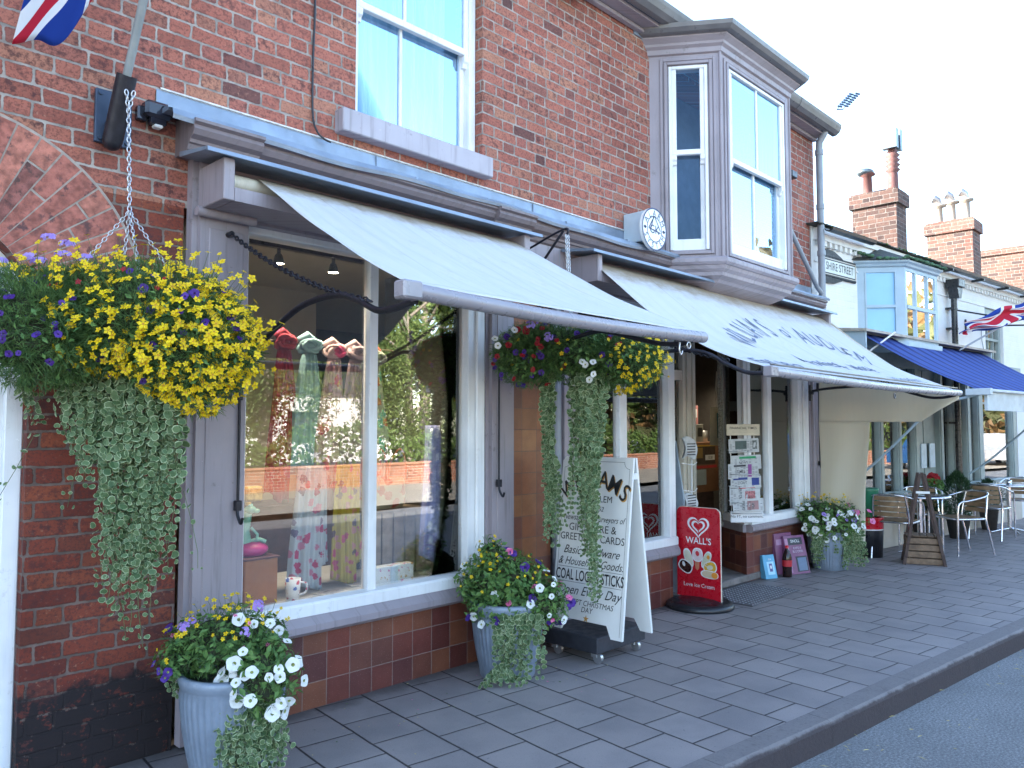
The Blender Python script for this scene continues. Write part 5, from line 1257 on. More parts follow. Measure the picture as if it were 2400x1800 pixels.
for d_ in ((-.2, .16), (.2, -.18), (0, -.2)): chain(q, Vector((3.99, -.54, 2.27)), Vector((4.0+d_[0], -.56+d_[1], 2.05)), .026, .0022, .007)
q.build('hanging_chain', MT['steel'], b2)
F1 = ((3.96, -.53, 2.03), .40, .28, .19); F2 = ((4.19, -.76, 1.97), .30, .25, .20); F3 = ((3.80, -.36, 2.00), .25, .25, .20)
mass(b2, [F1, F2, F3], 2400, 7500, .019, .055)
blooms(b2, 'yellow_flowers', [(F2, 165, lambda d: d.x > -.1 and d.z < .75, (-.01, .04)), (F2, 14, lambda d: d.x > .7, (.03, .12)), (F1, 20, lambda d: d.y > .2, (0, .03))], 'daisy', .017, [MT['yellow'], MT['orange']])
blooms(b2, 'purple_flowers', [(F3, 20, lambda d: d.y > 0, (0, .03)), (F1, 18, lambda d: d.y > .1, (0, .03)), (F2, 7, lambda d: d.x < .1 and d.y > 0, (0, .02))], 'pet', .021, [MT['purple'], plain('violet_throat', (.05, .01, .12), .7)])
blooms(b2, 'red_flowers', [(F3, 16, lambda d: d.y > .1, (0, .03)), (F1, 10, lambda d: d.z > 0 and d.y > 0, (0, .02)), (F2, 6, lambda d: d.z > .1, (0, .02))], 'pet', .021, [MT['red'], MT['red']])
mbw = MB()
for px, py in ((1365, 848), (1390, 848), (1391, 877), (1381, 890), (1206, 773), (1167, 810), (1160, 793), (1372, 855)): petunia(mbw, pix(px, py, (4.0-.2, -.56-.2)), (TOC+rdir()*.6).normalized(), .022, 0, 1)
for px, py in ((1257, 748), (1243, 762), (1285, 790), (1402, 770)):
    c = pix(px, py, (4.0-.2, -.56-.2))
    for k in range(22): e = (TOC+rdir()*.9).normalized(); flower(mbw, c+e*.03, e, .010, 2, 2, narrow=.5)
mbw.build('white_and_lilac_flowers', [MT['wpetal'], MT['throat'], MT['lilac']], b2)
q = MB(); st = MB()
for (x0_, x1_, xb0, xb1, y0_, yb0, yb1, n_, off) in ((1268, 1296, 1280, 1300, 850, 1080, 1275, 9, .04), (1345, 1420, 1365, 1400, 900, 1180, 1330, 17, .12), (1375, 1395, 1380, 1400, 900, 1330, 1445, 5, .12), (1330, 1350, 1340, 1350, 900, 1050, 1230, 3, .12), (1285, 1300, 1300, 1330, 1100, 1200, 1300, 4, .04)):
    for i in range(n_):
        cc = (4.0+TOC.x*(off+RG.uniform(-.03, .03)), -.56+TOC.y*(off+RG.uniform(-.03, .03)))
        strand(q, st, pix(RG.uniform(x0_, x1_), y0_+RG.uniform(-30, 30), cc), pix(RG.uniform(xb0, xb1), RG.uniform(yb0, yb1), cc), .021, .030)
q.build('trailing_leaves', [MT['trail'], MT['trail_edge']], b2); st.build('trailing_stems', MT['stem'], b2)
# ---- ribbed tubs
def tub(c, h=.46, r=.22, rb=.165):
    t = MB(); prof = [(rb, 0), (rb+.006, .01)]+[(rb+(r-rb)*(1-(1-k/12)**1.7), .02+(h-.08)*k/12) for k in range(1, 13)]+[(r+.004, h-.05), (r+.012, h-.03), (r+.012, h-.008), (r+.004, h), (r-.012, h), (r-.014, h-.04), (0, h-.04)]
    t.lathe(prof, c, 168, 0, True, rib=lambda k, z: (.032*(.5+.5*math.cos(2*math.pi*(k % 4)/4)) if .03 < z < h-.07 else .006))
    return t
def planter(name, label, c, spec):
    c = Vector((*c, 0)); t = thing(name, label, 'planter', tuple(c), 'galvanised flower tubs')
    tub(c).build('ribbed_tub', MT['zinc'], t)
    q = MB(); q.lathe([(0, .455-.03), (.20, .455-.03)], c, 24); q.build('soil', MT['moss'], t)
    return t, c
def EL_(c, lat, tow, z, a, b, h): return (tuple(c+LAT*lat+TOC*tow+Vector((0, 0, z))), a, b, h)
p1, c1 = planter('flower_tub', 'ribbed grey tub nearest the camera spilling white petunias beside the brick pier', (1.73, -.45), None)
G1 = EL_(c1, -.02, .0, .58, .24, .22, .14); G2 = EL_(c1, .17, .12, .46, .15, .13, .17); G3 = EL_(c1, -.20, .02, .52, .12, .14, .12)
mass(p1, [G1, G2, G3], 1500, 1500, .021, .045)
blooms(p1, 'white_petunias', [(G2, 30, lambda d: d.y > -.3 and d.z < .8, (0, .035)), (G1, 5, lambda d: d.x > .3 and d.y > 0, (0, .03))], 'pet', .030, [MT['wpetal'], MT['throat']])
blooms(p1, 'yellow_flowers', [(G1, 62, lambda d: d.z > .2, (0, .05)), (G3, 10, lambda d: d.z > .0, (0, .03))], 'daisy', .013, [MT['yellow'], MT['orange']])
blooms(p1, 'mauve_flowers', [(G1, 5, lambda d: d.z > .3, (0, .03))], 'verb', .026, [MT['lilac'], MT['pink']])
blooms(p1, 'purple_petunias', [(G3, 6, lambda d: d.x < 0, (0, .05))], 'pet', .025, [MT['purple'], MT['throat']])
blooms(p1, 'pink_flowers', [(G1, 7, lambda d: d.y > 0, (0, .03)), (G2, 3, None, (0, .02))], 'daisy', .016, [MT['pink'], MT['red']])
q = MB(); st = MB()
for i in range(34):
    la = RG.uniform(.02, .28); z1 = RG.uniform(.02, .16)
    strand(q, st, c1+LAT*la*.8+TOC*(.19-la*.2)+Vector((0, 0, .40)), c1+LAT*(la+RG.uniform(-.03, .03))+TOC*(.22-la*.2)+Vector((0, 0, z1)), .019, .026, .02)
for i in range(6): strand(q, st, c1+LAT*-.24+Vector((0, 0, .50)), c1+LAT*(-.25+RG.uniform(-.05, .05))+Vector((0, 0, RG.uniform(.32, .4))), .017, .026, .02)
q.build('trailing_leaves', [MT['trail'], MT['trail_edge']], p1); st.build('trailing_stems', MT['stem'], p1)
p2, c2 = planter('flower_tub', 'ribbed grey tub with a tall leafy mound beside the sandwich board', (3.60, -.34), None)
G1 = EL_(c2, -.03, .0, .56, .28, .22, .20); G2 = EL_(c2, .24, .08, .46, .13, .13, .14); G3 = EL_(c2, -.02, .10, .42, .22, .13, .12); G4 = EL_(c2, -.10, 0, .72, .10, .1, .12)
mass(p2, [G1, G2, G3, G4], 2300, 1500, .024, .045)
blooms(p2, 'white_petunias', [(G2, 10, lambda d: d.y > 0, (0, .04)), (G3, 7, lambda d: d.y > .3, (0, .03)), (G1, 2, lambda d: d.x < -.6, (0, .03))], 'pet', .024, [MT['wpetal'], MT['throat']])
blooms(p2, 'purple_petunias', [(G1, 9, lambda d: d.y > .1, (0, .03)), (G2, 5, lambda d: d.y > 0, (0, .03)), (G3, 3, lambda d: d.y > .3, (0, .03))], 'pet', .026, [MT['purple'], MT['purple']])
blooms(p2, 'yellow_flowers', [(G1, 36, lambda d: d.y > -.2 and d.z > -.1, (0, .03)), (G4, 14, None, (0, .02))], 'daisy', .012, [MT['yellow'], MT['orange']])
blooms(p2, 'pink_flowers', [(G1, 4, lambda d: d.y > .1, (0, .02)), (G2, 5, None, (0, .05))], 'pet', .022, [MT['pink'], MT['pink']])
q = MB(); st = MB()
for i in range(22):
    la = RG.choice((RG.uniform(-.08, .02), RG.uniform(.08, .20), RG.uniform(-.05, .15)))
    strand(q, st, c2+LAT*la+TOC*.21+Vector((0, 0, .40)), c2+LAT*(la*1.1+RG.uniform(-.03, .03))+TOC*.22+Vector((0, 0, RG.uniform(.03, .2))), .021, .028, .02)
for i in range(8): strand(q, st, c2+LAT*-.04+TOC*.22+Vector((0, 0, .10)), c2+LAT*RG.uniform(-.15, .15)+TOC*RG.uniform(.24, .30)+Vector((0, 0, .02)), .021, .028, .01)
q.build('trailing_leaves', [MT['trail'], MT['trail_edge']], p2); st.build('trailing_stems', MT['stem'], p2)
p3, c3 = planter('flower_tub', 'ribbed grey tub farthest off, white and pink petunias by the cream side canvas', (8.72, -.28), None)
G1 = EL_(c3, -.02, .0, .60, .36, .28, .15); G2 = EL_(c3, -.02, .14, .48, .30, .16, .16); G3 = EL_(c3, .30, .05, .56, .12, .14, .14)
mass(p3, [G1, G2, G3], 1500, 900, .026, .05)
blooms(p3, 'white_petunias', [(G2, 42, lambda d: d.y > 0, (0, .04)), (G1, 10, lambda d: d.x < -.4, (0, .03))], 'pet', .028, [MT['wpetal'], MT['throat']])
blooms(p3, 'pink_petunias', [(G3, 11, lambda d: d.y > -.2, (0, .05))], 'pet', .035, [MT['pink'], MT['pink']])
blooms(p3, 'lilac_petunias', [(G1, 10, lambda d: d.y > .2 and d.z < .6, (0, .03)), (G3, 3, None, (0, .02))], 'pet', .026, [MT['lilac'], MT['purple']])
blooms(p3, 'yellow_flowers', [(G1, 50, lambda d: d.z > .55, (0, .07))], 'daisy', .016, [MT['yellow'], MT['orange']])
q = MB(); st = MB()
for i in range(30):
    la = RG.choice((RG.uniform(-.26, -.1), RG.uniform(.12, .30), RG.uniform(-.26, .3)))
    strand(q, st, c3+LAT*la*.9+TOC*.2+Vector((0, 0, .42)), c3+LAT*(la+RG.uniform(-.03, .03))+TOC*.22+Vector((0, 0, RG.uniform(.03, .25))), .024, .034, .02)
q.build('trailing_leaves', [MT['trail'], MT['trail_edge']], p3); st.build('trailing_stems', MT['stem'], p3)

# ============================================================ WHITE BUILDING WITH THE CAFE
OB = Vector((9.25, -.035, 0)); AB = R(-5.6)
M2 = Matrix.Translation(OB) @ Matrix.Rotation(AB, 4, 'Z')
def W2(x, y, z=0): return M2 @ Vector((x, y, z))
def done(mb, name, mats, parent=None, **k): return mb.tr(M2).build(name, mats, parent, **k)
MT['bluegrey'] = plain('blue_grey_paint', (.33, .43, .50), .45, var=.06, scale=4); MT['sage'] = plain('sage_grey_paint', (.24, .29, .28), .45, var=.08, scale=4)
MT['pale_blue'] = plain('painted_sky_pane', (.26, .50, .72), .35, var=.05, scale=2); MT['plinth'] = plain('cream_render', (.50, .45, .38), .7, var=.08, scale=3, col2=(.40, .36, .32), thr=.62)
wb = thing('white_cafe_building', 'white painted old brick building with a cafe below and a mossy slate roof', 'building', tuple(W2(4, 0)))
q = MB(); wallxz(q, -.2, 15, 2.45, 3.93, [(1.05, 2.6, 2.72, 3.5), (5.26, 6.07, 2.6, 3.5)]); wallxz(q, 6.6, 15, 0, 2.45, [(7.6, 8.6, .8, 2.2), (10, 11, .8, 2.2)]); q.quad((-.2, 0, 2.4), (-.2, 4, 2.4), (-.2, 4, 3.9), (-.2, 0, 3.9))
for k in range(120): q.box(-.1+k*.125, -.1+k*.125+.06, -.05, 0, 3.70, 3.76)
q.box(-.15, 15, -.06, 0, 3.76, 3.83); q.box(-.15, 15, -.09, 0, 3.83, 3.90)
q.box(-.15, 15, -.014, 0, 3.50, 3.515)
done(q, 'upper_wall', MT['brick_white'], wb, origin=tuple(OB))
q = MB(); rr_ = random.Random(9)
for k in range(74):      # slate roof with an uneven eaves edge
    x0 = -.3+k*.21; dz = rr_.uniform(-.006, .008)
    for j in range(12):
        y0 = -.14+j*.21; z0 = 3.915+.235*(y0+.14)+dz+rr_.uniform(-.003, .004)
        q.box(x0+.003, x0+.207, y0, y0+.30, z0, z0+.014, M=Matrix.Translation((0, 0, 0)))
q.add([(-.3, -.12, 3.905), (15.2, -.12, 3.905), (15.2, 2.5, 4.52), (-.3, 2.5, 4.52), (-.3, 6, 3.7), (15.2, 6, 3.7)], [(0, 1, 2, 3), (3, 2, 5, 4)])
for k in range(260):
    x = rr_.uniform(-.2, 8); q.ball((x, -.13+rr_.uniform(-.01, .06), 3.925), rr_.uniform(.012, .035), rr_.uniform(.012, .03), .014, 6, 4, 1)
done(q, 'roof', [MT['roof'], plain('moss', (.05, .09, .02), .95, var=.4, scale=30)], wb)
q = MB(); q.sweepx([(-.14, 3.86), (-.16, 3.83), (-.20, 3.82), (-.245, 3.835), (-.26, 3.87), (-.25, 3.87), (-.235, 3.845), (-.20, 3.832), (-.165, 3.842), (-.15, 3.865)], 2.9, 15); q.sweepx([(-.14, 3.86), (-.16, 3.83), (-.20, 3.82), (-.245, 3.835), (-.26, 3.87), (-.25, 3.87), (-.235, 3.845), (-.20, 3.832), (-.165, 3.842), (-.15, 3.865)], -.15, .95)
for x in (3.3, 4.5, 5.6, 6.7): q.box(x, x+.03, -.262, -.08, 3.80, 3.835)
done(q, 'gutter', plain('black_gutter', (.03, .035, .04), .35), wb)
q = MB(); q.box(3.62, 3.86, -.22, -.03, 3.62, 3.74, bev=.01); q.prism([(3.64, 3.62), (3.84, 3.62), (3.78, 3.46), (3.70, 3.46)], lambda a, b, d: (a, d, b), -.19, -.05); q.tube([(3.74, -.10, 3.48), (3.74, -.10, .02)], .042, 12)
for z in (3.3, 3.0, 1.6): q.box(3.67, 3.81, -.125, 0, z, z+.03)
done(q, 'downpipe', plain('black_pipe', (.02, .022, .025), .3), wb)
# small upstairs window at the far end
q = MB(); q.box(5.26, 6.07, .02, .09, 3.36, 3.5, bev=.01); q.box(5.26, 5.34, .05, .12, 2.6, 3.36); q.box(5.99, 6.07, .05, .12, 2.6, 3.36); q.box(5.34, 5.99, .05, .12, 3.27, 3.36); q.box(5.34, 5.99, .05, .11, 2.98, 3.02)
for x in (5.55, 5.77): q.box(x, x+.02, .06, .10, 2.6, 3.27)
q.box(5.34, 5.99, .05, .12, 2.6, 2.67)
fo = done(q, 'far_window', MT['sage'], wb)
q = MB(); q.box(5.3, 6.03, .085, .09, 2.6, 3.36); done(q, 'glass_pane', MT['glass'], fo)
q = MB(); q.box(.2, 7, .5, .55, 2.5, 3.8); done(q, 'upstairs_back', MT['dark_in'], wb)
# bay of the white building
P2 = [(.92, 0), (1.31, -.42), (2.30, -.42), (2.72, 0)]
q = MB()
def panel2(P, Q, z0, z1, a, b, z2, z3, th=.05):
    P = Vector(P); Q = Vector(Q); t = (Q-P).normalized(); L_ = (Q-P).length; M = XM(P, t, (t.y, -t.x))
    for s in ((0, a, z0, z1), (L_-b, L_, z0, z1), (a, L_-b, z0, z2), (a, L_-b, z3, z1)): q.box(s[0], s[1], -th, 0, s[2], s[3], M=M)
    return M, a, L_-b
ma = panel2(P2[0], P2[1], 2.60, 3.60, .09, .10, 2.68, 3.50); mf = panel2(P2[1], P2[2], 2.60, 3.60, .05, .07, 2.70, 3.52); mc = panel2(P2[2], P2[3], 2.60, 3.60, .10, .09, 2.68, 3.50)
for M_, a, b in (ma, mc): q.box(a, b, -.03, .012, 3.05, 3.085, M=M_); q.box(a, a+.02, -.03, .008, 2.68, 3.5, M=M_); q.box(b-.02, b, -.03, .008, 2.68, 3.5, M=M_)
M_, a, b = mf
for k in (1, 2): x = a+(b-a)*(.30 if k == 1 else .72); q.box(x-.018, x+.018, -.03, .006, 2.70, 3.52, M=M_)
q.box(a, b, -.03, .010, 3.045, 3.085, M=M_)
rings(q, P2, [(0, 3.56), (.03, 3.575), (.04, 3.60), (.07, 3.62), (.075, 3.64), (0, 3.645)]); rings(q, P2, [(0, 2.62), (.04, 2.62), (.04, 2.56), (.0, 2.53), (-.2, 2.5)])
bo2 = done(q, 'bay_window', MT['bluegrey'], wb)
q = MB(); q.box(mf[1], mf[2], -.02, -.015, 2.7, 3.52, M=mf[0]); done(q, 'glass_pane', MT['glass'], bo2)
q = MB()
for M_, a, b in (ma, mc): q = MB(); q.box(a, b, -.028, -.02, 2.68, 3.5, M=M_); done(q, 'sky_pane', MT['pale_blue'], bo2)  # solid side panes, their sky reflection put into a flat blue
q = MB(); e0 = [(p.x, p.y, 3.645) for p in offp(P2, .10)]; q.add(e0+[(1.0, 0, 3.86), (1.4, 0, 3.90), (2.25, 0, 3.90), (2.65, 0, 3.86)], [(0, 1, 5, 4), (1, 2, 6, 5), (2, 3, 7, 6)])
for k in range(3):
    A_, B_ = Vector(e0[k]), Vector(e0[k+1])
    for j in range(34):
        p = A_.lerp(B_, rr_.random())+Vector((0, rr_.uniform(-.01, .10), 0)); p.z = 3.65+max(0, p.y-A_.lerp(B_, .5).y)*.4+.01; q.ball(p, rr_.uniform(.02, .05), rr_.uniform(.02, .05), rr_.uniform(.012, .025), 7, 4, 1)
done(q, 'bay_roof', [MT['roof'], plain('green_moss', (.06, .13, .07), .95, var=.4, scale=30)], bo2)
# ground floor cafe front
q = MB()
for a, b in ((1.34, 1.45), (1.87, 1.98), (2.39, 2.53), (3.24, 3.36), (3.70, 3.90), (4.24, 4.38), (4.70, 4.90), (6.22, 6.40), (.30, .42), (.85, .93)): q.box(a, b, -.04, .06, .66, 2.5, bev=.006); q.box(a+.02, b-.02, -.055, -.038, .70, 2.46, bev=.004)
q.box(.1, 2.53, -.06, .08, .62, .70, bev=.005); q.box(3.3, 6.6, -.06, .08, .64, .72, bev=.005); q.box(.1, 6.6, -.08, .1, 2.35, 2.56)
q.box(2.53, 2.80, .02, .08, 0, 2.4); q.box(2.86, 3.24, .03, .09, 0, 2.4); q.box(4.9, 6.22, -.01, .03, 1.92, 1.95)
cf = done(q, 'cafe_front', MT['sage'], wb)
q = MB(); q.box(.1, 2.45, .01, .015, .7, 2.36); q.box(3.3, 6.5, .01, .015, .7, 2.36); done(q, 'glass_pane', MT['glass'], cf)
q = MB(); put_text(q, "Deli", lambda a, b: (1.66+a, .006, 1.37+b), .26, 0, 0, .004, .75); q.box(1.50, 1.84, .003, .006, 1.25, 1.275); done(q, 'lettering', MT['black_ink'], cf)
q = MB(); q.box(.1, 2.53, -.03, .1, 0, .62); q.box(3.3, 6.6, -.03, .1, 0, .64)
for x in (1.2, 2.0, 3.9, 4.8, 5.8): q.box(x, x+.012, -.034, -.03, 0, .62, 1)
done(q, 'rendered_plinth', [MT['plinth'], MT['sage']], wb)
q = MB(); q.box(.0, 7, 3.0, 3.05, 0, 2.5); q.box(.0, .05, .1, 3, 0, 2.5); q.box(2.53, 3.3, .5, .55, 0, 2.4); q.box(0, 7, .12, 3, 2.42, 2.45, 1)
done(q, 'cafe_interior', [MT['dark_in'], MT['ceil']], wb)
q = MB(); q.grid(lambda u, v: (4.95+1.25*u, .12+.03*math.sin(u*50), .75+1.6*v), 70, 2, uv=False); done(q, 'curtain', plain('grey_blue_curtain', (.34, .42, .48), .85), cf)
for x, y, lb in ((2.62, .0, 'left of two pale menu boards in the cafe entrance'), (2.93, .01, 'right of two pale menu boards in the cafe entrance')):
    q = MB(); q.box(x, x+.17, y-.03, y-.012, .98, 1.32, bev=.003); o = done(q, 'menu_board', plain('menu_card', (.45, .55, .62), .4)); tag(o, lb, 'menu board', 'menu boards at the cafe door')
# street sign
sg = thing('street_sign', 'black and white street name sign under the mossy eaves beside the grey downpipe', 'street sign', tuple(W2(.42, -.02, 3.3)))
q = MB()
top = [(0, 3.30), (.86, 3.30), (.86, 3.62), (0, 3.62)]
q.box(.0, .85, -.03, -.001, 3.345, 3.605, bev=.02)
crest = lambda z0, s: [(0, z0)]+[(x, z0+s*h) for x, h in ((.0, .085), (.18, .085), (.30, .075), (.38, .05), (.45, .03), (.52, .0))]
q.prism(crest(3.60, 1), lambda a, b, d: (a, d, b), -.028, -.002); q.prism(crest(3.35, -.9), lambda a, b, d: (a, d, b), -.028, -.002)
done(q, 'sign_back', MT['black_ink'], sg)
q = MB(); q.box(.0, .825, -.033, -.030, 3.375, 3.385, 0); q.box(.0, .825, -.033, -.030, 3.565, 3.575, 0); q.box(.815, .825, -.033, -.030, 3.385, 3.565, 0); q.box(.0, .80, -.034, -.030, 3.40, 3.55, 1); done(q, 'sign_face', [MT['cream'], plain('sign_white', (.62, .66, .62), .5)], sg)
q = MB(); put_text(q, "SHIRE STREET", lambda a, b: (.415+a, -.0355, 3.435+b), .135, 0, 0, .003, .83); done(q, 'lettering', MT['black_ink'], sg)
# blue awning
t3 = thing('cafe_awning', 'blue striped awning of the cafe on the white building', 'awning', tuple(W2(2.3, -.1, 2.4)), 'awnings over the shopfronts')
q = MB(); q.box(.22, .25, -.42, -.0, 2.40, 2.68); q.box(4.2, 4.23, -.42, -.0, 2.40, 2.68); q.box(.25, 4.2, -.06, -.002, 2.50, 2.68); done(q, 'blind_box', MT['bluegrey'], t3)
q = MB(); q.sweepx([(0, 2.74), (-.45, 2.69), (-.45, 2.66), (0, 2.70)], .18, 4.32); done(q, 'box_hood', plain('weathered_board', (.36, .32, .27), .7, var=.2, scale=12), t3)
q = MB()
def S3(u, v): return Vector((.34+3.85*u, -.30-1.30*v, 2.66-.74*v-.05*math.sin(math.pi*v)*(1-.2*u)+.006*math.sin(u*75)*math.sin(math.pi*v)))
q.grid(S3, 110, 24); done(q, 'canvas', MT['awn_blue'], t3, solid=.0015)
q = MB(); q.box(.30, 4.25, -1.68, -1.60, 1.915, 1.945, bev=.006); q.box(.33, 4.23, -1.64, -1.61, 1.72, 1.92); q.box(.26, .32, -1.70, -1.45, 1.88, 1.95, bev=.006); done(q, 'front_board', plain('pale_grey_board', (.42, .48, .52), .4), t3)
for x in (.34, 4.18):
    q = MB(); q.tube(bez([(x, -.08, .85), (x, -.40, 1.10), (x, -.80, 1.48), (x, -1.05, 1.72), (x, -1.25, 1.82), (x, -1.42, 1.86), (x, -1.60, 1.90)]), .014, 8); done(q, 'stay_arm', MT['bluegrey'], t3)
q = MB(); q.tube([(.30, -.30, 2.35), (.55, -.62, 2.66)], .012, 6); done(q, 'short_strut', MT['white'], t3)
# brackets and flag
sb = thing('wall_bracket', 'black iron stay and rod fixed to the white wall behind the flag', 'bracket', tuple(W2(4.4, 0, 3.1)))
q = MB(); q.tube([(3.80, -.02, 3.32), (4.14, -.5, 3.19)], .013, 6); q.box(4.40, 4.44, -.02, 0, 3.02, 3.22); q.tube([(4.42, -.02, 3.12), (5.0, -.62, 3.12), (5.9, -.9, 3.25)], .014, 6); done(q, 'bracket_iron', MT['iron'], sb)
q = MB(); q.tube([(3.0, -.42, 2.62), (3.9, -.62, 2.98), (5.5, -.95, 3.62)], .014, 8); o = done(q, 'slim_flagpole', MT['pipe']); tag(o, 'slim grey pole carrying the small flag above the blue awning', 'flagpole')
q = MB()
def flg2(u, v):
    b = Vector((5.25, -.90, 3.55)).lerp(Vector((4.0, -.64, 3.03)), v); d = Vector((-1.35+.1*v, .05, -.28-.05*v))
    return b+d*u*1.0+Vector((.04*math.sin(u*9), .07*math.sin(u*11+v*3), .05*math.sin(u*9+v*5)))
def flg2(u, v):   # gathered cloth drooping under the pole
    b = Vector((5.15, -.88, 3.50)).lerp(Vector((2.80, -.58, 2.90)), u)
    h = .10+.24*math.sin(math.pi*min(1, u*1.05))*(.75+.25*math.sin(u*9))
    return b+Vector((.05*math.sin(v*7+u*5), .09*math.sin(v*10+u*6)*v, -h*(v-.35)*1.15+.03*math.sin(u*14+v*3)))
q.grid(flg2, 60, 24); o = done(q, 'union_flag', MT['flag'], solid=.001); tag(o, 'small union flag blown along its pole on the white building', 'flag')
q = MB(); q.tube(bez([W2(5.05, -.02, 3.3), W2(5.03, -.02, 3.0), W2(5.1, -.02, 2.8), W2(5.2, -.02, 2.5)]), .006, 5); tag(q.build('cable', MT['pipe']), 'thin grey wire hanging on the white wall right of the small flag', 'cable')
# chimneys
def chimney(name, label, x0, x1, y0, y1, z0, z1, band, pots, mat='brick_far'):
    t = thing(name, label, 'chimney', ((x0+x1)/2, (y0+y1)/2, z0), 'brick chimney stacks')
    q = MB(); e = .045
    q.box(x0, x1, y0, y1, z0, z1-band); q.box(x0-e, x1+e, y0-e, y1+e, z1-band, z1-band*.15); q.box(x0-e*.3, x1+e*.3, y0-e*.3, y1+e*.3, z1-band*.15, z1)
    q.box(x0-.03, x1+.03, y0-.03, y1+.03, z0+.28*(z1-z0), z0+.28*(z1-z0)+.06)
    q.build('stack', MT[mat], t, origin=(x0, y0, z0))
    for (px, py, h, r, kind) in pots:
        q = MB(); c = (px, py, z1-.03)
        if kind == 'louvre':
            q.lathe([(r, 0), (r*.9, h*.35)]+[(r*(1.35 if k % 2 else .85), h*(.38+.045*k)) for k in range(9)]+[(r*.8, h*.8)], c, 18); q.box(px-.16, px-.05, py-.12, py+.12, c[2]+h*.80, c[2]+h*1.15, 1); q.box(px+.05, px+.16, py-.12, py+.12, c[2]+h*.80, c[2]+h*1.18, 1)
        elif kind == 'hood':
            q.lathe([(r, 0), (r*.85, h*.7), (r*1.5, h*.75), (r*1.5, h*.8)], c, 16); q.ball((px, py+.03, c[2]+h*.85), r*2.1, r*1.7, h*.14, 12, 8, 1)
        else:
            q.lathe([(r, 0), (r*.85, h*.65), (r*1.9, h*.68), (r*1.9, h*.74), (r*.8, h*.76), (r*.8, h*.8)], c, 16)
            q.tube([(px, py, c[2]+h*.78), (px-.02, py+.02, c[2]+h*.9), (px-.05, py+.10, c[2]+h*.98)], [r*.8, r, r*1.3], 12, 1, cap=False)
        q.build('chimney_pot', [plain('terracotta_%s' % kind, (.13, .055, .05) if kind != 'cowl' else (.30, .27, .24), .7), plain('metal_cowl_%s' % kind, (.14, .18, .21) if kind != 'cowl' else (.35, .33, .33), .35, .6)], t)
chimney('chimney', 'nearest chimney stack with sooty bricks, two red pots and an iron tie', 14.0, 14.50, .60, 1.33, 4.0, 5.62, .26, [(14.2, 1.13, .52, .085, 'hood'), (14.25, .72, .95, .09, 'louvre')], 'brick_soot')
chimney('chimney', 'middle clean brick chimney stack with three cream cowled pots', 18.0, 18.6, .42, 1.28, 3.9, 5.86, .26, [(18.3, 1.1, .62, .07, 'cowl'), (18.3, .85, .66, .07, 'cowl'), (18.3, .58, .66, .07, 'cowl')])
chimney('chimney', 'broad low brick chimney at the right edge without visible pots', 22.0, 22.9, .2, 1.20, 3.9, 5.93, .16, [])
q = MB(); an0 = Vector((13.9, 1.6, 7.35))
an = thing('tv_antenna', 'small television antenna high in the white sky', 'antenna', (14.0, 1.55, 5.5))
q.tube([(14.05, 1.30, 5.3), (14.0, 1.50, 7.22)], .006, 5); q.build('mast', plain('pale_mast', (.85, .86, .88), .4), an)
q = MB()
A0 = Vector((14.0, 1.50, 7.22)); dd_ = Vector((.50, -.08, .42)); sd2 = Vector((.03, -.045, 0))
for s in (-1, 1):
    q.tube([A0+sd2*s, A0+dd_+sd2*s], .008, 5)
    for k in range(7): c = A0+dd_*(.2+.13*k)+sd2*s; q.tube([c-Vector((.03, -.03, -.01)), c+Vector((.03, -.03, -.01))], .017, 6)
q.tube([A0-sd2, A0+sd2], .012, 5); q.build('boom', plain('antenna_dark', (.04, .07, .12), .4), an)

# ============================================================ CAFE FURNITURE
cp = thing('cafe_chair', 'tmp', 'chair', (0, 0, 0))
def rect_tube(q, pts, r=.0125): q.tube(bez(pts, 5), r, 8)
q = MB()
rect_tube(q, [(.24, .25, 0), (.235, .25, .30), (.225, .25, .55), (.19, .25, .635), (.08, .25, .655), (-.10, .25, .69), (-.20, .23, .72), (-.26, .15, .745), (-.28, 0, .755), (-.26, -.15, .745), (-.20, -.23, .72), (-.10, -.25, .69), (.08, -.25, .655), (.19, -.25, .635), (.225, -.25, .55), (.235, -.25, .30), (.24, -.25, 0)])
q.build('arm_frame', MT['alu'], cp)
for s in (-1, 1):
    q = MB(); rect_tube(q, [(-.30, .20*s, 0), (-.24, .20*s, .25), (-.20, .20*s, .42), (-.225, .19*s, .60), (-.255, .17*s, .75)]); q.build('rear_leg', MT['alu'], cp)
q = MB(); rect_tube(q, [(.20, .2, .43), (.22, 0, .435), (.20, -.2, .43), (0, -.225, .43), (-.19, -.19, .43), (-.20, 0, .43), (-.19, .19, .43), (0, .225, .43), (.20, .2, .43)]); q.build('seat_ring', MT['alu'], cp)
q = MB()
for k in range(7): q.box(-.17+k*.053, -.17+k*.053+.045, -.19, .19, .434, .446, bev=.003)
q.build('seat_slats', MT['wood_l'], cp)
q = MB()
for k in range(4):
    z = .50+k*.062
    q.grid(lambda u, v, z=z: (-.215-(z-.43)*.11-.03*math.cos((u-.5)*3.1), -.175+.35*u, z+.048*v), 8, 1, uv=False); q.grid(lambda u, v, z=z: (-.227-(z-.43)*.11-.03*math.cos((u-.5)*3.1), -.175+.35*u, z+.048*v), 8, 1, uv=False)
q.build('back_slats', MT['wood_l'], cp)
spots = [(.84, -.44, 8, 'aluminium cafe chair seen from behind at the nearer table, left of the wooden planter'), (1.78, -.80, 150, 'aluminium cafe chair turned sideways just right of the wooden planter'), (1.98, -.26, 200, 'aluminium cafe chair behind the nearer round table'),
         (3.52, -.56, 5, 'aluminium cafe chair in profile at the left of the farther table'), (5.15, -.42, 185, 'aluminium cafe chair behind the farther table by the curtain'), (4.75, -1.05, 130, 'aluminium cafe chair at the right edge beyond the farther table')]
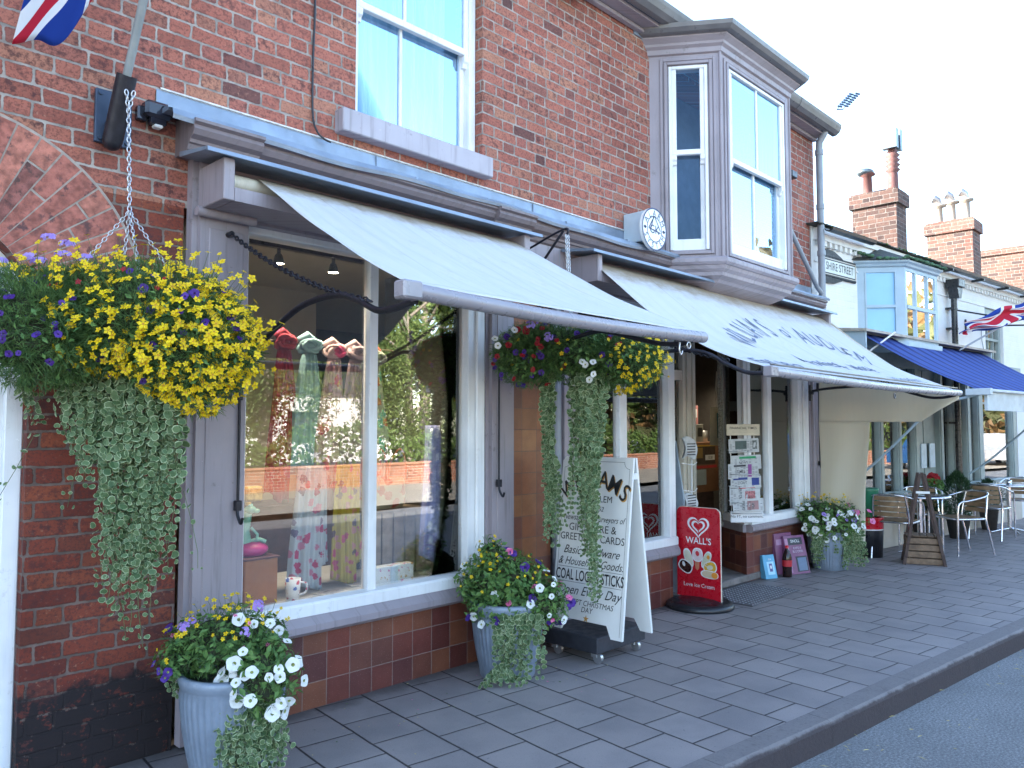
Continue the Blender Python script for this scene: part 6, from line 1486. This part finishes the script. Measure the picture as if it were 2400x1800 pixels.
for i, (x, y, a, lb) in enumerate(spots):
    o = cp if i == 0 else copy_tree(cp)
    o.location = W2(x, y); o.rotation_euler = (0, 0, R(a)+AB); tag(o, lb, 'chair', 'aluminium cafe chairs')
tp = thing('cafe_table', 'tmp', 'table', (0, 0, 0))
q = MB(); q.lathe([(0, .715), (.34, .715), (.352, .705), (.352, .69), (.34, .685), (0, .685)], (0, 0, 0), 40); q.build('table_top', MT['alu'], tp)
q = MB(); q.tube([(0, 0, .06), (0, 0, .69)], .03, 14); q.build('pedestal', MT['alu'], tp)
for k in range(4):
    q = MB(); a = math.pi/4+k*math.pi/2; q.tube([(0, 0, .07), (.14*math.cos(a), .14*math.sin(a), .045), (.27*math.cos(a), .27*math.sin(a), .012)], [.022, .016, .012], 8); q.build('foot', MT['alu'], tp)
for i, (x, y, lb) in enumerate(((1.36, -.50, 'nearer round aluminium cafe table behind the wooden planter'), (4.33, -.55, 'farther round aluminium cafe table at the right edge'))):
    o = tp if i == 0 else copy_tree(tp); o.location = W2(x, y); o.rotation_euler = (0, 0, AB); tag(o, lb, 'table', 'round cafe tables')
q = MB(); q.lathe([(0, .0), (.035, .0), (.04, .06), (.03, .06), (0, .05)], tuple(W2(4.25, -.58, .717)), 16); tag(q.build('ashtray', MT['alu']), 'small metal ashtray on the farther cafe table', 'ashtray')
# planter easel
pe_ = thing('planter_easel', 'dark wooden A-frame standing on a slatted crate in front of the cafe tables', 'planter stand', tuple(W2(.63, -.83)))
Me = M2 @ Matrix.Translation((.50, -.89, 0)) @ Matrix.Rotation(R(-63), 4, 'Z')   # x: along the crate front, y: away
q = MB()
for k in range(4): q.box(-.185, .185, 0, .018, .005+k*.076, .07+k*.076, M=Me, bev=.003); q.box(-.185, .185, .30, .318, .005+k*.076, .07+k*.076, M=Me, bev=.003)
for x in (-.185, .167):
    for k in range(4): q.box(x, x+.018, .018, .30, .005+k*.076, .07+k*.076, M=Me, bev=.003)
for k in range(5): q.box(-.18+k*.074, -.18+k*.074+.066, -.004, .322, .312, .324, M=Me, bev=.003)
q.build('crate', MT['wood'], pe_)
for yy in (-.03, .28):
    for s in (-1, 1):
        q = MB(); A_ = Vector((s*.205, yy, .0)); B_ = Vector((s*.02-.0, yy+.02*(1 if yy < 0 else -1), 1.02))
        for w_ in (0, .03): q.prism([(-.016, -.012), (.016, -.012), (.016, .012), (-.016, .012)], lambda a, b, d, w_=w_: Me @ (A_.lerp(B_, d)+Vector((a-s*w_*0, b+w_*1.1, 0))), 0, 1)
        q.build('frame_leg', MT['wood_d'], pe_)
q = MB(); q.box(-.07, .07, -.045, -.02, .80, .825, M=Me); q.build('cross_bar', MT['white'], pe_)
# bin
bn = thing('litter_bin', 'dark bin with a red and white band behind the cream side canvas', 'bin', tuple(W2(.66, -.19)))
q = MB(); q.lathe([(0, 0), (.15, 0), (.165, .30), (.165, .33)], tuple(W2(.66, -.19)), 28); q.build('bin_body', MT['black'], bn)
q = MB(); q.lathe([(.1665, .33), (.168, .45), (.172, .455), (.172, .47), (.15, .47), (.15, .40)], tuple(W2(.66, -.19)), 28); q.build('bin_band', MT['red_board'], bn)
q = MB(); q.lathe([(.1672, .322), (.1672, .336)], tuple(W2(.66, -.19)), 28); q.build('bin_trim', MT['white'], bn)
q = MB(); q.lathe([(0, .0), (.10, .0), (.12, .30), (.13, .33), (.12, .34), (0, .34)], tuple(W2(.66, -.19, .475)), 20); tag(q.build('green_tub', [plain('green_plastic', (.02, .16, .08), .4)]), 'green plastic tub on top of the bin', 'tub')
# clipped evergreens
def evergreen(name, label, s, y, r, h, ph=.26, n=2600, part='foliage', redn=0):
    c = W2(s, y); t = thing(name, label, 'evergreen plant', tuple(c), 'potted evergreens by the cafe')
    q = MB(); q.lathe([(0, 0), (r*.55, 0), (r*.75, ph), (r*.8, ph), (0, ph-.03)], tuple(c), 20); q.build('pot', plain('dark_pot', (.06, .055, .05), .7), t)
    q = MB()
    for _ in range(n):
        v = rdir(); rr = RG.uniform(.35, 1.05)**.6*r*(1+.15*math.sin(v.x*7+v.z*5)); z = ph+h*.5+v.z*h*.52; k = 1-.35*max(0, v.z)
        p = Vector((c.x+v.x*rr*k, c.y+v.y*rr*k, z)); wisp(q, p, v+Vector((0, 0, .8))+rdir()*.7, RG.uniform(.04, .08), .006, 0)
    q.build(part, leafm('evergreen_%s' % label[:6], (.012, .035, .014), (.035, .085, .03), trans=.1), t)
evergreen('evergreen_shrub', 'bushy evergreen standing just left of the farther table, tallest of the potted plants', 3.15, -.28, .20, .62)
evergreen('evergreen_shrub', 'low dark evergreen behind the nearer cafe table', 2.35, -.16, .22, .42, .30)
evergreen('evergreen_shrub', 'small dark evergreen under the curtain window behind the farther table', 4.55, -.20, .18, .40, .32, 1500)
q = MB()
for k in range(26): petunia(q, W2(2.62, -.18, .86)+rdir()*.06, (TOC+rdir()*.6).normalized(), .03, 0, 0)
t = thing('geranium_pot', 'potted plant with a cluster of red flowers at the cafe door', 'potted plant', tuple(W2(2.62, -.18))); q.build('red_flowers', MT['red'], t)
q = MB(); q.lathe([(0, 0), (.09, 0), (.13, .60), (.12, .62), (0, .6)], tuple(W2(2.62, -.18)), 18); q.build('pot', plain('tall_dark_pot', (.05, .05, .05), .6), t)
q = MB()
for _ in range(300): leaf(q, W2(2.62, -.18, .70)+Vector((RG.uniform(-.11, .11), RG.uniform(-.1, .1), RG.uniform(-.08, .14))), rdir(), .03, 0, .6)
q.build('foliage', MT['green'], t)

# ============================================================ BIG WINDOW DISPLAY
def fold(x, y, z0, z1, w_, mat, name, label, ph=0., bot=.0, tw=1.0):
    t = thing(name, label, 'scarf', (x, y, z0), 'scarves in the big window')
    q = MB(); knot = z1 > 1.9
    for s_, dx, yo, zb, ww in ((0, -.018, -.015, z0, 1.), (1, .022, .012, z0+.10, .8)):
        def fn(u, v):
            k = (.38+.62*min(1, (v*1.5)**.7)) if knot else .8+.2*v
            c = (u-.5)*w_*ww*k; f = math.sin(u*19+ph+s_+1.2*math.sin(v*3))*.6+math.sin(u*43+ph*2-v*2)*.3
            zz = z1-.11-(z1-.11-zb-(.07*(u-.3)*(1 if s_ else -1)+.02*math.sin(u*9)))*v if knot else z1-(z1-zb-.07*(u-.5)*(1 if s_ else -1))*v
            return (x+dx*(1+v)+c+.012*math.sin(v*4+ph), y+yo+.020*f*(.4+.6*k)-.02*math.cos((u-.5)*3.1), zz)
        q.grid(fn, 60, 24, uv=False)
    q.build('hanging_folds', mat, t, solid=.001)
    if knot:
        q = MB()
        for j in range(7):
            a = j*.9+ph; r_ = w_*(.20+.04*math.sin(j*2.1)); tl = .5*math.sin(j*1.7+ph)
            pts = [(x+r_*1.35*math.cos(k*.52), y-.02+.030*math.sin(k*.52+a), z1-.065+.030*math.sin(k*.52)+tl*.03*math.cos(k*.52)+.010*math.sin(j*3)) for k in range(13)]
            q.tube(pts, .013+.004*math.sin(j*5), 7, cap=False)
        q.ball((x, y-.012, z1-.065), w_*.20, .030, .030, 12, 8)
        q.tube([(x-w_*.33, y+.01, z1-.03), (x-.02, y-.02, z1+.0), (x+w_*.30, y+.012, z1-.03)], [.018, .026, .018], 8)
        q.build('knot', mat, t)
red_ = floral('red_scarf', (.26, .025, .04), [(.30, .05, .12), (.20, .02, .05)], 7); teal_ = floral('teal_scarf', (.20, .34, .35), [(.3, .48, .48), (.2, .36, .36)], 5, .3)
pinkf = floral('pink_floral_scarf', (.42, .29, .28), [(.45, .04, .12), (.25, .12, .14), (.5, .3, .2)], 10, .5); mauv = floral('mauve_scarf', (.29, .21, .22), [(.3, .2, .22), (.45, .33, .3)], 14, .3)
multi = floral('multicolour_scarf', (.34, .34, .30), [(.45, .1, .08), (.1, .35, .3), (.4, .25, .4)], 14, .55)
whitef = floral('white_floral_scarf', (.38, .43, .46), [(.36, .03, .10), (.44, .16, .24), (.10, .08, .14), (.40, .45, .48)], 17, .5); yelf = floral('yellow_floral_scarf', (.38, .30, .04), [(.38, .05, .10), (.44, .2, .16), (.10, .06, .05), (.34, .27, .05)], 18, .5)
lav = floral('lavender_scarf', (.32, .34, .58), [(.62, .64, .72), (.5, .52, .68)], 12, .4)
fold(2.50, .50, 1.12, 2.12, .17, red_, 'scarf', 'red scarf knotted on the rail, leftmost of the upper row', 0)
fold(2.67, .50, 1.22, 2.11, .20, teal_, 'scarf', 'plain pale teal scarf knotted on the rail', 1)
fold(2.85, .50, 1.05, 2.09, .20, pinkf, 'scarf', 'cream and pink flowered scarf knotted on the rail', 2)
fold(3.02, .50, 1.10, 2.09, .19, mauv, 'scarf', 'plain dusty mauve scarf knotted on the rail', 3)
fold(3.18, .50, 1.15, 2.07, .19, multi, 'scarf', 'many coloured patterned scarf by the window mullion', 4)
fold(2.66, .42, .57, 1.30, .24, whitef, 'scarf', 'pale blue scarf with crimson flowers hanging low', 1.5, .02)
fold(2.92, .42, .56, 1.30, .20, yelf, 'scarf', 'mustard scarf with crimson flowers hanging low', 2.7, .02)
fold(3.40, .16, .68, 1.55, .13, lav, 'scarf', 'lavender scarf with white marks hanging at the right of the window', .7, .03)
q = MB(); q.tube([(2.30, .52, 2.06), (3.35, .52, 2.06)], .010, 8); tag(q.build('scarf_rail', MT['wood_d']), 'dark rail carrying the upper row of scarves', 'rail')
ck = thing('wooden_crate', 'upright slatted wooden crate in the right half of the big window', 'crate', (3.36, .6, .55))
q = MB()
for k in range(5): q.box(3.12+k*.096, 3.12+k*.096+.082, .44, .452, .55, .975, bev=.003)
for k in range(4): q.box(3.59, 3.602, .455+k*.085, .455+k*.085+.07, .55, .975, bev=.003)
q.box(3.12, 3.60, .44, .80, .965, .985); q.box(3.12, 3.59, .79, .80, .55, .965, 1); q.build('slats', [plain('grey_crate_wood', (.30, .24, .18), .7, var=.25, scale=14), MT['dark_in']], ck)
bx_ = thing('display_box', 'plain orange brown box at the left end of the big window', 'box', (2.24, .36, .545))
q = MB(); q.box(2.14, 2.34, .25, .48, .545, .80, bev=.004); q.build('box_body', plain('orange_card', (.32, .13, .05), .6), bx_)
q = MB(); q.box(2.13, 2.35, .24, .49, .80, .812, bev=.003); q.build('box_lid', plain('maroon_card', (.10, .035, .04), .6), bx_)
q = MB(); q.ball((2.23, .36, .845), .10, .09, .045, 16, 10); tag(q.build('cushion', plain('magenta_satin', (.45, .03, .18), .35)), 'magenta cushion on the orange brown box', 'cushion')
fg = thing('frog_figurine', 'green crowned frog figurine sitting on the magenta cushion', 'figurine', (2.20, .36, .885)); gr_ = plain('glazed_green', (.20, .42, .32), .25)
q = MB(); q.tube([(2.20, .37, .88), (2.19, .37, .95), (2.205, .36, 1.02), (2.21, .355, 1.06)], [.038, .034, .024, .022], 12); q.ball((2.215, .345, 1.07), .035, .034, .024); q.ball((2.245, .33, 1.062), .022, .02, .014); q.ball((2.205, .33, 1.092), .010); q.ball((2.225, .35, 1.094), .010)
q.tube([(2.22, .34, .97), (2.25, .32, .93), (2.24, .31, .90)], .009, 6); q.tube([(2.22, .36, .89), (2.27, .33, .90), (2.30, .32, .885)], .013, 6); q.build('body', gr_, fg)
q = MB(); q.lathe([(.014, 0), (.018, .018), (.010, .012)], (2.205, .35, 1.095), 10); q.build('crown', plain('dull_gold', (.45, .3, .08), .3, .7), fg)
mg = thing('floral_mug', 'tall white mug with a flower pattern beside the orange brown box', 'mug', (2.42, .22, .545)); fm = floral('floral_china', (.74, .76, .76), [(.5, .08, .12), (.08, .14, .4), (.2, .3, .12)], 34, .5, .3)
q = MB(); q.lathe([(0, .0), (.036, .0), (.045, .13), (.041, .13), (.034, .01), (0, .01)], (2.42, .22, .546), 24); q.build('cup', fm, mg)
q = MB(); q.tube(bez([(2.458, .205, .65), (2.49, .19, .64), (2.485, .19, .595), (2.455, .205, .58)]), .006, 6); q.build('handle', fm, mg)
sp = thing('gift_box', 'small white floral boxed gift set in front of the crate', 'gift box', (3.15, .24, .545)); fb = floral('floral_card', (.66, .72, .74), [(.5, .12, .3), (.5, .3, .12), (.2, .4, .25)], 40, .5, .5)
q = MB(); q.box(3.0, 3.30, .22, .29, .546, .66, bev=.003); q.build('carton', fb, sp)
q = MB(); q.box(3.11, 3.17, .212, .219, .55, .655, bev=.006); q.build('centre_label', plain('label_blue', (.45, .60, .70), .5), sp)
hb = thing('handbag', 'cream embroidered handbag with red handles on top of the crate', 'handbag', (3.25, .5, .99)); 
q = MB(); q.box(3.06, 3.44, .46, .56, .988, 1.20, bev=.03); q.build('bag_body', floral('embroidered_linen', (.50, .42, .26), [(.4, .08, .04), (.15, .18, .08)], 12, .5), hb)
for x in (3.10, 3.26): q = MB(); q.tube(bez([(x, .455, 1.17), (x+.02, .45, 1.30), (x+.10, .45, 1.39), (x+.15, .45, 1.30), (x+.15, .455, 1.17)]), .007, 6); q.build('handle', plain('red_cord', (.42, .06, .03), .6), hb)
for i, (x, w_, h, c_) in enumerate(((2.45, .12, .10, (.42, .34, .12)), (2.58, .12, .10, (.38, .30, .10)), (3.0, .14, .13, (.30, .20, .10)))):
    q = MB(); q.box(x, x+w_, 1.08, 1.16, 1.042, 1.042+h, bev=.012); o = q.build('gold_parcel' if i < 2 else 'wicker_basket', plain('display_%d' % i, c_, .35, var=.3, scale=30, bump=.4)); tag(o, ('left gold wrapped parcel on the dark shelf in the big window', 'right gold wrapped parcel on the dark shelf in the big window', 'small brown wicker basket on the dark shelf')[i], 'parcel' if i < 2 else 'basket')
for i, (x, y, a) in enumerate(((2.70, .26, 12), (2.98, .36, -8), (2.85, .14, 25))):
    q = MB(); M = Matrix.Translation((x, y, .546)) @ Matrix.Rotation(R(a), 4, 'Z'); q.box(-.09, .09, -.06, .06, 0, .006, 0, M=M); q.box(-.07, .07, -.045, .045, .006, .0075, 1, M=M); tag(q.build('place_mat', [plain('mat_edge', (.5, .5, .48), .5), floral('mat_print_%d' % i, (.30, .30, .32), [(.1, .1, .12), (.4, .2, .2)], 30)]), ('flat picture card on the display deck before the pale blue scarf', 'flat picture card on the display deck before the mustard scarf', 'flat picture card nearest the glass on the display deck')[i], 'card', 'flat cards on the display deck')
# second window goods
q = MB(); q.box(4.75, 5.95, .85, .88, .55, 2.6); tag(q.build('display_screen', MT['dark_in']), 'dark screen closing the back of the window behind the sandwich board', 'screen')
q = MB()
for k in range(9): q.box(4.72+.03*(k % 3), 4.74+.03*(k % 3)+.02, .12+.02*k, .125+.02*k, 1.10+.09*k, 1.19+.09*k, k % 2)
tag(q.build('hanging_card', [plain('turquoise', (.10, .42, .48), .5), MT['white']]), 'turquoise and white hanging card at the left of the second window', 'decoration')

# ============================================================ ACROSS THE STREET (seen in the glass)
q = MB(); q.quad((-40, -16.0, -.03), (70, -16.0, -.03), (70, -9.2, -.03), (-40, -9.2, -.03)); o = q.build('far_pavement', plain('pale_pavement', (.34, .30, .24), .85, var=.1, scale=2), origin=(0, -11.5, -.03)); tag(o, kind='structure')
gw = thing('garden_wall', 'low red brick garden wall across the street', 'wall', (14, -13.9, -.03))
q = MB(); q.box(-12, 45, -14.1, -13.85, -.03, .50); q.build('brickwork', MT['brick_low'], gw, origin=(0, -14.1, 0))
q = MB(); q.box(-12, 45, -14.13, -13.82, .50, .57, bev=.02); q.build('coping', plain('brick_coping', (.42, .20, .12), .8), gw)
q = MB()
for _ in range(15000):
    x = RG.uniform(-8, 42); h = 1.15+.3*math.sin(x*1.1)+.2*math.sin(x*2.9)
    leaf(q, Vector((x, -14.3-RG.random()*.8, .45+RG.random()**.7*h*.9)), (Vector((0, 1, .5))+rdir()*.8).normalized(), .075, 0, .6)
tag(q.build('hedge', leafm('hedge_leaf', (.05, .10, .02), (.14, .22, .05))), 'leafy hedge behind the garden wall', 'hedge', None, 'stuff')
def tree(name, label, x, y, h, r, n, weep, cols, lr=.10, z0=1.5):
    t = thing(name, label, 'tree', (x, y, 0), 'trees across the street')
    q = MB(); q.tube([(x, y, -.1), (x+.1, y, h*.3), (x-.05, y+.1, h*.6), (x, y, h*.92)], [r*.09, r*.07, r*.045, .02], 10)
    for k in range(12):
        a = k*2.4; z = h*(.3+.05*k); q.tube([(x, y, z), (x+r*.5*math.cos(a), y+r*.5*math.sin(a), z+h*.12), (x+r*.85*math.cos(a), y+r*.85*math.sin(a), z+h*.10)], [r*.03, r*.018, .01], 6)
    q.build('trunk', plain('bark_'+label[:5], (.22, .19, .15), .9, var=.3), t)
    q = MB()
    cl = [(rdir(), RG.uniform(.45, 1)) for _ in range(46)]
    for _ in range(n):
        d, s = RG.choice(cl); c = Vector((x+d.x*r*s, y+d.y*r*s, h*.62+d.z*h*.36*s)); p = c+rdir()*r*.26*RG.random()
        if weep: p.z -= RG.random()**1.3*weep*(1-.4*abs(d.z))
        if p.z < z0: p.z = z0+RG.random()*.5
        leaf(q, p, (Vector((0, .8, .3))+rdir()).normalized(), lr*RG.uniform(.6, 1.2), RG.randrange(len(cols)), .35 if weep else .6)
    q.build('crown', [leafm('tree_%s_%d' % (label[:5], i), *c) for i, c in enumerate(cols)], t)
g1 = ((.09, .14, .03), (.20, .26, .08)); g2 = ((.04, .08, .02), (.10, .16, .04)); g3 = ((.40, .16, .03), (.45, .30, .05))
tree('weeping_birch', 'weeping birch across the street reflected in the big window', 16.9, -17.3, 6.2, 2.0, 15000, 2.6, (g1, g2), .085, 1.2)
tree('broadleaf_tree', 'spreading tree left of the birch across the street', 11.4, -17.0, 7.5, 2.7, 15000, 2.6, (g1, g2), .085, 1.25)
tree('broadleaf_tree', 'orange berried tree across the street', 24.5, -17.5, 6.5, 2.3, 9000, 0, (g1, g3, g2), .10)
tree('broadleaf_tree', 'tall dark tree right of the birch across the street', 21.5, -22, 9.5, 3.2, 9000, 0, (g2, g2, g1), .13)
tree('broadleaf_tree', 'large tree far right across the street', 33, -20, 9, 4, 9000, 0, (g1, g2), .14)
hs = thing('white_house', 'white rendered house behind the trees across the street', 'house', (14, -30, 0))
q = MB(); wallxz(q, 4, 24, 0, 3.2, [(6, 7.5, .9, 2.3), (10, 11.5, .9, 2.3), (14, 15.2, 0, 2.2), (18, 19.6, .9, 2.3)], -27.4, -27); q.build('wall', plain('white_render', (.80, .79, .76), .8), hs)
q = MB(); q.add([(3.6, -26.7, 3.15), (24.4, -26.7, 3.15), (24.4, -31, 5.2), (3.6, -31, 5.2), (3.6, -35, 3.1), (24.4, -35, 3.1)], [(0, 1, 2, 3), (3, 2, 5, 4)]); q.build('roof', MT['roof'], hs)
q = MB(); q.box(4.2, 23.8, -27.45, -27.42, .1, 3.0); q.build('dark_windows', MT['dark_in'], hs)
def car(name, label, x, y, col, van=False):
    t = thing(name, label, 'car', (x, y, -.13), 'cars parked across the street'); L_ = 4.3
    top = 1.45
    body = [(0, .35), (.05, .75), (.35, .88), (1.15, .95), (1.75, top), (3.3, top), (4.0, .98), (4.28, .9), (4.3, .35)]
    q = MB(); q.prism(body, lambda a, b, d: (x+a, y+d, b-.13), -.82, .82); o = q.build('body', plain('paint_'+label[:4], col, .2, .2), t)
    q = MB()
    for s in (-.825, .825): q.prism([(1.3, .95), (1.82, top-.07), (3.22, top-.07), (3.8, .98)], lambda a, b, d: (x+a, y+d, b-.13), s-.004, s+.004)
    q.add([(x+1.17, y-.7, .83), (x+1.17, y+.7, .83), (x+1.72, y+.7, 1.27), (x+1.72, y-.7, 1.27)], [(0, 1, 2, 3)]); q.build('windows', plain('car_glass', (.02, .025, .03), .08), t)
    for a in (.85, 3.45):
        for s in (-.80, .80):
            q = MB(); q.tube([(x+a, y+s-.09, .19), (x+a, y+s+.09, .19)], .32, 20); q.tube([(x+a, y+s-.095, .19), (x+a, y+s+.095, .19)], .19, 16, 1); q.build('wheel', [MT['black'], MT['steel']], t)
car('parked_car', 'white car parked across the street', 43.0, -10.6, (.75, .75, .76)); car('parked_car', 'blue car parked across the street', 30.5, -10.6, (.03, .10, .25)); car('parked_car', 'silver car parked across the street, farthest off', 36.5, -10.6, (.45, .46, .48))

q = MB()
for _ in range(9000):
    x = RG.uniform(34, 120); y = -16-RG.random()*16-(x-34)*.12; hh = 9+3*math.sin(x*.31)+2*math.sin(x*.83+1)
    leaf(q, Vector((x, y, .2+hh*RG.random()**.8)), (Vector((-.5, .6, .3))+rdir()).normalized(), .55*RG.uniform(.6, 1.3), RG.choice((0, 0, 1)), .6)
tag(q.build('far_wood', [leafm('far_leaf_a', (.05, .06, .025), (.10, .11, .04)), leafm('far_leaf_b', (.14, .08, .03), (.20, .12, .05))]), 'distant wood across the street, only seen reflected in the panes', 'wood', None, 'stuff')
# bits of straw and petals lying on the pavement and along the kerb
q = MB()
for _ in range(70):
    x = RG.uniform(3.4, 9); k = [i for i in range(len(KP)-1) if KP[i][0] <= x < KP[i+1][0]][0]; y = KP[k][1]+(KP[k+1][1]-KP[k][1])*(x-KP[k][0])/(KP[k+1][0]-KP[k][0])-.05-RG.random()**2*.5
    wisp(q, Vector((x, y, -.122)), Vector((RG.uniform(-1, 1), RG.uniform(-1, 1), .02)), RG.uniform(.015, .06), .0022, 0)
for _ in range(90):
    p = RG.choice(((1.73, -.6), (3.6, -.5), (4.0, -.6), (2.6, -.2), (3.2, -.12), (8.7, -.45))); leaf(q, Vector((p[0]+RG.gauss(0, .3), p[1]+RG.uniform(-.35, .12), .005)), (Vector((0, 0, 1))+rdir()*.2).normalized(), RG.uniform(.004, .009), RG.choice((0, 1, 2)), .6)
tag(q.build('fallen_straw', [plain('straw', (.45, .38, .16), .8), MT['pink'], MT['trail']], origin=(0, 0, 0)), 'straw and fallen petals scattered on the pavement and along the kerb', 'litter', None, 'stuff')
